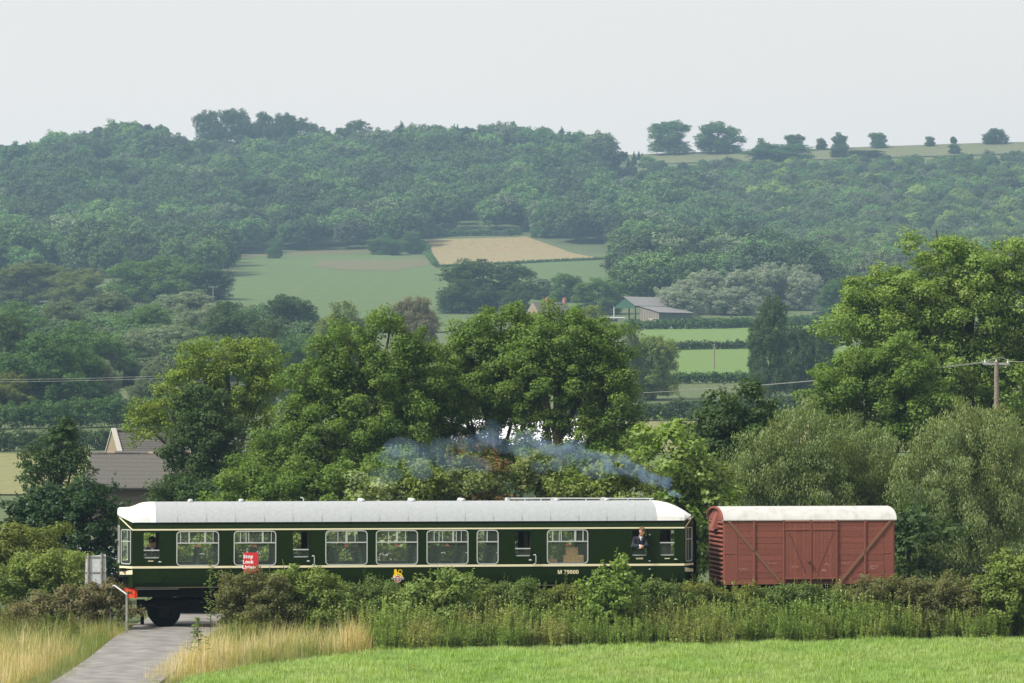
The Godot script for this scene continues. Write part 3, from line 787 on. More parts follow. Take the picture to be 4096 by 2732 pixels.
func multi(called: String, mesh: Mesh, m: Material, places: Array, colors: Array, parent: Node = self) -> MultiMeshInstance3D:
	var mm := MultiMesh.new()
	mm.transform_format = MultiMesh.TRANSFORM_3D
	mm.use_colors = colors.size() > 0
	mm.mesh = mesh
	mm.instance_count = places.size()
	for i in places.size():
		mm.set_instance_transform(i, places[i])
		if colors.size():
			mm.set_instance_color(i, colors[i])
	var o := MultiMeshInstance3D.new()
	o.name = numbered(called) if parent == self else called
	o.multimesh = mm
	o.material_override = m
	parent.add_child(o, true)
	if parent == self:
		o.set_meta("kind", "stuff")
	return o


# unit crowns: 1 m high and about 1 m wide
func unit_lobes(seed_: int, form: String) -> Array:
	rng.seed = seed_
	var L := []
	if form == "fir":
		for i in 9:
			var t := i / 8.0
			var r := lerpf(0.5, 0.05, t)
			L.append([0.02 * sin(i * 2.0), 0.12 + 0.8 * t, 0.02 * cos(i * 2.0), r, 0.07, r])
		return L
	var n := 9 if form == "round" else 8
	L.append([0, 0.52, 0, 0.33, 0.34, 0.33])
	for i in n:
		var a := i * 2.4 + rng.randf()
		var y := rng.randf_range(0.28, 0.86)
		var w := sqrt(maxf(0.05, 1.0 - pow((y - 0.48) / 0.52, 2.0))) * 0.36
		if form == "tall":
			w = 0.30 * sqrt(maxf(0.08, 1.0 - pow((y - 0.42) / 0.58, 2.0)))
		var r := rng.randf_range(0.13, 0.22)
		L.append([cos(a) * w, y, sin(a) * w, r, r * 0.82, r])
	L.append([rng.randf_range(-0.12, 0.12), 0.86, 0, 0.16, 0.14, 0.16])
	for i in 5:
		var a := i * 1.256 + rng.randf() * 0.7
		var r := rng.randf_range(0.16, 0.22)
		L.append([cos(a) * 0.26, rng.randf_range(0.1, 0.24), sin(a) * 0.26, r, r * 0.8, r])
	return L


var unit_far := {}
var unit_mid := {}
var unit_trunk: ArrayMesh


func unit_meshes() -> void:
	for form in ["round", "tall", "fir"]:
		unit_far[form] = []
		unit_mid[form] = []
		for i in (4 if form == "round" else 2):
			var L := unit_lobes(100 + i * 7 + form.length(), form)
			var B := L
			if form == "round":
				# seen from afar a crown is one dome with shallow swells
				B = [[0, 0.5, 0, 0.4, 0.42, 0.4]]
				rng.seed = 150 + i
				for k in 7:
					var a := k * 2.4 + rng.randf() + i
					B.append([cos(a) * 0.25, rng.randf_range(0.35, 0.75), sin(a) * 0.25, rng.randf_range(0.2, 0.28), rng.randf_range(0.16, 0.24), 0.24])
			unit_far[form].append(crown(200 + i, B, 0.05, 0.085, 0.9))
			unit_mid[form].append(crown(300 + i, L, 0.026, 0.07, 0.8))
	var mb := MB.new()
	mb.tube([Vector3.ZERO, Vector3(0.004, 0.1, 0), Vector3(-0.006, 0.35, 0), Vector3(0.0, 0.7, 0)], [0.045, 0.03, 0.022, 0.008], 6)
	mb.tube([Vector3(0, 0.22, 0), Vector3(0.12, 0.42, 0.04), Vector3(0.2, 0.62, 0.08)], [0.018, 0.012, 0.004], 5)
	mb.tube([Vector3(0, 0.25, 0), Vector3(-0.1, 0.45, -0.06), Vector3(-0.18, 0.6, -0.02)], [0.018, 0.012, 0.004], 5)
	unit_trunk = mb.mesh()


func build_far_woods() -> void:
	unit_meshes()
	# hillside woodland
	var wood := Node3D.new()
	wood.name = "hillside_woodland"
	wood.set_meta("kind", "stuff")
	wood.set_meta("label", "wooded hillside of mixed broadleaf trees behind the meadow")
	wood.set_meta("category", "woodland")
	add_child(wood)
	var places := [[], [], [], [], [], []]
	var colors := [[], [], [], [], [], []]
	var f := FastNoiseLite.new()
	f.seed = 3
	f.frequency = 0.012
	var r2 := RandomNumberGenerator.new()
	r2.seed = 77
	var pal := ["green", "green", "mid", "dark", "mid", "green", "blue", "green"]
	var young := ["mid", "hedge", "ash", "mid", "grey", "green", "mid", "grey"]
	# big crowns on the left and middle slopes, smaller ones on the right
	for zone in [[-415.0, 84.0, 13.0, 1.0], [84.0, 410.0, 8.6, 0.66]]:
		var step: float = zone[2]
		var d := 890.0
		while d < 1994.0:
			var x: float = zone[0]
			while x < zone[1]:
				var px := x + r2.randf_range(-0.48, 0.48) * step
				var pd := d + r2.randf_range(-0.48, 0.48) * step
				x += step
				if not inside(WOOD, px, pd):
					continue
				var big := r2.randf()
				var h: float = (r2.randf_range(10.0, 14.5) + 4.0 * big * big) * zone[3]
				if pd > 1935.0:
					h = r2.randf_range(8.0, 12.0)
				if px > 45.0 and pd > 1740.0:
					h = minf(h, r2.randf_range(5.0, 8.0))
				var w := h * r2.randf_range(0.85, 1.15)
				var v := r2.randi_range(0, 3)
				var k: String = pal[r2.randi_range(0, 7)] if px < 84.0 else young[r2.randi_range(0, 7)]
				if px < 80.0 and px > -80.0 and pd > 1870.0 and r2.randf() < 0.4:
					v = 5
					w = h * 0.45
					k = "fir"
				elif r2.randf() < 0.12:
					v = 4
				var patch := f.get_noise_2d(px, pd)
				if patch > 0.25 and k != "fir":
					k = "mid" if r2.randf() < 0.6 else "grey"
				elif patch < -0.2 and k != "fir" and px < 84.0:
					k = "dark"
				var c: Array = LEAF[k]
				var g := r2.randf_range(0.5, 1.3) * (1.0 + 0.5 * patch)
				var b := Basis(Vector3.UP, r2.randf() * TAU).scaled(Vector3(w, h, w))
				places[v].append(Transform3D(b, Vector3(px, gh(px, pd) - 0.3, -pd)))
				colors[v].append(Color(c[0] * g, c[1] * g, c[2] * g))
			d += step
	var m := mat("leaf_wood", Color.WHITE, 0.7, 0.0, true)
	m.backlight_enabled = true
	m.backlight = lin(0.5, 0.58, 0.2)
	for v in 6:
		var mesh: Mesh = unit_far["round"][v] if v < 4 else unit_far["tall"][0] if v == 4 else unit_far["fir"][0]
		if places[v].size():
			multi("tree_crowns", mesh, m, places[v], colors[v], wood)
	# scrub that closes the valley wood below its trees
	var sp := []
	var sc := []
	for i in 2200:
		var pd := r2.randf_range(520.0, 880.0)
		var px := r2.randf_range(-190.0, -18.0)
		if inside(SCRUB, px, pd):
			var s := r2.randf_range(3.5, 6.5)
			sp.append(Transform3D(Basis(Vector3.UP, r2.randf() * TAU).scaled(Vector3(s * 1.25, s, s * 1.25)), Vector3(px, gh(px, pd) - 0.3, -pd)))
			var c: Array = LEAF[["mid", "green", "grey", "dark", "green"][i % 5]]
			var g := r2.randf_range(0.75, 1.25)
			sc.append(Color(c[0] * g, c[1] * g, c[2] * g))
	multi("valley_scrub", unit_far["round"][1], m, sp, sc)
	# bracken at the top of the meadow
	var brown := textured("bracken", noise_tex(17, 0.01, [[0.3, lin(0.055, 0.09, 0.02)], [0.42, lin(0.075, 0.085, 0.028)], [0.5, lin(0.17, 0.11, 0.065)], [0.62, lin(0.07, 0.09, 0.026)], [0.8, lin(0.12, 0.085, 0.048)]], 1024, 5), 0.03, 0.95)
	for poly in BRACKEN:
		struct("bracken", drape(poly, 0.31, 4.0), brown, "stuff")


func build_trees() -> void:
	var i := 0
	for t in MID:
		i += 1
		var o := thing(t[0], t[1], "tree", Vector3(t[5], t[6], t[7]), i * 1.7, t[4])
		var far: bool = -t[7] > 1250.0
		var form: String = t[3]
		var set_: Array = unit_far[form] if far and t[9] < 5.0 else unit_mid[form]
		var tf := Transform3D(Basis.from_scale(Vector3(t[9] * 1.04, t[8], t[9] * 1.04)))
		part("trunk", unit_trunk, bark(), o, tf)
		part("crown", set_[i % set_.size()], leaf_mat(t[2]), o, tf)
	i = 0
	for t in HERO:
		i += 1
		var o := thing(t[0], t[1], t[2], Vector3(t[5], t[6], t[7]), 0.0, t[4])
		var top := 0.0
		for l in t[11]:
			top = maxf(top, l[1])
		var weeping: bool = t[3] in ["weep", "birch"]
		var extra := {}
		if t[0] == "red_leaved_shrub":
			extra["red"] = true
			extra["shoots"] = 3.0
			extra["tall"] = 0.9
		if t[3] in ["lime", "shrub", "brown2", "hedge", "olive", "pale", "guelder", "brown", "ash", "birch"]:
			extra["shoots"] = extra.get("shoots", 1.0 if -t[7] < 128.0 else 0.55)
			extra["tall"] = 0.5 if -t[7] < 128.0 else 0.8
		elif t[3] != "weep":
			extra["shoots"] = 0.5
			extra["tall"] = 0.85
			extra["lean"] = 1.0
		if t[0] == "guelder_bush":
			extra["heads"] = true
		part("trunk", trunk(400 + i, t[11], 0.035 * top + 0.03, top * 0.95), bark(), o)
		part("crown", crown(500 + i, t[11], t[8], t[9], t[10], weeping, extra), leaf_mat(t[3]), o)
	# hedges between the fields: points [x, d], height, width, kind
	var hedges := [
		["tall overgrown field hedge crossing the left edge below the wires", [[-72, 470], [-57, 474], [-47, 478], [-38, 490]], 3.3, "green"],
		["lower dark hedge left of the barns, behind the hay field", [[-66, 426], [-50, 429], [-40, 433], [-28, 440]], 2.4, "dark"],
		["dark hedge along the top of the small hay field", [[8, 490], [16, 492], [25, 494], [40, 497]], 2.7, "dark"],
		["hedge behind the overhead wire, above the dark hedge", [[14, 585], [24, 592], [34, 595], [50, 600]], 1.6, "green"],
		["hedge dividing the two small green pastures", [[25, 720], [32, 726], [40, 730], [62, 735]], 1.7, "dark"],
		["hedge below the barn along the upper pasture", [[26, 868], [36, 873], [46, 876], [56, 890], [72, 915], [90, 930]], 2.4, "green"],
		["hedge along the top of the stubble field", [[-34, 1574], [-18, 1578], [-2, 1580], [4, 1584]], 2.6, "green"],
		["low ragged hedge along the bottom of the stubble field", [[-25.93,1345],[-17.54,1359],[-8.52,1373],[2.25,1387],[13.29,1407],[24.56,1422],[33.55,1433]], 1.2, "green"],
		["short thorny hedge at the left end of the stubble field", [[-26.74,1363],[-31.41,1475],[-33.22,1536]], 1.8, "green"],
		["scrubby hedge behind the airy ash, left of the big alders", [[-36, 560], [-28, 556], [-20, 560]], 3.0, "green"],
		["low thorn hedge beside the barn gable", [[-33, 300], [-29, 300], [-25.5, 299]], 2.6, "olive"]]
	for h in hedges:
		i += 1
		var p0: Array = h[1][0]
		var base := Vector3(p0[0], gh(p0[0], p0[1]), -p0[1])
		var o := thing("hedge", h[0], "hedge", base)
		var L := []
		rng.seed = 900 + i
		var hh: float = h[2]
		for k in h[1].size() - 1:
			var a := Vector2(h[1][k][0], h[1][k][1])
			var b := Vector2(h[1][k + 1][0], h[1][k + 1][1])
			var n := maxi(2, int(a.distance_to(b) / (hh * 0.45)))
			for j in n:
				var q := a.lerp(b, j / float(n))
				var up := rng.randf_range(0.8, 1.15)
				L.append([q.x - base.x, gh(q.x, q.y) - base.y + hh * 0.45 * up, -q.y - base.z, hh * 0.42, hh * 0.52 * up, hh * 0.4])
		part("foliage", crown(950 + i, L, clampf(p0[1] * 0.0006, 0.14, 0.7), hh * 0.16, 0.75), leaf_mat(h[3]), o)
		var mb := MB.new()
		for l in L:
			mb.tube([Vector3(l[0], l[1] - l[4] - 0.1, l[2]), Vector3(l[0] + 0.1, l[1], l[2])], [0.05, 0.03], 5)
		part("stem", mb.mesh(), bark(), o)


func window_glass() -> StandardMaterial3D:
	if mats.has("glass"):
		return mats["glass"]
	var m := mat("glass", Color(0.75, 0.85, 0.8, 0.06), 0.03)
	m.metallic_specular = 0.38
	m.transparency = BaseMaterial3D.TRANSPARENCY_ALPHA
	return m


func paint(key: String, c: Color, rough := 0.35, spread := 0.12) -> StandardMaterial3D:
	# paint with a little grime in its tone
	if mats.has(key):
		return mats[key]
	var m := textured(key, noise_tex(key.length() * 13 + 1, 0.02, [[0.2, Color(1.0 - spread, 1.0 - spread, 1.0 - spread)], [0.75, Color.WHITE]], 512, 6), 0.7, rough)
	m.albedo_color = c
	return m


func lettering(text: String, size: float, m: Material, parent: Node, where: Vector3, called := "lettering") -> void:
	var f := SystemFont.new()
	f.font_names = PackedStringArray(["Droid Sans"])
	f.font_weight = 700
	var t := TextMesh.new()
	t.font = f
	t.text = text
	t.font_size = 48
	t.pixel_size = size / 36.0
	t.depth = 0.006
	part(called, t, m, parent, Transform3D(Basis(), where))


func build_track() -> void:
	var o := thing("railway_track", "railway track running under the train and over the lane crossing", "railway track", TRAIN, TURN)
	var mb := MB.new()
	for seg in [[-60.0, 0.2], [3.6, 60.0]]:
		mb.quad(Vector3(seg[0], -0.1, 1.7), Vector3(seg[1], -0.1, 1.7), Vector3(seg[1], -0.1, -1.7), Vector3(seg[0], -0.1, -1.7), Vector3.UP)
		for s in [-1.0, 1.0]:
			mb.quad(Vector3(seg[0], -0.1, 1.7 * s), Vector3(seg[1], -0.1, 1.7 * s), Vector3(seg[1], -0.5, 2.4 * s), Vector3(seg[0], -0.5, 2.4 * s), Vector3(0, 1, s))
	part("ballast", mb.mesh(), textured("ballast", noise_tex(21, 0.12, [[0.2, lin(0.06, 0.055, 0.05)], [0.8, lin(0.24, 0.22, 0.2)]], 512, 3), 1.0, 0.95, 4.0), o)
	mb = MB.new()
	mb.box(Vector3(-0.12, -0.2, -1.28), Vector3(0.12, -0.065, 1.28), 0.012)
	var sl := mb.mesh()
	for i in 70:
		var x := -16.0 + i * 0.7
		if x > 0.1 and x < 3.7:
			continue
		part("sleeper", sl, mat("sleeper_wood", lin(0.055, 0.045, 0.036), 0.9), o, Transform3D(Basis(), Vector3(x, 0, 0)))
	mb = MB.new()
	var prof := PackedVector2Array([Vector2(-0.07, -0.065), Vector2(0.07, -0.065), Vector2(0.07, -0.05), Vector2(0.01, -0.03), Vector2(0.01, 0.03), Vector2(0.035, 0.045), Vector2(0.035, 0.08), Vector2(-0.035, 0.08), Vector2(-0.035, 0.045), Vector2(-0.01, 0.03), Vector2(-0.01, -0.03), Vector2(-0.07, -0.05)])
	mb.prism(prof, Vector3(-60, 0, 0), Vector3(0, 0, 1), Vector3.UP, Vector3.RIGHT, 120.0)
	var rail := mb.mesh()
	for z in [-0.75, 0.75]:
		part("rail", rail, mat("rail_steel", lin(0.16, 0.12, 0.09), 0.5, 0.6), o, Transform3D(Basis(), Vector3(0, 0, z)))


func build_railcar() -> void:
	var o := thing("railcar", "dark green single diesel railcar with pale grey roof and cream lining", "railcar", TRAIN, TURN)
	var green := paint("carriage_green", lin(0.010, 0.0225, 0.0035), 0.3, 0.1)
	green.metallic_specular = 0.22
	var cream := mat("cream_lining", lin(0.74, 0.68, 0.47), 0.4)
	var black := paint("underframe_black", lin(0.007, 0.0065, 0.006), 0.9, 0.3)
	black.metallic_specular = 0.2
	var alu := mat("aluminium", lin(0.52, 0.54, 0.55), 0.4, 0.35)
	var inner := mat("carriage_interior", lin(0.10, 0.085, 0.055), 0.7)
	var grey_roof := paint("roof_grey", lin(0.34, 0.365, 0.39), 0.6, 0.07)
	var white := mat("roof_white", lin(0.72, 0.72, 0.72), 0.5)
	var glass := window_glass()
	var Z := 1.41
	# [x0, x1, y0, y1, corner, upright bars [x, width]]
	var wins := [
		[1.68, 2.93, 1.95, 2.97, 0.11, [[0.11, 0.02], [0.37, 0.04], [0.85, 0.05], [1.09, 0.02]]],
		[3.40, 4.65, 1.95, 2.97, 0.11, [[0.19, 0.02], [0.36, 0.02], [0.44, 0.02], [0.86, 0.05], [1.12, 0.02]]],
		[6.16, 7.41, 1.95, 2.97, 0.11, [[0.37, 0.02], [0.63, 0.06], [0.89, 0.02]]],
		[7.69, 8.94, 1.95, 2.97, 0.11, [[0.37, 0.02], [0.63, 0.06], [0.89, 0.02]]],
		[9.23, 10.48, 1.95, 2.97, 0.11, [[0.22, 0.02], [0.37, 0.02], [0.48, 0.02], [0.80, 0.05], [0.90, 0.02], [1.05, 0.02]]],
		[10.76, 11.40, 1.95, 2.97, 0.11, [[0.31, 0.03]]],
		[12.91, 14.15, 1.95, 2.97, 0.11, [[0.17, 0.03], [0.37, 0.02], [0.43, 0.03], [0.86, 0.06], [1.1, 0.03]]]]
	# doors: [x0, x1, window x0, x1, y0, y1, bar height]
	var doors := [[0.61, 1.24, 0.69, 1.16, 2.17, 2.94, 2.41], [5.11, 5.70, 5.17, 5.64, 2.18, 2.94, 2.41], [11.86, 12.45, 11.92, 12.39, 2.18, 2.94, 2.41], [15.42, 16.04, 15.51, 15.98, 2.18, 2.95, 2.42], [16.28, 16.93, 16.38, 16.83, 2.18, 2.95, 2.57]]
	var holes := []
	for w in wins:
		holes.append([w[0], w[1], w[2], w[3], w[4]])
	for d in doors:
		holes.append([d[2], d[3], d[4], d[5], 0.05])
	holes.sort_custom(func(a, b): return a[0] < b[0])
	var mb := MB.new()
	for s in [1.0, -1.0]:
		var N := Vector3(0, 0, s)
		mb.panel(Vector3(0, 0, Z * s), Vector3.RIGHT, Vector3.UP, N, 0.36, 17.14, 1.86, 3.03, holes, 0.05)
		# skirt turned under, and the cove up to the gutter
		for q in [[1.86, 1.41, 1.60, 1.405], [1.60, 1.405, 1.42, 1.385], [1.42, 1.385, 1.27, 1.34], [3.25, 1.335, 3.14, 1.385], [3.14, 1.385, 3.03, 1.41]]:
			mb.quad(Vector3(0.36, q[0], q[1] * s), Vector3(17.14, q[0], q[1] * s), Vector3(17.14, q[2], q[3] * s), Vector3(0.36, q[2], q[3] * s), N)
	# cab ends: two slanted corner panels and a flat front each
	for e in [0, 1]:
		var X := func(x: float) -> float: return 17.5 - x if e else x
		var dirx := 1.0 if e else -1.0
		for s in [1.0, -1.0]:
			var a := Vector3(X.call(0.36), 0, 1.41 * s)
			var b := Vector3(X.call(0.0), 0, 0.85 * s)
			var U := (b - a).normalized()
			var N := Vector3(-U.z, 0, U.x)
			if N.x * dirx < 0:
				N = -N
			var L := a.distance_to(b)
			mb.panel(a, U, Vector3.UP, N, 0.0, L, 1.3, 3.24, [[0.1, L - 0.08, 2.0, 3.02, 0.06]], 0.04)
			mb.tri(a + Vector3(0, 3.24, 0), b + Vector3(0, 3.24, 0), b + Vector3(0, 3.41, 0), N)
		var c := Vector3(X.call(0.0), 0, -0.85)
		mb.panel(c, Vector3(0, 0, 1), Vector3.UP, Vector3(dirx, 0, 0), 0.0, 1.7, 1.3, 3.41, [[0.1, 0.8, 2.0, 3.1, 0.06], [0.9, 1.6, 2.0, 3.1, 0.06]], 0.04)
	part("body", mb.mesh(), green, o)
	# inner lining, floor and ceiling
	mb = MB.new()
	mb.box(Vector3(0.4, 1.272, -1.3), Vector3(17.1, 1.3, 1.3))
	mb.box(Vector3(0.5, 3.12, -1.32), Vector3(17.0, 3.16, 1.32))
	for s in [1.0, -1.0]:
		mb.panel(Vector3(0, 0, (Z - 0.06) * s), Vector3.RIGHT, Vector3.UP, Vector3(0, 0, s), 0.42, 17.08, 1.28, 3.12, holes, 0.02)
	for x in [1.35, 5.0, 5.85, 11.75, 12.6, 14.6]:
		# partition with a gangway opening
		mb.panel(Vector3(x, 0, 0), Vector3(0, 0, 1), Vector3.UP, Vector3.RIGHT, -1.32, 1.32, 1.28, 3.12, [[-0.32, 0.32, 1.3, 3.0, 0.02]] if not x in [14.6] else [[-0.9, -0.3, 1.3, 3.0, 0.02]], 0.04)
	part("interior", mb.mesh(), inner, o)
	# roof
	var sec := func(x: float, w: float, e: float, h: float) -> Array:
		var p := []
		for i in 17:
			var t := PI * i / 16.0
			p.append(Vector3(x, e + (h - e) * pow(sin(t), 0.85), signf(cos(t)) * w * pow(absf(cos(t)), 0.8)))
		return p
	var loft := func(st: Array) -> ArrayMesh:
		var m2 := MB.new()
		for i in st.size() - 1:
			var A: Array = sec.call(st[i][0], st[i][1], st[i][2], st[i][3])
			var B: Array = sec.call(st[i + 1][0], st[i + 1][1], st[i + 1][2], st[i + 1][3])
			for k in 16:
				var hint: Vector3 = A[k] + A[k + 1] - Vector3(A[k].x + A[k + 1].x, 5.4, 0)
				var nA := Vector3(0, A[k].y - 2.6, A[k].z).normalized()
				var nB := Vector3(0, A[k + 1].y - 2.6, A[k + 1].z).normalized()
				if absf(st[i][3] - st[i + 1][3]) > 0.005:
					m2.quad(A[k], B[k], B[k + 1], A[k + 1], hint)
				else:
					m2.raw(A[k], B[k], B[k + 1], nA, nA, nB)
					m2.raw(A[k], B[k + 1], A[k + 1], nA, nB, nB)
		for e in [0, st.size() - 1]:
			var A: Array = sec.call(st[e][0], st[e][1], st[e][2], st[e][3])
			for k in 16:
				m2.tri(A[k], A[k + 1], Vector3(A[k].x, st[e][2], 0), Vector3(-1 if e == 0 else 1, 0, 0))
		return m2.mesh()
	part("roof", loft.call([[1.05, 1.385, 3.235, 3.835], [16.3, 1.385, 3.235, 3.835]]), grey_roof, o)
	part("roof_end", loft.call([[-0.03, 0.72, 3.43, 3.63], [0.02, 0.84, 3.39, 3.665], [0.18, 1.1, 3.315, 3.67], [0.34, 1.36, 3.235, 3.68], [0.5, 1.385, 3.235, 3.73], [0.62, 1.385, 3.235, 3.785], [0.75, 1.385, 3.235, 3.82], [0.9, 1.385, 3.235, 3.833], [1.05, 1.385, 3.235, 3.836]]), white, o)
	part("roof_end", loft.call([[16.3, 1.385, 3.235, 3.836], [16.55, 1.385, 3.235, 3.82], [16.8, 1.38, 3.235, 3.77], [17.0, 1.37, 3.235, 3.70], [17.16, 1.33, 3.24, 3.62], [17.3, 1.17, 3.26, 3.54], [17.42, 1.0, 3.29, 3.46], [17.51, 0.84, 3.32, 3.40]]), white, o)
	mb = MB.new()
	for s in [1.0, -1.0]:
		mb.box(Vector3(0.4, 3.222, 1.36 * s - 0.035), Vector3(17.1, 3.245, 1.36 * s + 0.035), 0.008)
	part("gutter", mb.mesh(), mat("gutter_dark", lin(0.03, 0.035, 0.035), 0.5), o)
	mb = MB.new()
	for i in 17:
		var x := 1.7 + i * 0.87
		var A: Array = sec.call(x - 0.012, 1.388, 3.237, 3.841)
		var B: Array = sec.call(x + 0.012, 1.388, 3.237, 3.841)
		for k in 16:
			mb.quad(A[k], B[k], B[k + 1], A[k + 1], Vector3(0, A[k].y - 2.6, A[k].z))
	part("roof_seams", mb.mesh(), grey_roof, o).set_meta("kind", "stuff")
	# roof ventilators
	mb = MB.new()
	mb.ball(Vector3(0, 0.06, 0), Vector3(0.085, 0.055, 0.085))
	mb.tube([Vector3(0, -0.08, 0), Vector3(0, 0.05, 0)], [0.05, 0.05], 10)
	mb.tube([Vector3(0, 0.02, 0), Vector3(0, 0.045, 0)], [0.1, 0.095], 12)
	var vent := mb.mesh()
	for x in [2.14, 3.68, 7.37, 8.92, 10.45, 13.36, 14.91]:
		part("roof_ventilator", vent, alu, o, Transform3D(Basis(), Vector3(x, 3.81, 0.3)))
		if x > 7.0:
			part("roof_ventilator", vent, alu, o, Transform3D(Basis(), Vector3(x, 3.81, -0.4)))
	mb = MB.new()
	mb.tube([Vector3(11.9, 3.895, 0.1), Vector3(13.4, 3.9, 0.1), Vector3(16.4, 3.885, 0.1)], [0.03, 0.022, 0.022], 7)
	mb.tube([Vector3(11.87, 3.8, 0.1), Vector3(11.87, 3.93, 0.1)], [0.09, 0.09], 10)
	for x in [12.4, 12.9, 14.3, 15.6, 16.3]:
		mb.box(Vector3(x - 0.02, 3.8, 0.08), Vector3(x + 0.02, 3.89, 0.12))
	part("roof_pipe", mb.mesh(), alu, o)
	mb = MB.new()
	mb.tube([Vector3(5.6, 3.78, 0), Vector3(5.6, 3.9, 0), Vector3(5.56, 3.95, 0), Vector3(5.5, 3.94, 0)], [0.018, 0.018, 0.018, 0.02], 7)
	part("roof_hook", mb.mesh(), alu, o)
	mb = MB.new()
	mb.tube([Vector3(17.62, 1.2, -0.2), Vector3(17.62, 3.2, -0.2), Vector3(17.56, 3.42, -0.2), Vector3(17.3, 3.66, -0.2), Vector3(17.2, 3.74, -0.2), Vector3(17.18, 4.0, -0.2)], [0.055, 0.055, 0.055, 0.055, 0.055, 0.055], 9)
	mb.tube([Vector3(17.64, 1.2, 0.45), Vector3(17.64, 3.15, 0.45), Vector3(17.5, 3.4, 0.4)], [0.05, 0.05, 0.05], 9)
	part("exhaust_pipe", mb.mesh(), black, o)
	# lining stripes
	for y in [[3.0, 0.045], [1.865, 0.065]]:
		mb = MB.new()
		for s in [1.0, -1.0]:
			mb.box(Vector3(0.355, y[0], Z * s - 0.014), Vector3(17.14, y[0] + y[1], Z * s + 0.014), 0.003)
		for e in [0, 1]:
			for s in [1.0, -1.0]:
				var a := Vector3(17.14 if e else 0.36, y[0], 1.424 * s)
				var b := Vector3(17.51 if e else -0.01, y[0] + (0.36 if y[0] > 2.5 else 0.0), 0.852 * s)
				var n := Vector3(1 if e else -1, 0, s * 0.64).normalized() * 0.008
				mb.quad(a + n, b + n, b + n + Vector3(0, y[1], 0), a + n + Vector3(0, y[1], 0), n)
				mb.quad(a, b, b + n, a + n, Vector3.DOWN)
		part("lining_stripe", mb.mesh(), cream, o)
	# saloon windows, both sides
	var wi := 0
	for w in wins:
		wi += 1
		for s in [1.0, -1.0]:
			var N := Vector3(0, 0, s)
			mb = MB.new()
			mb.rim(Vector3(0, 0, Z * s), Vector3.RIGHT, Vector3.UP, N, w.slice(0, 5), 0.03, 0.014)
			var fr := part("window_frame", mb.mesh(), alu, o)
			mb = MB.new()
			var zb: float = (Z - 0.02) * s
			mb.box(Vector3(w[0] + 0.01, 2.6, zb - 0.02), Vector3(w[1] - 0.01, 2.635, zb + 0.03), 0.004)
			part("transom", mb.mesh(), alu, fr)
			for b in w[5]:
				mb = MB.new()
				mb.box(Vector3(w[0] + b[0] - b[1] * 0.5, 2.636, zb - 0.014), Vector3(w[0] + b[0] + b[1] * 0.5, w[3] - 0.012, zb + 0.022), 0.003)
				part("glazing_bar", mb.mesh(), alu, fr)
			mb = MB.new()
			mb.quad(Vector3(w[0], w[2], zb), Vector3(w[1], w[2], zb), Vector3(w[1], w[3], zb), Vector3(w[0], w[3], zb), N)
			part("pane", mb.mesh(), glass, fr)
			if s > 0 and w[1] - w[0] > 1.0:
				mb = MB.new()
				var cx: float = (w[0] + w[1]) * 0.5
				mb.prism(PackedVector2Array([Vector2(cx - 0.065, 2.5), Vector2(cx + 0.065, 2.5), Vector2(cx + 0.02, 2.575), Vector2(cx - 0.02, 2.575)]), Vector3(0, 0, zb - 0.012), Vector3.RIGHT, Vector3.UP, Vector3.BACK, 0.004)
				part("window_sticker", mb.mesh(), mat("sticker_red", lin(0.55, 0.10, 0.07), 0.5), fr)
	# doors with their droplights
	var di := 0
	for d in doors:
		di += 1
		for s in [1.0, -1.0]:
			var N := Vector3(0, 0, s)
			mb = MB.new()
			mb.panel(Vector3(0, 0, Z * s + 0.009 * s), Vector3.RIGHT, Vector3.UP, N, d[0], d[1], 1.44, 3.02, [[d[2], d[3], d[4], d[5], 0.05]], 0.02)
			var door := part("door", mb.mesh(), green, o)
			mb = MB.new()
			var zb: float = (Z - 0.025) * s
			mb.box(Vector3(d[2], d[6] - 0.02, zb - 0.02), Vector3(d[3], d[6] + 0.015, zb + 0.028 * s + 0.02), 0.004)
			mb.box(Vector3(d[2], d[4], zb - 0.012), Vector3(d[3], d[4] + 0.025, zb + 0.012))
			part("droplight_rail", mb.mesh(), alu, door)
			mb = MB.new()
			mb.quad(Vector3(d[2], d[4], zb), Vector3(d[3], d[4], zb), Vector3(d[3], d[6], zb), Vector3(d[2], d[6], zb), N)
			part("pane", mb.mesh(), glass, door)
			if di != 4:
				mb = MB.new()
				var hx: float = d[1] - 0.07
				mb.tube([Vector3(hx - 0.05, 2.06, (Z + 0.04) * s), Vector3(hx + 0.05, 2.06, (Z + 0.04) * s)], [0.014, 0.014], 6)
				mb.ball(Vector3(hx, 2.06, (Z + 0.025) * s), Vector3(0.028, 0.028, 0.02))
				part("door_handle", mb.mesh(), alu, door)
			else:
				for y in [1.75, 2.0, 2.8]:
					mb = MB.new()
					mb.box(Vector3(d[1] - 0.01, y, (Z + 0.01) * s - 0.02), Vector3(d[1] + 0.05, y + 0.03, (Z + 0.01) * s + 0.02), 0.006)
					part("hinge", mb.mesh(), alu, door)
	for x in [5.79, 12.53]:
		mb = MB.new()
		mb.tube([Vector3(x - 0.05, 2.21, Z + 0.03), Vector3(x, 2.23, Z + 0.06), Vector3(x + 0.02, 2.18, Z + 0.07), Vector3(x + 0.02, 2.0, Z + 0.07), Vector3(x, 1.95, Z + 0.06), Vector3(x - 0.04, 1.95, Z + 0.03)], [0.014, 0.014, 0.014, 0.014, 0.014, 0.014], 6)
		part("grab_rail", mb.mesh(), alu, o)
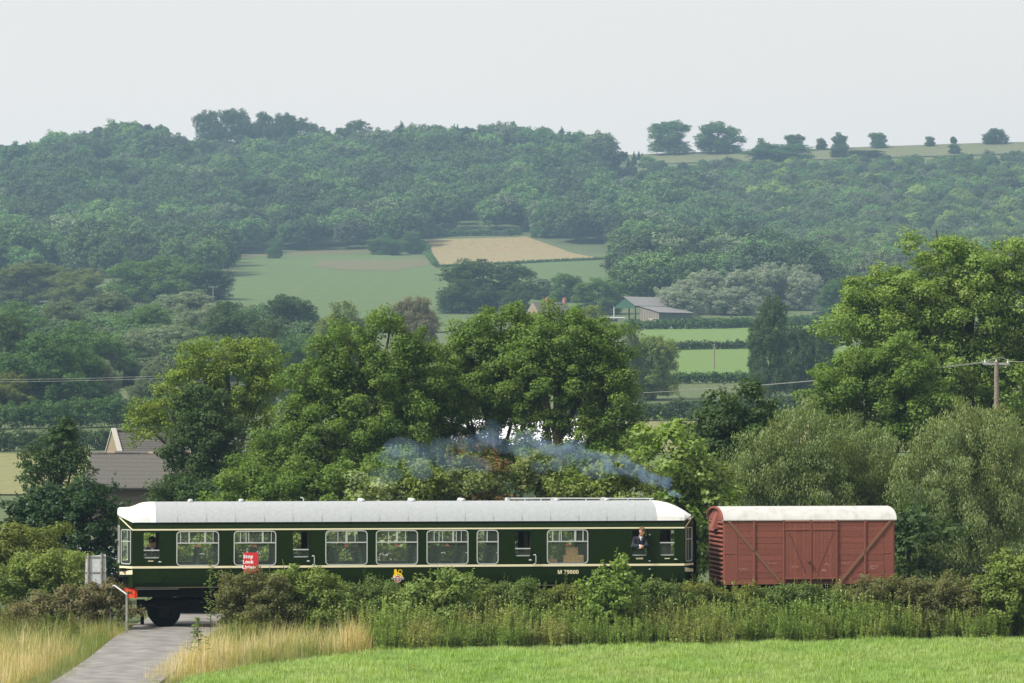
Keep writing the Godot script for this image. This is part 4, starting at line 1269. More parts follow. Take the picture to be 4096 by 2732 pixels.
	# cab windows
	for e in [0, 1]:
		var dirx := 1.0 if e else -1.0
		for s in [1.0, -1.0]:
			var a := Vector3(17.14 if e else 0.36, 0, 1.41 * s)
			var b := Vector3(17.5 if e else 0.0, 0, 0.85 * s)
			var U := (b - a).normalized()
			var N := Vector3(-U.z, 0, U.x)
			if N.x * dirx < 0:
				N = -N
			var L := a.distance_to(b)
			var h := [0.1, L - 0.08, 2.0, 3.02, 0.06]
			mb = MB.new()
			mb.rim(a, U, Vector3.UP, N, h, 0.03, 0.012)
			var A := a + U * 0.1 + Vector3(0, 2.66, 0)
			var B := a + U * (L - 0.08) + Vector3(0, 2.66, 0)
			mb.quad(A, B, B + Vector3(0, 0.025, 0), A + Vector3(0, 0.025, 0), N)
			var fr := part("cab_window_frame", mb.mesh(), alu, o)
			mb = MB.new()
			var i := -N * 0.02
			mb.quad(a + U * h[0] + Vector3(0, 2.0, 0) + i, a + U * h[1] + Vector3(0, 2.0, 0) + i, a + U * h[1] + Vector3(0, 3.02, 0) + i, a + U * h[0] + Vector3(0, 3.02, 0) + i, N)
			part("pane", mb.mesh(), glass, fr)
		for z in [-0.75, 0.05]:
			mb = MB.new()
			var c := Vector3(17.5 if e else 0.0, 0, 0)
			mb.rim(c, Vector3(0, 0, 1), Vector3.UP, Vector3(dirx, 0, 0), [z, z + 0.7, 2.0, 3.1, 0.06], 0.03, 0.012)
			var fr := part("windscreen_frame", mb.mesh(), alu, o)
			mb = MB.new()
			var x: float = c.x - dirx * 0.02
			mb.quad(Vector3(x, 2.0, z), Vector3(x, 2.0, z + 0.7), Vector3(x, 3.1, z + 0.7), Vector3(x, 3.1, z), Vector3(dirx, 0, 0))
			part("pane", mb.mesh(), glass, fr)
			mb = MB.new()
			mb.tube([Vector3(c.x + dirx * 0.03, 2.65, z + 0.65), Vector3(c.x + dirx * 0.03, 2.5, z + 0.3)], [0.01, 0.006], 5)
			part("wiper", mb.mesh(), black, fr)
		# cream whisker on the cab corner, lamp box under it
		for s in [1.0, -1.0]:
			mb = MB.new()
			var a := Vector3(17.14 if e else 0.36, 1.69, 1.424 * s)
			var b := Vector3(17.5 if e else 0.0, 1.66, 0.86 * s)
			var n := Vector3(dirx, 0, s * 0.64).normalized() * 0.01
			mb.quad(a + n, b + n, b + n + Vector3(0, 0.09, 0), a + n + Vector3(0, 0.13, 0), n)
			mb.quad(a, b, b + n, a + n, Vector3.DOWN)
			part("cream_whisker", mb.mesh(), cream, o)
			mb = MB.new()
			var lx := 17.42 if e else 0.08
			mb.box(Vector3(lx - 0.13, 1.56, 1.18 * s - 0.12), Vector3(lx + 0.13, 1.63, 1.18 * s + 0.12), 0.02)
			mb.box(Vector3(lx - 0.09, 1.83, 1.1 * s - 0.1), Vector3(lx + 0.09, 1.87, 1.1 * s + 0.1), 0.015)
			part("step", mb.mesh(), black, o)
		# buffer beam bent to the cab plan
		mb = MB.new()
		var plan := [Vector2(0.44, 1.34), Vector2(0.0, 0.88), Vector2(-0.02, -0.88), Vector2(0.44, -1.34)]
		for k in 3:
			var p: Vector2 = plan[k]
			var q: Vector2 = plan[k + 1]
			var P := Vector3(17.5 - p.x if e else p.x, 0, p.y)
			var Q := Vector3(17.5 - q.x if e else q.x, 0, q.y)
			var nn := Vector3(dirx, 0, p.y + q.y).normalized() if k != 1 else Vector3(dirx, 0, 0)
			mb.quad(P + Vector3(0, 0.98, 0), Q + Vector3(0, 0.98, 0), Q + Vector3(0, 1.32, 0), P + Vector3(0, 1.32, 0), nn)
			var bk := Vector3(-dirx * 0.06, 0, 0)
			mb.quad(P + Vector3(0, 0.98, 0) + bk, Q + Vector3(0, 0.98, 0) + bk, Q + Vector3(0, 1.32, 0) + bk, P + Vector3(0, 1.32, 0) + bk, -nn)
			mb.quad(P + Vector3(0, 1.32, 0), Q + Vector3(0, 1.32, 0), Q + Vector3(0, 1.32, 0) + bk, P + Vector3(0, 1.32, 0) + bk, Vector3.UP)
			mb.quad(P + Vector3(0, 0.98, 0), Q + Vector3(0, 0.98, 0), Q + Vector3(0, 0.98, 0) + bk, P + Vector3(0, 0.98, 0) + bk, Vector3.DOWN)
		part("buffer_beam", mb.mesh(), mat("beam_red", lin(0.72, 0.055, 0.018), 0.45), o)
		for z in [-0.87, 0.87]:
			mb = MB.new()
			var bx := 17.5 if e else 0.0
			mb.tube([Vector3(bx, 1.13, z), Vector3(bx + dirx * 0.16, 1.13, z), Vector3(bx + dirx * 0.16, 1.13, z), Vector3(bx + dirx * 0.2, 1.13, z)], [0.1, 0.09, 0.19, 0.19], 16)
			part("buffer", mb.mesh(), black, o)
			mb = MB.new()
			mb.box(Vector3(bx + dirx * 0.06 - 0.08, 1.47, z - 0.12), Vector3(bx + dirx * 0.06 + 0.08, 1.62, z + 0.12), 0.03)
			mb.tube([Vector3(bx + dirx * 0.06, 1.48, z), Vector3(bx + dirx * 0.1, 1.3, z), Vector3(bx + dirx * 0.02, 1.2, z)], [0.03, 0.03, 0.03], 7)
			part("jumper_box", mb.mesh(), black, o)
	# seats
	mb = MB.new()
	mb.tf = Transform3D(Basis(Vector3.BACK, -0.22), Vector3(0.0, 0.42, 0))
	mb.box(Vector3(-0.06, 0, -0.5), Vector3(0.06, 0.52, 0.5), 0.04)
	for z in [-0.25, 0.25]:
		mb.box(Vector3(-0.07, 0.5, z - 0.19), Vector3(0.06, 0.76, z + 0.19), 0.05)
	mb.tf = Transform3D()
	mb.box(Vector3(-0.5, 0.32, -0.5), Vector3(0.02, 0.46, 0.5), 0.04)
	mb.box(Vector3(-0.45, 0.0, -0.42), Vector3(-0.05, 0.32, 0.42))
	var seat := mb.mesh()
	mb = MB.new()
	mb.tube([Vector3(0.12, 1.0, 0.54), Vector3(0.23, 1.02, 0.53), Vector3(0.26, 0.98, 0.53)], [0.018, 0.022, 0.018], 6)
	var grip := mb.mesh()
	var moq := mat("seat_moquette", lin(0.012, 0.035, 0.024), 0.9)
	for p in [[2.25, 1], [3.95, 1], [6.6, -1], [7.35, -1], [8.85, 1], [9.55, 1], [10.3, 1], [11.25, 1], [4.75, 1], [3.1, -1]]:
		for z in [-0.75, 0.72]:
			var st := part("seat", seat, moq, o, Transform3D(Basis(Vector3.UP, 0.0 if p[1] > 0 else PI), Vector3(p[0], 1.28, z)))
			part("seat_grip", grip, mat("grip_white", lin(0.7, 0.72, 0.7), 0.3), st)
	mb = MB.new()
	mb.box(Vector3(12.7, 1.28, -0.2), Vector3(14.2, 1.97, 1.2), 0.02)
	part("luggage_bench", mb.mesh(), inner, o)
	mb = MB.new()
	mb.box(Vector3(0.5, 1.28, -1.1), Vector3(0.75, 2.05, 1.0), 0.03)
	part("driving_desk", mb.mesh(), inner, o)
	# lettering and emblem
	var num := mat("number_cream", lin(0.75, 0.68, 0.45), 0.5)
	lettering("M 79900", 0.125, num, o, Vector3(13.545, 1.69, Z + 0.006), "carriage_number")
	lettering("GUARD", 0.05, num, o, Vector3(15.745, 2.09, Z + 0.022))
	for x in [0.9, 16.6]:
		mb = MB.new()
		mb.box(Vector3(x - 0.08, 2.075, Z + 0.018), Vector3(x + 0.08, 2.1, Z + 0.026))
		part("door_plate", mb.mesh(), num, o)
	var em := Node3D.new()
	em.name = "emblem"
	em.position = Vector3(8.352, 1.605, Z - 0.004)
	o.add_child(em)
	var yel := mat("emblem_yellow", lin(0.85, 0.56, 0.0), 0.5)
	mb = MB.new()
	mb.prism(PackedVector2Array([Vector2(-0.15, -0.05), Vector2(-0.165, -0.01), Vector2(-0.135, 0.02), Vector2(-0.12, 0.1), Vector2(-0.125, 0.15), Vector2(-0.11, 0.19), Vector2(-0.08, 0.205), Vector2(-0.045, 0.19), Vector2(-0.035, 0.13), Vector2(-0.03, 0.11), Vector2(0.02, 0.1), Vector2(0.07, 0.08), Vector2(0.11, 0.045), Vector2(0.14, 0.0), Vector2(0.15, -0.05), Vector2(0.11, -0.05), Vector2(0.08, 0.0), Vector2(0.04, 0.035), Vector2(-0.02, 0.04), Vector2(-0.08, 0.0), Vector2(-0.11, -0.05)]), Vector3.ZERO, Vector3.RIGHT, Vector3.UP, Vector3.BACK, 0.008)
	var tail := []
	for k in 15:
		var a := -1.2 + k * 0.36
		var rr := 0.075 - 0.0025 * k
		tail.append(Vector3(0.055 + cos(a) * rr, 0.13 + sin(a) * rr * 0.85, 0.004))
	var tr := []
	for k in 15:
		tr.append(0.011)
	mb.tube(tail, tr, 6)
	part("lion", mb.mesh(), yel, em)
	mb = MB.new()
	mb.tube([Vector3(-0.01, -0.09, 0), Vector3(-0.01, -0.09, 0.009)], [0.115, 0.115], 24)
	part("wheel_ring", mb.mesh(), mat("emblem_pink", lin(0.75, 0.6, 0.62), 0.5), em)
	mb = MB.new()
	mb.tube([Vector3(-0.01, -0.09, 0), Vector3(-0.01, -0.09, 0.0115)], [0.092, 0.092], 24)
	part("wheel_disc", mb.mesh(), mat("emblem_red", lin(0.5, 0.06, 0.07), 0.5), em)
	mb = MB.new()
	mb.tube([Vector3(-0.01, -0.09, 0), Vector3(-0.01, -0.09, 0.014)], [0.05, 0.05], 18)
	part("wheel_hub", mb.mesh(), mat("emblem_pink", lin(0.75, 0.6, 0.62), 0.5), em)
	mb = MB.new()
	mb.box(Vector3(-0.2, -0.115, 0), Vector3(0.18, -0.055, 0.016), 0.002)
	part("name_band", mb.mesh(), mat("emblem_silver", lin(0.5, 0.55, 0.55), 0.5), em)
	lettering("BRITISH RAILWAYS", 0.03, mat("emblem_ink", lin(0.06, 0.06, 0.08), 0.6), em, Vector3(-0.01, -0.086, 0.017))
	# underframe
	mb = MB.new()
	for s in [1.0, -1.0]:
		mb.box(Vector3(0.46, 1.0, 1.2 * s - 0.05), Vector3(17.04, 1.28, 1.2 * s + 0.05), 0.01)
	mb.box(Vector3(0.46, 1.05, -1.15), Vector3(17.04, 1.2, 1.15))
	mb.box(Vector3(5.2, 0.45, -1.15), Vector3(7.0, 1.05, 1.15), 0.05)
	mb.box(Vector3(7.6, 0.4, -1.1), Vector3(9.6, 1.05, 1.1), 0.08)
	mb.box(Vector3(10.2, 0.5, -1.15), Vector3(12.2, 1.05, 1.15), 0.05)
	part("underframe", mb.mesh(), black, o)
	mb = MB.new()
	mb.box(Vector3(0.5, 1.235, 1.345), Vector3(1.75, 1.255, 1.36))
	part("step_edge", mb.mesh(), mat("step_steel", lin(0.16, 0.17, 0.17), 0.5, 0.5), o)
	for bc in [2.65, 14.85]:
		var bg := Node3D.new()
		bg.name = "bogie"
		bg.position = Vector3(bc, 0, 0)
		o.add_child(bg, true)
		mb = MB.new()
		for s in [1.0, -1.0]:
			mb.prism(PackedVector2Array([Vector2(-1.95, 0.74), Vector2(-1.55, 0.86), Vector2(-0.6, 0.9), Vector2(0.6, 0.9), Vector2(1.55, 0.86), Vector2(1.95, 0.74), Vector2(1.95, 0.6), Vector2(0.7, 0.5), Vector2(-0.7, 0.5), Vector2(-1.95, 0.6)]), Vector3(0, 0, 1.0 * s - 0.05), Vector3.RIGHT, Vector3.UP, Vector3.BACK, 0.1)
			for ax in [-1.3, 1.3]:
				mb.box(Vector3(ax - 0.16, 0.38, 1.02 * s - 0.12), Vector3(ax + 0.16, 0.72, 1.02 * s + 0.12), 0.03)
				# leaf spring
				for k in 4:
					mb.prism(PackedVector2Array([Vector2(ax - 0.7 + k * 0.12, 0.80 - k * 0.02), Vector2(ax, 0.69 - k * 0.035), Vector2(ax + 0.7 - k * 0.12, 0.80 - k * 0.02), Vector2(ax + 0.7 - k * 0.12, 0.775 - k * 0.02), Vector2(ax, 0.66 - k * 0.035), Vector2(ax - 0.7 + k * 0.12, 0.775 - k * 0.02)]), Vector3(0, 0, 1.16 * s - 0.04), Vector3.RIGHT, Vector3.UP, Vector3.BACK, 0.08)
		mb.box(Vector3(-0.25, 0.6, -1.0), Vector3(0.25, 1.04, 1.0), 0.03)
		part("bogie_frame", mb.mesh(), black, bg)
		mb = MB.new()
		mb.box(Vector3(-2.03, 0.16, 0.7), Vector3(-1.92, 0.8, 0.8), 0.015)
		mb.box(Vector3(-2.15, 0.5, 0.85), Vector3(-1.9, 0.92, 1.15), 0.02)
		part("lifeguard", mb.mesh(), black, bg)
		for ax in [-1.3, 1.3]:
			mb = MB.new()
			for s in [1.0, -1.0]:
				mb.tube([Vector3(ax, 0.535, 0.69 * s), Vector3(ax, 0.535, 0.72 * s), Vector3(ax, 0.535, 0.725 * s), Vector3(ax, 0.535, 0.82 * s)], [0.48, 0.48, 0.45, 0.44], 28)
			mb.tube([Vector3(ax, 0.535, -0.9), Vector3(ax, 0.535, 0.9)], [0.07, 0.07], 10)
			part("wheelset", mb.mesh(), black, bg)
	# cardboard boxes inside
	for b in [["wide cardboard box, lower one of the two stacked at the carriage's last big window", Vector3(13.44, 1.972, 0.75), Vector3(14.07, 2.19, 1.15)], ["small cardboard box on top of the wide one at the carriage window", Vector3(13.52, 2.192, 0.78), Vector3(13.90, 2.43, 1.12)], ["flat cardboard box alone in the corner of the carriage window", Vector3(12.95, 1.972, 0.8), Vector3(13.25, 2.07, 1.15)]]:
		var base: Vector3 = (b[1] + b[2]) * 0.5
		base.y = b[1].y
		var half: Vector3 = (b[2] - b[1]) * 0.5
		var bo := thing("cardboard_box", b[0], "box", TRAIN + Basis(Vector3.UP, TURN) * base, TURN, "cardboard boxes in the railcar")
		mb = MB.new()
		mb.box(Vector3(-half.x, 0, -half.z), Vector3(half.x, half.y * 2.0, half.z), 0.008)
		part("carton", mb.mesh(), paint("cardboard", lin(0.55, 0.36, 0.17), 0.85, 0.12), bo)
		mb = MB.new()
		mb.box(Vector3(-half.x - 0.002, half.y * 2.0 - 0.06, -0.03), Vector3(half.x + 0.002, half.y * 2.0 + 0.002, 0.03))
		mb.box(Vector3(-0.004, 0.01, half.z - 0.002), Vector3(0.004, half.y * 2.0 - 0.01, half.z + 0.002))
		part("packing_tape", mb.mesh(), mat("tape", lin(0.62, 0.47, 0.28), 0.3), bo)


func build_van() -> void:
	var o := thing("goods_van", "red-brown wooden goods van with white curved roof behind the railcar", "wagon", TRAIN, TURN)
	var reds := []
	for i in 4:
		var k: float = [1.0, 0.93, 1.06, 0.97][i]
		var m := textured("van_red_%d" % i, noise_tex(60 + i, 0.02, [[0.15, Color(0.86, 0.84, 0.84)], [0.5, Color(0.97, 0.96, 0.95)], [0.85, Color(1, 0.98, 0.96)]], 512, 6), 0.9, 0.7, 0.15)
		m.uv1_offset = Vector3(i * 0.37, i * 0.61, 0)
		m.albedo_color = lin(0.215 * k, 0.066 * k, 0.046 * k)
		reds.append(m)
	var iron: Material = reds[1]
	var x0 := 18.42
	var x1 := 23.71
	var Z := 1.22
	# body core behind the planks
	var mb := MB.new()
	mb.box(Vector3(x0 + 0.03, 1.26, -Z + 0.03), Vector3(x1 - 0.03, 3.25, Z - 0.03))
	part("body", mb.mesh(), mat("van_gap", lin(0.10, 0.035, 0.028), 0.9), o)
	for s in [1.0, -1.0]:
		for seg in [[x0 + 0.42, 20.25], [21.92, x1 - 0.3]]:
			for i in 11:
				mb = MB.new()
				var y := 1.27 + i * 0.18
				mb.box(Vector3(seg[0], y, Z * s - 0.035), Vector3(seg[1], y + 0.175, Z * s + 0.012 + 0.003 * (i % 3)), 0.004)
				part("plank", mb.mesh(), reds[(i * 7 + int(seg[0])) % 4], o)
		for seg in [[x0, x0 + 0.41], [x1 - 0.29, x1]]:
			mb = MB.new()
			mb.box(Vector3(seg[0], 1.26, Z * s - 0.03), Vector3(seg[1], 3.25, Z * s + 0.012), 0.005)
			part("corner_plate", mb.mesh(), reds[0], o)
			mb = MB.new()
			mb.box(Vector3(seg[0] - 0.004, 2.2, Z * s - 0.02), Vector3(seg[1] - 0.1, 2.235, Z * s + 0.022), 0.005)
			part("corner_strap", mb.mesh(), iron, o)
		for x in [19.34, 22.81]:
			mb = MB.new()
			mb.box(Vector3(x - 0.035, 1.24, Z * s - 0.03), Vector3(x + 0.035, 3.25, Z * s + 0.05), 0.008)
			part("post", mb.mesh(), iron, o)
		for dg in [[18.54, 3.22, 20.24, 1.24], [23.6, 3.2, 21.96, 1.25]]:
			mb = MB.new()
			var a := Vector2(dg[0], dg[1])
			var b := Vector2(dg[2], dg[3])
			var nn := (b - a).orthogonal().normalized() * 0.036
			mb.prism(PackedVector2Array([a + nn, b + nn, b - nn, a - nn]), Vector3(0, 0, Z * s + (0.015 if s > 0 else -0.05)), Vector3.RIGHT, Vector3.UP, Vector3.BACK, 0.035)
			part("brace", mb.mesh(), mat("brace_rust", lin(0.17, 0.085, 0.05), 0.8), o)
		# pair of doors of upright planks
		for dd in [[20.28, 21.085, 1], [21.125, 21.9, -1]]:
			mb = MB.new()
			mb.box(Vector3(dd[0], 1.4, Z * s - 0.01), Vector3(dd[1], 3.24, Z * s + 0.03), 0.006)
			var door := part("door", mb.mesh(), mats["van_gap"], o)
			var n := 6
			var w: float = (dd[1] - dd[0]) / n
			for k in n:
				mb = MB.new()
				mb.box(Vector3(dd[0] + k * w + 0.002, 1.41, Z * s + (0.0 if s > 0 else -0.045)), Vector3(dd[0] + (k + 1) * w - 0.003, 3.23, Z * s + (0.045 if s > 0 else 0.0)), 0.004)
				part("plank", mb.mesh(), reds[(k * 3 + int(dd[0] * 2)) % 4], door)
			mb = MB.new()
			for y in [1.42, 2.92, 3.17]:
				mb.box(Vector3(dd[0], y, Z * s - 0.06), Vector3(dd[1], y + 0.05, Z * s + 0.06), 0.006)
			part("strap", mb.mesh(), iron, door)
			mb = MB.new()
			for k in 15:
				var t := (k + 0.5) / 15.0
				var cx: float = lerpf(dd[0] + 0.14, dd[0] + 0.65, t) if dd[2] > 0 else lerpf(dd[1] - 0.1, dd[1] - 0.6, t)
				mb.ball(Vector3(cx, lerpf(2.86, 1.62, t), (Z + 0.05) * s), Vector3(0.02, 0.03, 0.012), 4, 6)
			part("bolts", mb.mesh(), mat("bolt_dark", lin(0.12, 0.04, 0.03), 0.8), door)
		for x in [20.26, 21.105, 21.92]:
			mb = MB.new()
			mb.box(Vector3(x - 0.022, 1.26, Z * s - 0.03), Vector3(x + 0.022, 3.25, Z * s + 0.065), 0.006)
			part("door_post", mb.mesh(), iron, o)
	mb = MB.new()
	mb.tube([Vector3(21.0, 2.05, Z + 0.07), Vector3(21.05, 1.96, Z + 0.1), Vector3(21.1, 1.93, Z + 0.09), Vector3(21.11, 1.75, Z + 0.08)], [0.018, 0.022, 0.02, 0.012], 6)
	mb.ball(Vector3(21.04, 1.97, Z + 0.08), Vector3(0.05, 0.05, 0.03))
	part("door_latch", mb.mesh(), mat("bolt_dark", lin(0.12, 0.04, 0.03), 0.8), o)
	# pressed steel ends: deep horizontal corrugations, with a ventilator hood
	for e in [[x0, -1.0], [x1, 1.0]]:
		for i in 14:
			mb = MB.new()
			var y := 1.3 + i * 0.138
			var dx: float = e[1]
			mb.prism(PackedVector2Array([Vector2(0.0, y), Vector2(0.012, y + 0.008), Vector2(0.062, y + 0.05), Vector2(0.062, y + 0.07), Vector2(0.0, y + 0.112)]), Vector3(e[0], 0, -Z + 0.06), Vector3(dx, 0, 0), Vector3.UP, Vector3.BACK, Z * 2.0 - 0.12)
			part("end_rib", mb.mesh(), reds[i % 4], o)
		mb = MB.new()
		for s in [1.0, -1.0]:
			mb.box(Vector3(e[0] - 0.03, 1.26, (Z - 0.05) * s - 0.05), Vector3(e[0] + 0.03, 3.25, (Z - 0.05) * s + 0.05), 0.008)
		# arched head of the end
		var pts := PackedVector2Array()
		for k in 13:
			var t := PI * k / 12.0
			pts.append(Vector2(cos(t) * (Z - 0.02), 3.22 + 0.36 * sin(t)))
		mb.prism(pts, Vector3(e[0] - 0.02, 0, 0), Vector3(0, 0, 1), Vector3.UP, Vector3.RIGHT, 0.04)
		part("end_frame", mb.mesh(), reds[2], o)
		mb = MB.new()
		var dx2: float = e[1]
		var A := [Vector3(e[0] + dx2 * 0.02, 3.45, -0.2), Vector3(e[0] + dx2 * 0.02, 3.45, 0.2), Vector3(e[0] + dx2 * 0.22, 2.95, 0.3), Vector3(e[0] + dx2 * 0.22, 2.95, -0.3)]
		mb.quad(A[0], A[1], A[2], A[3], Vector3(dx2, 0.5, 0))
		mb.tri(A[1], A[2], Vector3(e[0], 2.95, 0.3), Vector3(0, 0, 1))
		mb.tri(A[0], A[3], Vector3(e[0], 2.95, -0.3), Vector3(0, 0, -1))
		part("vent_hood", mb.mesh(), reds[0], o)
	# curved roof with a lip
	mb = MB.new()
	var arc := []
	for k in 17:
		var t := PI * k / 16.0
		arc.append(Vector2(cos(t) * 1.27, 3.255 + 0.385 * pow(sin(t), 0.9)))
	for k in 16:
		var a: Vector2 = arc[k]
		var b: Vector2 = arc[k + 1]
		var na := Vector3(0, a.y - 2.4, a.x).normalized()
		var nb := Vector3(0, b.y - 2.4, b.x).normalized()
		for q in [0.0]:
			var A := Vector3(x0 - 0.09, a.y, a.x)
			var B := Vector3(x1 + 0.09, a.y, a.x)
			var C := Vector3(x1 + 0.09, b.y, b.x)
			var D := Vector3(x0 - 0.09, b.y, b.x)
			mb.raw(A, B, C, na, na, nb)
			mb.raw(A, C, D, na, nb, nb)
			var dn := Vector3(0, -0.03, 0)
			mb.quad(A + dn, B + dn, C + dn, D + dn, Vector3.DOWN)
			mb.quad(A, D, D + dn, A + dn, Vector3.LEFT)
			mb.quad(B, C, C + dn, B + dn, Vector3.RIGHT)
	for s in [1.0, -1.0]:
		mb.quad(Vector3(x0 - 0.09, 3.255, 1.27 * s), Vector3(x1 + 0.09, 3.255, 1.27 * s), Vector3(x1 + 0.09, 3.225, 1.27 * s), Vector3(x0 - 0.09, 3.225, 1.27 * s), Vector3(0, 0, s))
	part("roof", mb.mesh(), textured("van_roof", noise_tex(71, 0.01, [[0.2, lin(0.37, 0.365, 0.355)], [0.5, lin(0.45, 0.45, 0.452)], [0.8, lin(0.48, 0.482, 0.485)]], 512, 6), 0.45, 0.75), o)
	mb = MB.new()
	for k in 16:
		var a: Vector2 = arc[k] * Vector2(1.004, 1.002)
		var b: Vector2 = arc[k + 1] * Vector2(1.004, 1.002)
		mb.quad(Vector3(x0 - 0.11, a.y, a.x), Vector3(x0 - 0.05, a.y, a.x), Vector3(x0 - 0.05, b.y, b.x), Vector3(x0 - 0.11, b.y, b.x), Vector3(0, a.y - 2.4, a.x))
		mb.quad(Vector3(x0 - 0.11, a.y, a.x), Vector3(x0 - 0.11, b.y, b.x), Vector3(x0 - 0.11, b.y - 0.06, b.x), Vector3(x0 - 0.11, a.y - 0.06, a.x), Vector3.LEFT)
	part("roof_lip", mb.mesh(), reds[2], o)
	# worn chalk and stencil marks on the planks
	var chalk := mat("chalk", lin(0.42, 0.22, 0.19), 0.9)
	rng.seed = 5
	for c in [[18.98, 1.72, 0.28], [19.9, 1.9, 0.3], [20.6, 1.8, 0.28], [21.6, 1.85, 0.16], [21.5, 1.68, 0.14], [22.2, 1.9, 0.28], [23.1, 1.8, 0.26], [23.1, 1.74, 0.24]]:
		mb = MB.new()
		for k in 7:
			var px: float = c[0] + c[2] * (k / 7.0 - 0.5) + rng.randf_range(-0.01, 0.01)
			var py: float = c[1] + rng.randf_range(-0.03, 0.03)
			mb.box(Vector3(px, py, Z + 0.02), Vector3(px + 0.03, py + rng.randf_range(0.008, 0.035), Z + (0.0235 if c[0] < 20.2 or c[0] > 21.95 else 0.048)))
		part("chalk_mark", mb.mesh(), chalk, o)
	# running gear
	var black: Material = mats["underframe_black"]
	mb = MB.new()
	for s in [1.0, -1.0]:
		mb.box(Vector3(x0 + 0.05, 1.02, 0.95 * s - 0.06), Vector3(x1 - 0.05, 1.25, 0.95 * s + 0.06), 0.01)
	mb.box(Vector3(x0 + 0.02, 1.0, -1.15), Vector3(x0 + 0.12, 1.25, 1.15), 0.01)
	mb.box(Vector3(x1 - 0.12, 1.0, -1.15), Vector3(x1 - 0.02, 1.25, 1.15), 0.01)
	for ax in [19.55, 22.6]:
		for s in [1.0, -1.0]:
			mb.box(Vector3(ax - 0.13, 0.4, 0.95 * s - 0.1), Vector3(ax + 0.13, 0.95, 0.95 * s + 0.1), 0.02)
			mb.prism(PackedVector2Array([Vector2(ax - 0.6, 0.98), Vector2(ax, 0.78), Vector2(ax + 0.6, 0.98), Vector2(ax + 0.6, 0.93), Vector2(ax, 0.68), Vector2(ax - 0.6, 0.93)]), Vector3(0, 0, 1.0 * s - 0.05), Vector3.RIGHT, Vector3.UP, Vector3.BACK, 0.1)
	part("chassis", mb.mesh(), black, o)
	for ax in [19.55, 22.6]:
		mb = MB.new()
		for s in [1.0, -1.0]:
			mb.tube([Vector3(ax, 0.535, 0.69 * s), Vector3(ax, 0.535, 0.72 * s), Vector3(ax, 0.535, 0.725 * s), Vector3(ax, 0.535, 0.82 * s)], [0.48, 0.48, 0.45, 0.44], 28)
		mb.tube([Vector3(ax, 0.535, -0.9), Vector3(ax, 0.535, 0.9)], [0.06, 0.06], 10)
		part("wheelset", mb.mesh(), black, o)
	for e in [[x0, -1.0], [x1, 1.0]]:
		for z in [-0.87, 0.87]:
			mb = MB.new()
			mb.tube([Vector3(e[0], 1.12, z), Vector3(e[0] + e[1] * 0.3, 1.12, z), Vector3(e[0] + e[1] * 0.3, 1.12, z), Vector3(e[0] + e[1] * 0.34, 1.12, z)], [0.09, 0.08, 0.16, 0.16], 14)
			part("buffer", mb.mesh(), black, o)


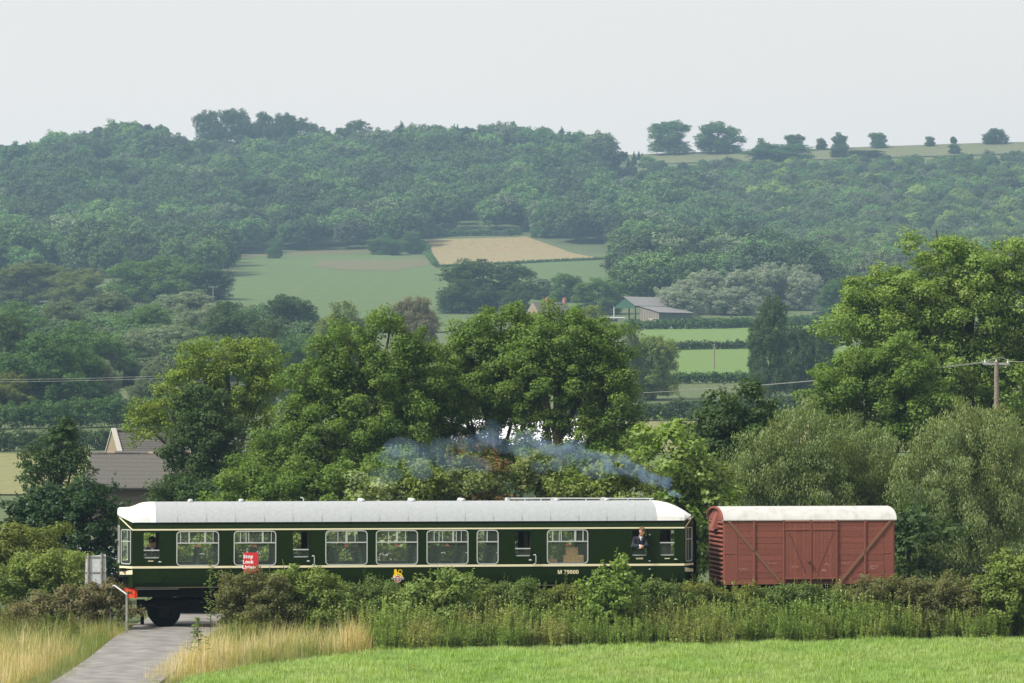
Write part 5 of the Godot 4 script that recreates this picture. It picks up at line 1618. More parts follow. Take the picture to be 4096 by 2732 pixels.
# a closed surface round tapered capsules [a, b, ra, rb], joined smoothly
func flesh(bones: Array, cell: float, k: float) -> ArrayMesh:
	var lo := Vector3.ONE * 1e9
	var hi := -lo
	for b in bones:
		var r: float = maxf(b[2], b[3]) + k + cell * 2.0
		for p in [b[0], b[1]]:
			lo = lo.min(p - Vector3.ONE * r)
			hi = hi.max(p + Vector3.ONE * r)
	var n := Vector3i(((hi - lo) / cell).ceil()) + Vector3i.ONE
	var F := PackedFloat32Array()
	F.resize(n.x * n.y * n.z)
	F.fill(9.0)
	var sy := n.x
	var sz := n.x * n.y
	for b in bones:
		var A: Vector3 = b[0]
		var B: Vector3 = b[1]
		var r: float = maxf(b[2], b[3]) + k + cell * 2.0
		var i0 := Vector3i(((A.min(B) - Vector3.ONE * r - lo) / cell).floor()).max(Vector3i.ZERO)
		var i1 := Vector3i(((A.max(B) + Vector3.ONE * r - lo) / cell).ceil()).min(n - Vector3i.ONE)
		var ab := B - A
		var l2 := maxf(ab.length_squared(), 1e-9)
		for z in range(i0.z, i1.z + 1):
			for y in range(i0.y, i1.y + 1):
				for x in range(i0.x, i1.x + 1):
					var p := lo + Vector3(x, y, z) * cell
					var t := clampf((p - A).dot(ab) / l2, 0.0, 1.0)
					var d: float = p.distance_to(A + ab * t) - lerpf(b[2], b[3], t)
					var i := x + y * sy + z * sz
					var h := maxf(k - absf(F[i] - d), 0.0) / k
					F[i] = minf(F[i], d) - h * h * k * 0.25
	var idx := {}
	var V := PackedVector3Array()
	var mb := MB.new()
	for z in n.z - 1:
		for y in n.y - 1:
			for x in n.x - 1:
				var i := x + y * sy + z * sz
				var c := [F[i], F[i + 1], F[i + sy], F[i + sy + 1], F[i + sz], F[i + sz + 1], F[i + sz + sy], F[i + sz + sy + 1]]
				var neg := 0
				for q in 8:
					if c[q] < 0.0:
						neg += 1
				if neg == 0 or neg == 8:
					continue
				var s := Vector3.ZERO
				var m := 0
				for e in [[0, 1], [2, 3], [4, 5], [6, 7], [0, 2], [1, 3], [4, 6], [5, 7], [0, 4], [1, 5], [2, 6], [3, 7]]:
					var a: float = c[e[0]]
					var b2: float = c[e[1]]
					if (a < 0.0) != (b2 < 0.0):
						var t := a / (a - b2)
						var pa := Vector3(e[0] & 1, (e[0] >> 1) & 1, e[0] >> 2)
						var pb := Vector3(e[1] & 1, (e[1] >> 1) & 1, e[1] >> 2)
						s += pa.lerp(pb, t)
						m += 1
				idx[i] = V.size()
				V.append(lo + (Vector3(x, y, z) + s / m) * cell)
	var grad := func(p: Vector3) -> Vector3:
		var q := ((p - lo) / cell)
		var x := clampi(int(round(q.x)), 1, n.x - 2)
		var y := clampi(int(round(q.y)), 1, n.y - 2)
		var z := clampi(int(round(q.z)), 1, n.z - 2)
		var i := x + y * sy + z * sz
		var g := Vector3(F[i + 1] - F[i - 1], F[i + sy] - F[i - sy], F[i + sz] - F[i - sz])
		return g.normalized() if g.length() > 1e-6 else Vector3.UP
	var N := PackedVector3Array()
	for p in V:
		N.append(grad.call(p))
	for i in idx.keys():
		var steps := [1, sy, sz]
		for ax in 3:
			var a: float = F[i]
			var b: float = F[i + steps[ax]]
			if (a < 0.0) == (b < 0.0):
				continue
			var s1: int = steps[(ax + 1) % 3]
			var s2: int = steps[(ax + 2) % 3]
			if not (idx.has(i - s1) and idx.has(i - s2) and idx.has(i - s1 - s2)):
				continue
			var q := [idx[i], idx[i - s1], idx[i - s1 - s2], idx[i - s2]]
			mb.raw(V[q[0]], V[q[1]], V[q[2]], N[q[0]], N[q[1]], N[q[2]])
			mb.raw(V[q[0]], V[q[2]], V[q[3]], N[q[0]], N[q[2]], N[q[3]])
	return mb.mesh()


# one bone list for the skin, the clothes are grown from the same joints
func person(label: String, foot: Vector3, j: Dictionary, hat: bool) -> void:
	var o := thing("person", label, "person", TRAIN + Basis(Vector3.UP, TURN) * foot, TURN)
	var skin := mat("skin", lin(0.50, 0.27, 0.19), 0.55)
	var suit := mat("navy_cloth", lin(0.012, 0.015, 0.028), 0.85)
	var head: Vector3 = j.head
	var f: Vector3 = j.face
	var side := f.cross(Vector3.UP).normalized()
	var up := side.cross(f).normalized()
	var neck: Vector3 = j.neck
	var limbs := [
		[j.pelvis, j.chest, 0.12, 0.13], [j.chest, neck, 0.1, 0.055],
		[j.sl, j.el, 0.05, 0.04], [j.el, j.hl, 0.04, 0.028], [j.sr, j.er, 0.05, 0.04], [j.er, j.hr, 0.04, 0.028],
		[j.pelvis + Vector3(-0.09, 0, 0), Vector3(j.pelvis.x - 0.1, 0.45, j.pelvis.z + 0.02), 0.085, 0.055], [Vector3(j.pelvis.x - 0.1, 0.45, j.pelvis.z + 0.02), Vector3(j.pelvis.x - 0.1, 0.07, j.pelvis.z), 0.055, 0.04],
		[j.pelvis + Vector3(0.09, 0, 0), Vector3(j.pelvis.x + 0.1, 0.45, j.pelvis.z + 0.02), 0.085, 0.055], [Vector3(j.pelvis.x + 0.1, 0.45, j.pelvis.z + 0.02), Vector3(j.pelvis.x + 0.1, 0.07, j.pelvis.z), 0.055, 0.04]]
	var skull := [
		[neck, head - up * 0.05, 0.055, 0.06], [head + up * 0.03 - f * 0.015, head + up * 0.035 + f * 0.01, 0.085, 0.08], [head - up * 0.03 + f * 0.02, head - up * 0.085 + f * 0.045, 0.065, 0.035],
		[head + f * 0.085 + up * 0.005, head + f * 0.1 - up * 0.03, 0.01, 0.016], [head + side * 0.078, head + side * 0.082 - up * 0.03, 0.014, 0.012], [head - side * 0.078, head - side * 0.082 - up * 0.03, 0.014, 0.012]]
	var hands := []
	for h in [["hl", "el"], ["hr", "er"]]:
		var w: Vector3 = j[h[0]]
		var dir: Vector3 = (w - j[h[1]]).normalized()
		var ac := dir.cross(Vector3.UP).normalized()
		hands.append([w, w + dir * 0.07, 0.024, 0.03])
		for k in 4:
			var b := w + dir * 0.08 + ac * (k - 1.5) * 0.019
			var m := b + dir * (0.03 + 0.006 * (1.5 - absf(k - 1.5))) + Vector3.DOWN * 0.012
			hands.append([b, m, 0.0095, 0.009])
			hands.append([m, m + dir * 0.012 + Vector3.DOWN * 0.026, 0.009, 0.008])
		hands.append([w + dir * 0.03 + ac * 0.02, w + dir * 0.06 + ac * 0.05 + Vector3.DOWN * 0.01, 0.012, 0.01])
	var body := MB.new()
	var pieces := [flesh(limbs, 0.02, 0.05), flesh(skull, 0.009, 0.02), flesh(hands, 0.007, 0.008)]
	var st := SurfaceTool.new()
	st.begin(Mesh.PRIMITIVE_TRIANGLES)
	for p in pieces:
		st.append_from(p, 0, Transform3D())
	part("body", st.commit(), skin, o)
	# jacket and trousers
	var cloth := []
	for i in limbs.size():
		var b: Array = limbs[i].duplicate()
		var g := 0.022
		if i == 1:
			b = [j.chest, j.chest.lerp(neck, 0.55), 0.14, 0.075]
		if i in [3, 5]:
			b[1] = b[0].lerp(b[1], 0.9)
		cloth.append([b[0], b[1], b[2] + g, b[3] + g])
	cloth.append([j.sl, j.sr, 0.075, 0.075])
	cloth.append([j.chest + Vector3(-0.09, 0, 0), j.pelvis + Vector3(-0.05, 0.05, 0), 0.12, 0.12])
	cloth.append([j.chest + Vector3(0.09, 0, 0), j.pelvis + Vector3(0.05, 0.05, 0), 0.12, 0.12])
	part("suit", flesh(cloth, 0.022, 0.05), suit, o)
	var front: Vector3 = j.chest.lerp(neck, 0.5)
	part("shirt", flesh([[front + f * 0.07, neck + f * 0.03 - up * 0.01, 0.05, 0.05], [j.el.lerp(j.hl, 0.88), j.el.lerp(j.hl, 0.97), 0.046, 0.042], [j.er.lerp(j.hr, 0.88), j.er.lerp(j.hr, 0.97), 0.046, 0.042]], 0.012, 0.02), mat("shirt_white", lin(0.75, 0.76, 0.78), 0.8), o)
	part("tie", flesh([[neck + f * 0.075 - up * 0.03, front + f * 0.125 - up * 0.1, 0.018, 0.026]], 0.009, 0.01), mat("tie_blue", lin(0.02, 0.03, 0.10), 0.6), o)
	if hat:
		part("cap", flesh([[head + up * 0.085 - f * 0.03, head + up * 0.085 + f * 0.03, 0.085, 0.085], [head + up * 0.115 - f * 0.02, head + up * 0.12 + f * 0.02, 0.105, 0.1], [head + up * 0.06 + f * 0.09 - side * 0.03, head + up * 0.06 + f * 0.09 + side * 0.03, 0.018, 0.018]], 0.011, 0.02), mat("cap_black", lin(0.01, 0.01, 0.012), 0.6), o)
		var mb := MB.new()
		mb.ball(head + up * 0.1 + f * 0.112, Vector3(0.025, 0.02, 0.012))
		part("cap_badge", mb.mesh(), mat("brass", lin(0.7, 0.5, 0.15), 0.3, 0.8), o)
	part("hair", flesh([[head + up * 0.065 - f * 0.03, head + up * 0.065 + f * 0.02, 0.088, 0.078], [head - f * 0.055 + up * 0.02, head - f * 0.06 - up * 0.04, 0.06, 0.045]], 0.01, 0.02), mat("brown_hair", lin(0.11, 0.06, 0.03), 0.7), o)
	var mb2 := MB.new()
	for s in [-1.0, 1.0]:
		mb2.ball(head + f * 0.082 + side * 0.032 * s + up * 0.01, Vector3(0.011, 0.008, 0.011), 5, 8)
	mb2.box(head + f * 0.09 - up * 0.062 - Vector3(0.022, 0.004, 0.012), head + f * 0.09 - up * 0.062 + Vector3(0.022, 0.004, 0.012))
	part("eyes_and_mouth", mb2.mesh(), mat("dark_features", lin(0.08, 0.03, 0.025), 0.5), o)


func build_people() -> void:
	# the guard leans on the lowered window, forearms over the rail
	person("guard in dark suit, white shirt and tie leaning out of the carriage window", Vector3(15.76, 1.28, 0.95), {
		"pelvis": Vector3(0, 0.92, 0.05), "chest": Vector3(0.0, 1.30, 0.30), "neck": Vector3(0.03, 1.49, 0.46), "head": Vector3(0.05, 1.63, 0.56), "face": Vector3(0.45, -0.25, 0.86).normalized(),
		"sl": Vector3(-0.185, 1.41, 0.38), "el": Vector3(-0.21, 1.18, 0.47), "hl": Vector3(-0.03, 1.2, 0.60), "sr": Vector3(0.185, 1.40, 0.38), "er": Vector3(0.2, 1.19, 0.48), "hr": Vector3(0.05, 1.175, 0.62)}, false)
	person("driver in dark uniform and peaked cap behind the cab side window", Vector3(1.02, 1.28, 0.75), {
		"pelvis": Vector3(0, 0.72, 0), "chest": Vector3(-0.02, 1.0, 0.06), "neck": Vector3(-0.04, 1.19, 0.14), "head": Vector3(-0.06, 1.32, 0.2), "face": Vector3(-0.35, -0.1, 0.92).normalized(),
		"sl": Vector3(-0.22, 1.1, 0.1), "el": Vector3(-0.3, 1.08, 0.32), "hl": Vector3(-0.3, 1.2, 0.52), "sr": Vector3(0.17, 1.1, 0.1), "er": Vector3(0.22, 0.9, 0.2), "hr": Vector3(0.02, 0.88, 0.3)}, true)


func build_signs_and_poles() -> void:
	var galv := paint("galvanised", lin(0.30, 0.31, 0.32), 0.6, 0.2)
	# red warning board
	var o := thing("warning_sign", "red board reading Stop Look Listen among the bushes before the railcar", "sign", Vector3(-7.66, -0.25, -114.5), -0.12)
	var mb := MB.new()
	mb.box(Vector3(-0.22, 2.06, 0), Vector3(0.22, 2.68, 0.012), 0.003)
	part("board", mb.mesh(), mat("sign_red", lin(0.45, 0.012, 0.02), 0.5), o)
	for x in [-0.11, 0.2]:
		mb = MB.new()
		mb.tube([Vector3(x, -0.1, -0.03), Vector3(x, 2.73, -0.03)], [0.028, 0.028], 8)
		part("post", mb.mesh(), galv, o)
	var white := mat("sign_white", lin(0.78, 0.78, 0.78), 0.5)
	var y := 2.56
	for t in [["Stop", -0.085], ["Look", -0.08], ["Listen", -0.055]]:
		lettering(t[0], 0.105, white, o, Vector3(t[1], y, 0.014))
		y -= 0.155
	# back of a big sign on two posts
	o = thing("signboard", "back of a pale grey signboard on two rusty posts left of the railcar", "sign", Vector3(-12.5, -0.25, -117.0), 0.0)
	mb = MB.new()
	mb.prism(PackedVector2Array([Vector2(-0.31, 1.5), Vector2(-0.28, 2.47), Vector2(0.32, 2.54), Vector2(0.34, 1.6)]), Vector3(0, 0, -0.03), Vector3.RIGHT, Vector3.UP, Vector3.BACK, 0.02)
	part("panel", mb.mesh(), paint("sign_back", lin(0.50, 0.54, 0.57), 0.45, 0.08), o)
	for x in [-0.2, 0.2]:
		mb = MB.new()
		mb.tube([Vector3(x, -0.1, 0.025), Vector3(x, 2.56, 0.025)], [0.032, 0.032], 8)
		part("post", mb.mesh(), paint("rusty_post", lin(0.36, 0.30, 0.27), 0.7, 0.3), o)
	for yy in [1.98, 2.44]:
		mb = MB.new()
		mb.box(Vector3(-0.3, yy, -0.008), Vector3(0.33, yy + 0.04, 0.012), 0.003)
		part("rail", mb.mesh(), mat("sign_rail", lin(0.22, 0.23, 0.25), 0.5), o)
	# handrail by the lane
	o = thing("crossing_handrail", "bent pale metal handrail beside the lane at the railcar's front", "handrail", Vector3(-11.35, -0.2, -115.0))
	mb = MB.new()
	mb.box(Vector3(-0.03, -0.1, -0.03), Vector3(0.03, 1.38, 0.03), 0.008)
	part("post", mb.mesh(), galv, o)
	mb = MB.new()
	mb.tube([Vector3(0.0, 1.38, 0), Vector3(-0.4, 1.6, -0.6), Vector3(-0.5, 1.6, -0.95), Vector3(-0.6, 1.3, -1.2), Vector3(-0.62, -0.05, -1.25)], [0.024, 0.024, 0.024, 0.024, 0.024], 8)
	part("top_rail", mb.mesh(), mat("rail_white", lin(0.42, 0.42, 0.42), 0.6), o)
	# white marker post beyond the van
	o = thing("marker_post", "short white marker post at the far end of the red van", "post", Vector3(11.95, -0.25, -122.6))
	mb = MB.new()
	mb.box(Vector3(-0.055, -0.1, -0.055), Vector3(0.055, 1.5, 0.055), 0.01)
	mb.prism(PackedVector2Array([Vector2(-0.055, 1.5), Vector2(0.055, 1.5), Vector2(0.0, 1.58)]), Vector3(0, 0, -0.055), Vector3.RIGHT, Vector3.UP, Vector3.BACK, 0.11)
	part("post", mb.mesh(), mat("marker_white", lin(0.7, 0.7, 0.7), 0.6), o)
	mb = MB.new()
	mb.box(Vector3(-0.058, 1.15, -0.058), Vector3(0.058, 1.3, 0.058))
	part("band", mb.mesh(), mat("marker_grey", lin(0.35, 0.36, 0.38), 0.6), o)
	# orange netting left in the weeds
	o = thing("orange_netting", "scrap of orange plastic netting in the weeds between railcar and van", "netting", Vector3(5.5, 0.9, -117.4))
	rng.seed = 8
	mb = MB.new()
	for i in 90:
		var p := Vector3(rng.randf_range(-0.24, 0.24), rng.randf_range(0.0, 0.1) + 0.25, rng.randf_range(-0.1, 0.2))
		if rng.randf() < 0.3:
			p = Vector3(rng.randf_range(0.05, 0.2), rng.randf_range(0.3, 0.48), rng.randf_range(-0.1, 0.1))
		mb.leaf(p, rdir() * 0.04, rdir() * 0.015, (Vector3.UP + rdir() * 0.7).normalized())
	mb.tube([Vector3(0.05, -1.15, 0), Vector3(0.08, 0.3, 0)], [0.012, 0.012], 5)
	part("net", mb.mesh(), mat("orange_plastic", lin(0.75, 0.14, 0.04), 0.6), o)

	# electricity and telephone poles
	var wood := textured("pole_wood", noise_tex(31, 0.03, [[0.2, lin(0.13, 0.11, 0.085)], [0.8, lin(0.27, 0.235, 0.19)]], 256), 1.0, 0.9)
	var steel := mat("pole_steel", lin(0.34, 0.35, 0.36), 0.5, 0.4)
	var china := mat("insulator", lin(0.6, 0.6, 0.58), 0.3)
	var poles := [
		["wooden electricity pole with a crossarm before the huge ash tree", Vector3(21.87, -0.35, -176), 8.86, 0.15, 1.15],
		["bare wooden pole at the left end of the overhead wires", Vector3(-22.81, -0.4, -260), 9.2, 0.13, 0.0],
		["slim wooden pole standing before the two small green pastures", Vector3(33.2, gh(33.2, 640), -640), 18.0, 0.14, 0.0],
		["tiny distant pole with a crossarm at the meadow's left edge", Vector3(-74.0, gh(-74, 965), -965), 38.0, 0.16, 2.2]]
	for p in poles:
		var po := thing("utility_pole", p[0], "pole", p[1], 0.0, "wooden poles")
		var h: float = p[2] - p[1].y
		mb = MB.new()
		mb.tube([Vector3(0, -0.3, 0), Vector3(0, h * 0.5, 0), Vector3(0, h, 0)], [p[3], p[3] * 0.85, p[3] * 0.7], 9)
		part("pole", mb.mesh(), wood, po)
		if p[4] > 0.0:
			var w: float = p[4] * 0.5
			mb = MB.new()
			mb.box(Vector3(-w, h - 0.16, -0.14), Vector3(w, h - 0.06, -0.06 + 0.12), 0.01)
			part("crossarm", mb.mesh(), steel, po)
			for x in [-w * 0.9, 0.0, w * 0.9]:
				mb = MB.new()
				mb.tube([Vector3(x, h - 0.06, -0.05), Vector3(x, h + 0.02, -0.05), Vector3(x, h + 0.1, -0.05)], [0.03, 0.05, 0.03], 8)
				part("insulator", mb.mesh(), china, po)
			if p[3] == 0.15:
				mb = MB.new()
				mb.tube([Vector3(-0.65, h - 0.1, 0), Vector3(-0.2, h + 0.12, 0), Vector3(0.25, h + 0.2, 0), Vector3(0.6, h + 0.02, 0), Vector3(0.62, h - 0.2, 0), Vector3(0.2, h - 0.26, 0)], [0.012, 0.012, 0.012, 0.012, 0.012, 0.012], 5)
				part("jumper_wire", mb.mesh(), steel, po)
	# wires strung between the poles
	var wires := [
		["front overhead wire from the crossarm pole past the alders", Vector3(21.35, 8.86, -176.05), Vector3(-22.8, 9.05, -260), 1.5],
		["middle overhead wire from the crossarm pole past the alders", Vector3(21.87, 8.88, -176.05), Vector3(-22.8, 8.9, -260), 1.45],
		["overhead wire running on to the left edge, upper of the pair", Vector3(-22.8, 9.05, -260), Vector3(-66, 10.2, -330), 0.5],
		["overhead wire running on to the left edge, lower of the pair", Vector3(-22.8, 8.9, -260), Vector3(-66, 10.0, -330), 0.5],
		["overhead wire running off to the right edge from the crossarm pole", Vector3(22.39, 8.86, -176.05), Vector3(60, 8.6, -140), 0.3]]
	for w in wires:
		var wo := thing("overhead_wire", w[0], "wire", w[1], 0.0, "overhead wires")
		mb = MB.new()
		var pts := []
		var rad := []
		for k in 25:
			var t := k / 24.0
			pts.append((w[2] - w[1]) * t - Vector3(0, 4.0 * w[3] * t * (1.0 - t), 0))
			rad.append(0.011)
		mb.tube(pts, rad, 5)
		part("wire", mb.mesh(), mat("wire_alloy", lin(0.30, 0.31, 0.31), 0.5, 0.3), wo)


func tiled_slope(mb: MB, a: Vector3, b: Vector3, c: Vector3, d: Vector3, courses: int, N: Vector3, thick := 0.02) -> void:
	# a, b along the eaves; d, c along the ridge; stepped courses
	for i in courses:
		var t0 := i / float(courses)
		var t1 := (i + 1.12) / float(courses)
		var up := N.normalized() * thick
		var p := a.lerp(d, t0) + up
		var q := b.lerp(c, t0) + up
		var r := b.lerp(c, minf(t1, 1.0))
		var s := a.lerp(d, minf(t1, 1.0))
		var sag0 := 0.0
		mb.quad(p, q, r, s, N)
		mb.quad(p, q, q - up * 1.6, p - up * 1.6, Vector3(N.x, -1, N.z))
		sag0 = 0.0


func build_buildings() -> void:
	var slate := textured("slate", noise_tex(81, 0.035, [[0.2, lin(0.05, 0.047, 0.046)], [0.45, lin(0.085, 0.08, 0.076)], [0.6, lin(0.12, 0.113, 0.105)], [0.8, lin(0.155, 0.15, 0.12)]], 1024, 6), 0.35, 0.8)
	var stone := textured("gritstone", noise_tex(82, 0.05, [[0.2, lin(0.13, 0.105, 0.072)], [0.5, lin(0.25, 0.20, 0.14)], [0.8, lin(0.31, 0.26, 0.19)]], 512, 5), 0.5, 0.9, 1.5)
	var dark_stone := textured("sooty_stone", noise_tex(83, 0.05, [[0.15, lin(0.05, 0.042, 0.035)], [0.5, lin(0.085, 0.07, 0.055)], [0.9, lin(0.13, 0.105, 0.08)]], 512, 5), 0.5, 0.9, 1.5)
	var dark := mat("opening_dark", lin(0.02, 0.018, 0.016), 0.8)
	# barn whose long roof faces the railway
	var o := thing("slate_barn", "long low stone barn with sagging slate roof behind the railcar's cab", "barn", Vector3(-25.4, -0.45, -232), -0.03)
	var mb := MB.new()
	mb.box(Vector3(0.2, -0.3, -5.8), Vector3(11.8, 2.62, -0.35))
	for x in [0.2, 11.3]:
		mb.prism(PackedVector2Array([Vector2(-5.8, 2.6), Vector2(-0.35, 2.6), Vector2(-3.1, 4.5)]), Vector3(x, 0, 0), Vector3(0, 0, 1), Vector3.UP, Vector3.RIGHT, 0.5)
	part("wall", mb.mesh(), dark_stone, o)
	mb = MB.new()
	tiled_slope(mb, Vector3(-0.1, 2.55, 0), Vector3(12, 2.55, 0), Vector3(12, 4.62, -3.1), Vector3(-0.1, 4.55, -3.1), 26, Vector3(0, 0.83, 0.55))
	tiled_slope(mb, Vector3(-0.1, 2.55, -6.2), Vector3(12, 2.55, -6.2), Vector3(12, 4.62, -3.1), Vector3(-0.1, 4.55, -3.1), 26, Vector3(0, 0.83, -0.55))
	part("roof", mb.mesh(), slate, o)
	for i in 24:
		mb = MB.new()
		var yy := 4.56 + 0.003 * i + 0.04 * sin(i * 0.5)
		mb.tube([Vector3(i * 0.5 - 0.1, yy, -3.1), Vector3(i * 0.5 + 0.385, yy, -3.1)], [0.11, 0.115], 8)
		part("ridge_tile", mb.mesh(), stone if i % 5 == 2 else slate, o)
	mb = MB.new()
	mb.box(Vector3(-0.1, 2.44, 0.02), Vector3(12, 2.54, 0.12), 0.02)
	part("gutter", mb.mesh(), dark, o)
	for x in [4.6, 8.2]:
		mb = MB.new()
		mb.box(Vector3(x, 0.9, -0.36), Vector3(x + 0.9, 1.9, -0.33))
		part("window", mb.mesh(), dark, o)
	# gable-ended barn behind it
	o = thing("stone_barn", "pale stone gable and slate roof of the barn behind the long one", "barn", Vector3(-24.9, -0.48, -243), 0.42)
	mb = MB.new()
	mb.box(Vector3(0, -0.3, -2.0), Vector3(10.5, 3.6, 2.0))
	mb.prism(PackedVector2Array([Vector2(-2.0, 3.6), Vector2(2.0, 3.6), Vector2(0, 5.85)]), Vector3(0.0, 0, 0), Vector3(0, 0, 1), Vector3.UP, Vector3.RIGHT, 0.5)
	mb.prism(PackedVector2Array([Vector2(-2.0, 3.6), Vector2(2.0, 3.6), Vector2(0, 5.85)]), Vector3(10.0, 0, 0), Vector3(0, 0, 1), Vector3.UP, Vector3.RIGHT, 0.5)
	part("wall", mb.mesh(), stone, o)
	mb = MB.new()
	tiled_slope(mb, Vector3(0.05, 3.5, 2.15), Vector3(10.6, 3.5, 2.15), Vector3(10.6, 5.92, 0), Vector3(0.05, 5.92, 0), 22, Vector3(0, 0.66, 0.75))
	tiled_slope(mb, Vector3(0.05, 3.5, -2.15), Vector3(10.6, 3.5, -2.15), Vector3(10.6, 5.92, 0), Vector3(0.05, 5.92, 0), 22, Vector3(0, 0.66, -0.75))
	part("roof", mb.mesh(), slate, o)
	for s in [1.0, -1.0]:
		mb = MB.new()
		mb.prism(PackedVector2Array([Vector2(0, 5.98), Vector2(2.2 * s, 3.5), Vector2(2.2 * s, 3.62), Vector2(0, 6.1)]), Vector3(-0.06, 0, 0), Vector3(0, 0, 1), Vector3.UP, Vector3.RIGHT, 0.3)
		part("coping", mb.mesh(), mat("coping_stone", lin(0.42, 0.4, 0.37), 0.9), o)
	for i in 20:
		mb = MB.new()
		mb.tube([Vector3(i * 0.52 + 0.2, 5.95, 0), Vector3(i * 0.52 + 0.7, 5.95, 0)], [0.11, 0.115], 8)
		part("ridge_tile", mb.mesh(), slate, o)
	# white-roofed shed glimpsed under the alders
	o = thing("white_shed", "white sheet-roofed shed glimpsed under the right-hand alder", "shed", Vector3(-4.2, -0.45, -236), 0.0)
	mb = MB.new()
	mb.box(Vector3(0.2, -0.3, -8.8), Vector3(9.2, 5.1, -0.2))
	mb.prism(PackedVector2Array([Vector2(-8.8, 5.0), Vector2(-0.2, 5.0), Vector2(-4.5, 6.5)]), Vector3(0.2, 0, 0), Vector3(0, 0, 1), Vector3.UP, Vector3.RIGHT, 9.0)
	part("wall", mb.mesh(), mat("shed_green", lin(0.05, 0.09, 0.06), 0.8), o)
	mb = MB.new()
	for i in 46:
		var x := i * 0.2
		mb.quad(Vector3(x, 5.05, 0), Vector3(x + 0.1, 5.09, 0), Vector3(x + 0.1, 6.69, -4.5), Vector3(x, 6.65, -4.5), Vector3(-0.2, 0.9, 0.3))
		mb.quad(Vector3(x + 0.1, 5.09, 0), Vector3(x + 0.2, 5.05, 0), Vector3(x + 0.2, 6.65, -4.5), Vector3(x + 0.1, 6.69, -4.5), Vector3(0.2, 0.9, 0.3))
		mb.quad(Vector3(x, 5.05, -9), Vector3(x + 0.2, 5.05, -9), Vector3(x + 0.2, 6.65, -4.5), Vector3(x, 6.65, -4.5), Vector3(0, 0.9, -0.3))
	part("roof", mb.mesh(), paint("white_sheet", lin(0.76, 0.77, 0.80), 0.5, 0.1), o)
	# parked vehicles half hidden behind the left bushes
	parked_car("white van body showing through the leaves at the left edge", Vector3(-19.6, -0.45, -152), 0.3, lin(0.68, 0.70, 0.72), 1.0)
	parked_car("pale car showing through the leaves below the small sycamore", Vector3(-17.3, -0.45, -157), -0.2, lin(0.55, 0.62, 0.70), 0.85)

	# distant farm
	var gy := gh(31, 950)
	o = thing("dutch_barn", "open-sided farm barn with dark green gable and grey roof below the wood", "barn", Vector3(27.5, gy - 0.2, -953), 0.7)
	var sheet := textured("grey_sheet", noise_tex(91, 0.03, [[0.2, lin(0.13, 0.13, 0.135)], [0.7, lin(0.19, 0.19, 0.195)], [0.9, lin(0.27, 0.27, 0.26)]], 512, 5), 0.3, 0.8)
	for gx in [0.0, 14.8]:
		mb = MB.new()
		mb.prism(PackedVector2Array([Vector2(-4.0, 3.5 if gx < 1.0 else 0.0), Vector2(-4.0, 4.2), Vector2(0, 6.3), Vector2(4.0, 4.2), Vector2(4.0, 3.5 if gx < 1.0 else 0.0)]), Vector3(gx, 0, 0), Vector3(0, 0, 1), Vector3.UP, Vector3.RIGHT, 0.15)
		part("gable_cladding", mb.mesh(), mat("barn_green", lin(0.020, 0.075, 0.045), 0.6), o)
	for s in [1.0, -1.0]:
		mb = MB.new()
		mb.quad(Vector3(-0.4, 4.05, 4.3 * s), Vector3(15.2, 4.05, 4.3 * s), Vector3(15.2, 6.4, 0), Vector3(-0.4, 6.4, 0), Vector3(0, 0.8, 0.6 * s))
		mb.quad(Vector3(-0.4, 3.97, 4.3 * s), Vector3(15.2, 3.97, 4.3 * s), Vector3(15.2, 6.32, 0), Vector3(-0.4, 6.32, 0), Vector3(0, -0.8, -0.6 * s))
		part("roof", mb.mesh(), sheet, o)
	for x in [0.1, 5.0, 10.0, 14.7]:
		for z in [-3.9, 3.9]:
			mb = MB.new()
			mb.box(Vector3(x - 0.12, -0.4, z - 0.12), Vector3(x + 0.12, 4.1, z + 0.12))
			part("post", mb.mesh(), mat("barn_post", lin(0.5, 0.5, 0.5), 0.6) if x < 1.0 and z < 0 else dark, o)
	# lean-to on the near side of the barn
	var lo := thing("lean_to_shed", "grey timber lean-to against the green-gabled barn", "shed", Vector3(27.5, gy - 0.2, -953) + Basis(Vector3.UP, 0.7) * Vector3(1.2, 0, 4.3), 0.7)
	mb = MB.new()
	mb.quad(Vector3(-0.3, 3.95, 0), Vector3(11.4, 3.95, 0), Vector3(11.4, 2.3, 7.3), Vector3(-0.3, 2.3, 7.3), Vector3(0, 0.9, 0.3))
	mb.quad(Vector3(-0.3, 3.87, 0), Vector3(11.4, 3.87, 0), Vector3(11.4, 2.22, 7.3), Vector3(-0.3, 2.22, 7.3), Vector3(0, -0.9, -0.3))
	part("roof", mb.mesh(), sheet, lo)
	for bx in [[Vector3(0.2, -0.8, 6.8), Vector3(11, 2.25, 6.95)], [Vector3(10.9, -0.8, 0), Vector3(11.05, 2.4, 6.8)]]:
		mb = MB.new()
		mb.box(bx[0], bx[1])
		part("side_wall", mb.mesh(), mat("shed_dark_green", lin(0.05, 0.085, 0.06), 0.8), lo)
	var boards := [mat("board_a", lin(0.17, 0.15, 0.13), 0.9), mat("board_b", lin(0.22, 0.195, 0.17), 0.9), mat("board_c", lin(0.13, 0.115, 0.10), 0.9)]
	for i in 23:
		var z0 := i * 0.3
		var low := 0.9 if z0 > 2.9 else -0.8
		mb = MB.new()
		mb.prism(PackedVector2Array([Vector2(z0, low), Vector2(z0 + 0.29, low), Vector2(z0 + 0.29, 3.86 - (z0 + 0.29) * 0.226), Vector2(z0, 3.86 - z0 * 0.226)]), Vector3(0, 0, 0), Vector3(0, 0, 1), Vector3.UP, Vector3.RIGHT, 0.06 + 0.02 * (i % 2))
		part("board", mb.mesh(), boards[i % 3], lo)
	mb = MB.new()
	mb.box(Vector3(-0.06, -0.9, 3.0), Vector3(0.2, 0.92, 6.9))
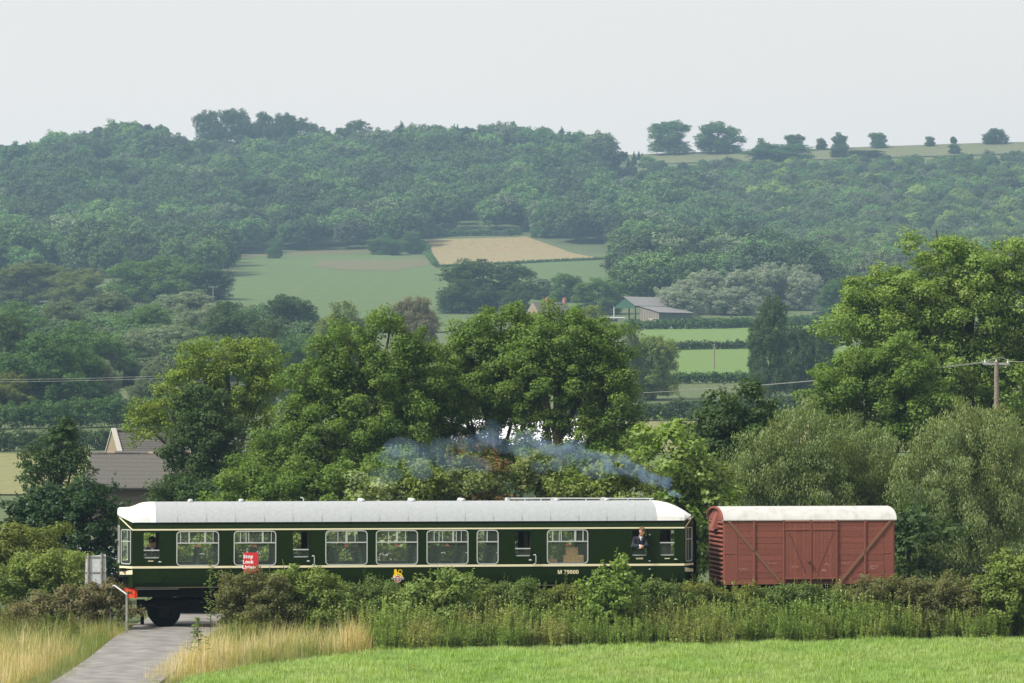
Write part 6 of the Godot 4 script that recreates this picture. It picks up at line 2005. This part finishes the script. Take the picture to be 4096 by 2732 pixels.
	part("block_wall", mb.mesh(), mat("concrete_block", lin(0.30, 0.27, 0.235), 0.9), lo)
	# trailer and low lean roof beside the barn
	var tr := thing("farm_trailer", "flat white-edged farm trailer parked at the open end of the barn", "trailer", Vector3(22.6, gy - 0.2, -948), 0.1)
	mb = MB.new()
	mb.box(Vector3(-0.6, 0.9, -1), Vector3(4.8, 1.15, 1), 0.03)
	part("deck", mb.mesh(), mat("trailer_white", lin(0.62, 0.66, 0.7), 0.5), tr)
	mb = MB.new()
	for x in [1.5, 2.6]:
		mb.tube([Vector3(x, 0.4, -1.0), Vector3(x, 0.4, 1.0)], [0.42, 0.42], 14)
	mb.box(Vector3(-1.6, 0.75, -0.06), Vector3(4.6, 0.9, 0.06))
	part("wheels_and_drawbar", mb.mesh(), dark, tr)
	# cottage
	gy = gh(6, 950)
	o = thing("stone_cottage", "stone cottage gable with slate roof and red chimney pots among the trees", "house", Vector3(5.0, gy - 1.4, -950), 0.62)
	mb = MB.new()
	mb.box(Vector3(0, -1, -2.6), Vector3(10, 3.6, 2.6))
	for x in [0.0, 9.6]:
		mb.prism(PackedVector2Array([Vector2(-2.6, 3.6), Vector2(2.6, 3.6), Vector2(0, 6.1)]), Vector3(x, 0, 0), Vector3(0, 0, 1), Vector3.UP, Vector3.RIGHT, 0.4)
	part("wall", mb.mesh(), stone, o)
	mb = MB.new()
	for s in [1.0, -1.0]:
		tiled_slope(mb, Vector3(-0.05, 3.5, 2.75 * s), Vector3(10.1, 3.5, 2.75 * s), Vector3(10.1, 6.2, 0), Vector3(-0.05, 6.2, 0), 16, Vector3(0, 0.7, 0.7 * s), 0.03)
	var rf := part("roof", mb.mesh(), slate, o)
	for x in [3.9, 9.2]:
		mb = MB.new()
		mb.box(Vector3(x + 0.1, 5.5, -0.4), Vector3(x + 0.8, 7.0, 0.4), 0.03)
		mb.box(Vector3(x + 0.04, 6.95, -0.46), Vector3(x + 0.86, 7.1, 0.46), 0.03)
		part("chimney", mb.mesh(), mat("chimney_brick", lin(0.33, 0.16, 0.12), 0.9), rf)
		mb = MB.new()
		for z in [-0.2, 0.2]:
			mb.tube([Vector3(x + 0.45, 7.05, z), Vector3(x + 0.45, 7.4, z)], [0.15, 0.12], 10)
		part("chimney_pot", mb.mesh(), mat("terracotta", lin(0.42, 0.14, 0.08), 0.8), rf)
	for p in [[0.9, 1.0], [3.2, 1.0], [6.0, 1.0]]:
		mb = MB.new()
		mb.box(Vector3(p[0], p[1] + 0.2, 2.58), Vector3(p[0] + 1.0, p[1] + 1.5, 2.63))
		part("window", mb.mesh(), dark, o)
	# field shed far right
	o = thing("field_shed", "small dark field shelter right of the silver willows", "shed", Vector3(76, gh(76, 960), -960), 0.3)
	mb = MB.new()
	mb.box(Vector3(-1.6, 0, -1.5), Vector3(1.6, 1.7, 1.5))
	part("wall", mb.mesh(), dark, o)
	mb = MB.new()
	mb.box(Vector3(-1.8, 1.7, -1.7), Vector3(1.8, 1.85, 1.7), 0.02)
	part("roof", mb.mesh(), sheet, o)


func parked_car(label: String, where: Vector3, turn: float, c: Color, s: float) -> void:
	var o := thing("parked_car", label, "car", where, turn, "vehicles parked behind the left bushes")
	var mb := MB.new()
	var H := 2.5 if s >= 1.0 else 1.55
	mb.prism(PackedVector2Array([Vector2(-2.1, 0.3), Vector2(2.1, 0.3), Vector2(2.15, 0.85), Vector2(1.5, 0.98), Vector2(0.9, H), Vector2(-2.0, H), Vector2(-2.12, 0.9)]), Vector3(0, 0, -0.85), Vector3.RIGHT, Vector3.UP, Vector3.BACK, 1.7)
	part("body", mb.mesh(), mat("car_paint_" + str(c.to_html()), c, 0.3), o)
	mb = MB.new()
	for z in [-0.86, 0.85]:
		mb.prism(PackedVector2Array([Vector2(1.35, 1.05), Vector2(0.85, H - 0.12), Vector2(-1.8, H - 0.12), Vector2(-1.9, 1.05)]), Vector3(0, 0, z), Vector3.RIGHT, Vector3.UP, Vector3.BACK, 0.01)
	part("window", mb.mesh(), mat("car_glass", lin(0.03, 0.035, 0.04), 0.08), o)
	for x in [-1.3, 1.3]:
		for z in [-0.8, 0.8]:
			mb = MB.new()
			mb.tube([Vector3(x, 0.32, z - 0.1), Vector3(x, 0.32, z + 0.1)], [0.32, 0.32], 16)
			part("wheel", mb.mesh(), mat("tyre", lin(0.02, 0.02, 0.02), 0.9), o)


func stem_plant(seed_: int, h: float, spread: float, leaf: float, nl: int, narrow: float) -> ArrayMesh:
	# a clump of upright stems with leaves up their length
	rng.seed = seed_
	var mb := MB.new()
	for s in 5:
		var a := rng.randf() * TAU
		var lean := Vector3(cos(a), 0, sin(a)) * spread * rng.randf()
		var hh := h * rng.randf_range(0.6, 1.0)
		var foot := lean * 0.25
		var tip := lean + Vector3.UP * hh
		var k0 := rng.randf_range(0.8, 1.2)
		mb.col = Color(1.15 * k0, 0.95 * k0, 0.9 * k0)
		mb.tube([foot, foot.lerp(tip, 0.5) + lean * 0.08, tip], [0.008, 0.006, 0.003], 3, false)
		for i in nl:
			var t := pow(rng.randf(), 0.8)
			var p := foot.lerp(tip, 0.12 + 0.88 * t)
			var o := rdir()
			o.y = absf(o.y) * 0.5 + 0.1
			var sz := leaf * rng.randf_range(0.6, 1.2) * (1.15 - 0.6 * t)
			p += o * sz * 0.5
			var nn := (Vector3.UP * 0.6 + rdir() * 0.9).normalized()
			var side := nn.cross(o).normalized()
			var k1 := k0 * rng.randf_range(0.75, 1.25)
			mb.col = Color(k1, k1, k1)
			mb.leaf(p, o.normalized() * sz * 0.6, side * sz * narrow, (nn + o * 0.4).normalized())
	return mb.mesh()


func tuft(seed_: int, blades: int, h: float, spread: float, w: float, lean_x := 0.0) -> ArrayMesh:
	rng.seed = seed_
	var mb := MB.new()
	for i in blades:
		var a := rng.randf() * TAU
		var r := sqrt(rng.randf()) * spread
		var p := Vector3(cos(a) * r, -0.02, sin(a) * r)
		var hh := h * rng.randf_range(0.5, 1.0)
		var out := Vector3(cos(a) + lean_x, 0, sin(a)) * hh * rng.randf_range(0.05, 0.45)
		var side := Vector3(-sin(a + 0.6), 0, cos(a + 0.6)) * w
		var mid := p + out * 0.35 + Vector3.UP * hh * 0.6
		var tip := p + out + Vector3.UP * hh
		var k := rng.randf_range(0.75, 1.25)
		mb.col = Color(k * rng.randf_range(0.95, 1.12), k, k)
		var nn := (side.cross(Vector3.UP).normalized() * 0.5 + Vector3.UP * 0.8).normalized()
		mb.raw(p - side, p + side, mid + side * 0.7, nn, nn, nn)
		mb.raw(p - side, mid + side * 0.7, mid - side * 0.7, nn, nn, nn)
		mb.raw(mid - side * 0.7, mid + side * 0.7, tip, nn, nn, nn)
	return mb.mesh()


func near_edge(x: float) -> float:
	return at([[-8.8, 97.0], [-7.6, 101.0], [-6.4, 104.5], [-4.8, 108.0], [-4.0, 109.8], [0.0, 111.4], [6.7, 113.9], [15.3, 116.5], [24.0, 119.0], [60.0, 128.0]], x)


func train_front(x: float) -> float:
	return 118.24 + (x + 11.9) * 0.1352 - 1.42


func build_verges() -> void:
	var r2 := RandomNumberGenerator.new()
	r2.seed = 41
	var f := FastNoiseLite.new()
	f.seed = 6
	f.frequency = 0.16
	var gm := mat("grass_blades", Color.WHITE, 0.6, 0.0, true)
	gm.metallic_specular = 0.3
	gm.backlight_enabled = true
	gm.backlight = lin(0.75, 0.8, 0.35)
	# pasture grass
	var kinds := [tuft(1, 16, 0.17, 0.13, 0.006, 0.2), tuft(2, 16, 0.2, 0.15, 0.006, 0.15), tuft(3, 12, 0.26, 0.12, 0.005, 0.3)]
	var pl := [[], [], []]
	var co := [[], [], []]
	for i in 52000:
		var x := r2.randf_range(-9.0, 24.0)
		var d := r2.randf_range(90.0, 120.0)
		if d > near_edge(x) + 0.2 or (x < -8.2):
			continue
		var n := f.get_noise_2d(x, d * 0.6)
		var n2 := f.get_noise_2d(x * 4.0 + 50.0, d * 4.0)
		var k := r2.randi_range(0, 1) if n2 < 0.33 else 2
		var s := r2.randf_range(0.7, 1.25) * (1.0 + 0.35 * n2)
		pl[k].append(Transform3D(Basis(Vector3.UP, r2.randf_range(-0.8, 0.8)).scaled(Vector3(s, s, s)), Vector3(x, -0.23, -d)))
		var g := r2.randf_range(0.85, 1.15) * (1.0 + 0.45 * n2)
		var yel := clampf(0.25 + n * 0.7 + n2 * 0.4, 0.0, 1.0)
		co[k].append(Color(lerpf(0.28, 0.40, yel) * g, lerpf(0.44, 0.49, yel) * g, lerpf(0.125, 0.20, yel) * g))
	var lawn := Node3D.new()
	lawn.name = "pasture_grass"
	lawn.set_meta("kind", "stuff")
	lawn.set_meta("label", "bright green pasture grass in front of the hedge")
	lawn.set_meta("category", "grass")
	add_child(lawn)
	for k in 3:
		multi("grass_tufts", kinds[k], gm, pl[k], co[k], lawn)
	# buttercups
	var mb := MB.new()
	mb.col = Color(0.15, 0.25, 0.05)
	mb.tube([Vector3.ZERO, Vector3(0.02, 0.25, 0)], [0.003, 0.002], 3, false)
	mb.col = Color(0.75, 0.56, 0.02)
	for k in 5:
		var a := TAU * k / 5.0
		mb.leaf(Vector3(0.02 + cos(a) * 0.014, 0.255, sin(a) * 0.014), Vector3(cos(a), 0.4, sin(a)) * 0.014, Vector3(-sin(a), 0, cos(a)) * 0.011, Vector3(cos(a) * 0.4, 0.9, sin(a) * 0.4).normalized())
	var bp := []
	for i in 420:
		var x := r2.randf_range(-6.0, 18.0)
		var d := r2.randf_range(96.0, 116.0)
		if d < near_edge(x) - 0.5 and f.get_noise_2d(x * 1.4 + 9.0, d) > 0.02:
			bp.append(Transform3D(Basis(Vector3.UP, r2.randf() * TAU).scaled(Vector3.ONE * r2.randf_range(1.1, 1.7)), Vector3(x, -0.22, -d)))
	multi("buttercups", mb.mesh(), mat("buttercup", Color.WHITE, 0.5, 0.0, true), bp, [])
	# long dry grass on both sides of the lane
	var dryk := [tuft(11, 22, 0.95, 0.2, 0.005, 0.35), tuft(12, 18, 1.1, 0.16, 0.005, 0.5), tuft(13, 24, 0.6, 0.22, 0.006, 0.2)]
	pl = [[], [], []]
	co = [[], [], []]
	for i in 12000:
		var left := i % 2 == 0
		var x := r2.randf_range(-22.0, -11.25) if left else r2.randf_range(-9.3, 1.5)
		var d := r2.randf_range(90.0, 117.0)
		var s := r2.randf_range(0.4, 1.1)
		var green := 0.0
		if left:
			if d > 116.3 + (x + 11.5) * 0.1:
				continue
			s *= lerpf(0.75, 1.0, clampf((-11.5 - x) / 2.0, 0.0, 1.0))
			green = clampf(0.26 + (d - 104.0) / 26.0 + f.get_noise_2d(x, d) * 1.3 + r2.randf_range(-0.2, 0.2), 0.0, 1.0)
			if x > -11.6:
				s *= 0.6
			if x > -12.1:
				green = maxf(green, 0.75)
				s *= 0.6 if d < 108.0 else 0.85
		else:
			var e := near_edge(x)
			if d < e - 0.6 or d > (train_front(x) - 1.1 if x < -6.2 else minf(train_front(x) - 2.2, 113.2 + x * 0.12)):
				continue
			var inn := clampf((d - e) / 3.0, 0.0, 1.0)
			s *= lerpf(0.35, 1.0, clampf((d - e + 0.6) / 1.6, 0.0, 1.0))
			if x > -4.2:
				if r2.randf() < 0.86 or d > e + 1.4:
					continue
				s *= 0.9
			green = clampf(0.18 + f.get_noise_2d(x * 1.3, d) * 1.4 + (1.0 - inn) * 0.4 + r2.randf_range(-0.2, 0.2), 0.0, 1.0)
			if x < -8.6:
				s *= 0.45
		var k := r2.randi_range(0, 2)
		var rot := Basis(Vector3.UP, r2.randf_range(-0.7, 0.7))
		pl[k].append(Transform3D(rot.scaled(Vector3(s, s, s)), Vector3(x, -0.26, -d)))
		var g := r2.randf_range(0.8, 1.2)
		co[k].append(Color(lerpf(0.66, 0.21, green) * g, lerpf(0.55, 0.28, green) * g, lerpf(0.32, 0.085, green) * g))
	# rank green grass round the foot of the handrail
	for i in 90:
		var s := r2.randf_range(0.7, 1.0)
		pl[i % 3].append(Transform3D(Basis(Vector3.UP, r2.randf() * TAU).scaled(Vector3(s, s, s)), Vector3(r2.randf_range(-12.4, -11.4), -0.26, r2.randf_range(-116.2, -113.2))))
		var g := r2.randf_range(0.7, 1.2)
		co[i % 3].append(Color(0.27 * g, 0.32 * g, 0.10 * g) if i % 4 else Color(0.55 * g, 0.45 * g, 0.25 * g))
	# a pale tussock standing alone in the hedge foot
	for i in 9:
		pl[1].append(Transform3D(Basis(Vector3.UP, i * 0.7).scaled(Vector3(0.75, 1.25, 0.75)), Vector3(-4.5 + r2.randf_range(-0.22, 0.22), -0.25, -109.6 + r2.randf_range(-0.2, 0.2))))
		co[1].append(Color(0.68, 0.54, 0.28))
	var dryn := Node3D.new()
	dryn.name = "dry_grass"
	dryn.set_meta("kind", "stuff")
	dryn.set_meta("label", "long straw-coloured grass on the verges of the lane")
	dryn.set_meta("category", "grass")
	add_child(dryn)
	for k in 3:
		multi("grass_tufts", dryk[k], gm, pl[k], co[k], dryn)
	# tall weeds of the railway bank
	var wk := [stem_plant(21, 1.35, 0.3, 0.11, 34, 0.3), stem_plant(22, 1.25, 0.36, 0.09, 40, 0.34), stem_plant(23, 1.5, 0.22, 0.075, 44, 0.28), stem_plant(24, 0.9, 0.4, 0.1, 36, 0.36), stem_plant(25, 1.75, 0.16, 0.06, 46, 0.3)]
	pl = [[], [], [], [], []]
	co = [[], [], [], [], []]
	for i in 15000:
		var x := r2.randf_range(-8.0, 30.0)
		var e := near_edge(x)
		if x < -3.8:
			e = maxf(e, 111.6 + (x + 3.8) * 0.1)
		e += f.get_noise_2d(x * 3.0, 7.0) * 1.1 + f.get_noise_2d(x * 9.0, 3.0) * 0.5
		var tfz := train_front(x) - 0.9
		if x > 12.6:
			tfz += 1.5
		var d := lerpf(e, tfz, r2.randf())
		var back := (d - e) / maxf(0.5, tfz - e)
		var n := f.get_noise_2d(x * 1.2, d * 1.2)
		var n2 := f.get_noise_2d(x * 3.5 + 40.0, d * 3.5)
		var s := lerpf(0.62, 1.0, smoothstep(0.0, 0.35, back)) * r2.randf_range(0.75, 1.05) * (1.0 + 0.16 * n2)
		if back > 0.8:
			s *= 0.92 if r2.randf() < 0.8 else 1.25
		var k := r2.randi_range(0, 3)
		if back > 0.45 and f.get_noise_2d(x * 2.0 + 80.0, d * 2.0) > 0.12 and r2.randf() < 0.22:
			k = 4
			s = r2.randf_range(0.8, 1.1)
		pl[k].append(Transform3D(Basis(Vector3.UP, r2.randf() * TAU).scaled(Vector3(s, s, s)), Vector3(x, -0.26, -d)))
		var brown := clampf(0.12 + n * 0.6 + (0.35 if back > 0.5 and x > 8.0 else 0.0) + n2 * 0.55, 0.0, 1.0)
		var g := r2.randf_range(0.65, 1.25) * (1.0 + 0.25 * n2)
		co[k].append(Color(lerpf(0.27, 0.45, brown) * g, lerpf(0.39, 0.39, brown) * g, lerpf(0.10, 0.175, brown) * g))
	# the left verge between hedge and lane, and the strip beyond the rails
	for i in 2600:
		var left := i % 2 == 0
		var x := r2.randf_range(-26.0, -12.6) if left else r2.randf_range(-9.0, 24.0)
		var d := r2.randf_range(112.0, 124.0) if left else train_front(x) + r2.randf_range(4.6, 9.0)
		if left and d > train_front(x) - 1.0 and d < train_front(x) + 4.6:
			continue
		var s := r2.randf_range(0.6, 1.0) * (0.9 if left else 1.2)
		var k := r2.randi_range(0, 3)
		pl[k].append(Transform3D(Basis(Vector3.UP, r2.randf() * TAU).scaled(Vector3(s, s, s)), Vector3(x, -0.28, -d)))
		var g := r2.randf_range(0.8, 1.2)
		var brown := clampf(f.get_noise_2d(x, d) * 1.5 + (0.3 if left and d < 117.0 else 0.0), 0.0, 1.0)
		co[k].append(Color(lerpf(0.135, 0.23, brown) * g, lerpf(0.205, 0.165, brown) * g, lerpf(0.05, 0.075, brown) * g))
	var weeds := Node3D.new()
	weeds.name = "bank_weeds"
	weeds.set_meta("kind", "stuff")
	weeds.set_meta("label", "tangle of tall weeds along the railway")
	weeds.set_meta("category", "weeds")
	add_child(weeds)
	var wm := mat("weed_leaves", Color.WHITE, 0.65, 0.0, true)
	wm.metallic_specular = 0.3
	wm.backlight_enabled = true
	wm.backlight = lin(0.6, 0.7, 0.25)
	for k in 5:
		multi("weed_clumps", wk[k], wm, pl[k], co[k], weeds)
	# single saplings that stand up out of the verge
	var sap := [
		["pale-tipped sapling standing before the carriage's first wheels", Vector3(-8.75, -0.25, -113.0), 2.5, "guelder"],
		["little ash seedling on the lane's edge", Vector3(-8.35, -0.25, -103.5), 1.35, "lime"],
		["tall weed stalk rising past the carriage's small window", Vector3(1.55, -0.25, -114.5), 2.15, "olive"],
		["tall weed stalk before the carriage number", Vector3(3.55, -0.25, -114.6), 1.95, "olive"],
		["tall weed stalk rising by the lion emblem", Vector3(-1.6, -0.25, -113.4), 1.9, "olive"]]
	var i2 := 0
	for s in sap:
		i2 += 1
		var o := thing("sapling", s[0], "sapling", s[1])
		rng.seed = 700 + i2
		mb = MB.new()
		var h: float = s[2]
		mb.tube([Vector3(0, -0.05, 0), Vector3(0.04, h * 0.5, 0), Vector3(0.0, h, 0)], [0.016, 0.011, 0.004], 5, false)
		for k in 12:
			var y := h * (0.3 + 0.6 * k / 12.0)
			var a := k * 2.4
			mb.tube([Vector3(0.02, y, 0), Vector3(0.02 + cos(a) * 0.28 * (1.2 - y / h), y + 0.12, sin(a) * 0.28 * (1.2 - y / h))], [0.005, 0.002], 3, false)
		part("stem", mb.mesh(), bark(), o)
		mb = MB.new()
		for k in 260:
			var t := rng.randf()
			var y := h * (0.28 + 0.72 * t)
			var a := rng.randf() * TAU
			var rr := 0.32 * (1.15 - t) * rng.randf() * (0.5 if s[3] == "olive" else 1.0)
			var p := Vector3(0.02 + cos(a) * rr, y + rr * 0.4, sin(a) * rr)
			var oo := Vector3(cos(a), rng.randf_range(-0.3, 0.5), sin(a)).normalized()
			var nn := (Vector3.UP + rdir() * 0.8).normalized()
			var sd := nn.cross(oo).normalized()
			var sz := 0.1 * rng.randf_range(0.6, 1.2) * (0.6 if s[3] == "olive" else 1.0)
			var g := rng.randf_range(0.8, 1.3)
			mb.col = Color(g, g, g)
			mb.leaf(p, oo * sz * 0.6, sd * sz * 0.26, nn)
		part("crown", mb.mesh(), leaf_mat(s[3]), o)


func build_smoke() -> void:
	var o := thing("exhaust_smoke", "thin blue exhaust smoke drifting left from the carriage roof end", "smoke", Vector3(5.15, 3.95, -120.6))
	o.set_meta("kind", "stuff")
	var mats_ := []
	for d in [0.85, 0.62, 0.36, 0.17]:
		var fm := FogMaterial.new()
		fm.resource_name = "smoke"
		fm.albedo = Color(0.63, 0.76, 0.93)
		fm.density = d
		mats_.append(fm)
	# the plume leans left from the pipe, rises, then thins out over the shrubs
	var path := [[0.0, 0.0], [-0.45, 0.42], [-1.3, 0.85], [-2.4, 1.1], [-3.6, 1.4], [-4.6, 1.6], [-6.5, 1.5], [-9.5, 1.1]]
	rng.seed = 15
	for i in 84:
		var t := pow(i / 84.0, 1.1)
		var k := t * (path.size() - 1.001)
		var a: Array = path[int(k)]
		var b: Array = path[int(k) + 1]
		var c := Vector2(a[0], a[1]).lerp(Vector2(b[0], b[1]), k - int(k))
		var s := lerpf(0.16, 0.75, t)
		var v := FogVolume.new()
		v.name = "smoke_puff"
		v.shape = RenderingServer.FOG_VOLUME_SHAPE_ELLIPSOID
		v.size = Vector3(s * rng.randf_range(0.9, 2.0), s * rng.randf_range(0.5, 1.0), s * rng.randf_range(0.8, 1.5))
		v.position = Vector3(c.x + rng.randfn(0.0, 0.3) * s, c.y + rng.randfn(0.0, 0.42) * s, -t * 1.2 + rng.randfn(0.0, 0.3) * s)
		v.rotation.z = rng.randf_range(-0.9, 0.2)
		v.material = mats_[mini(3, int(t * 5.0))]
		o.add_child(v, true)
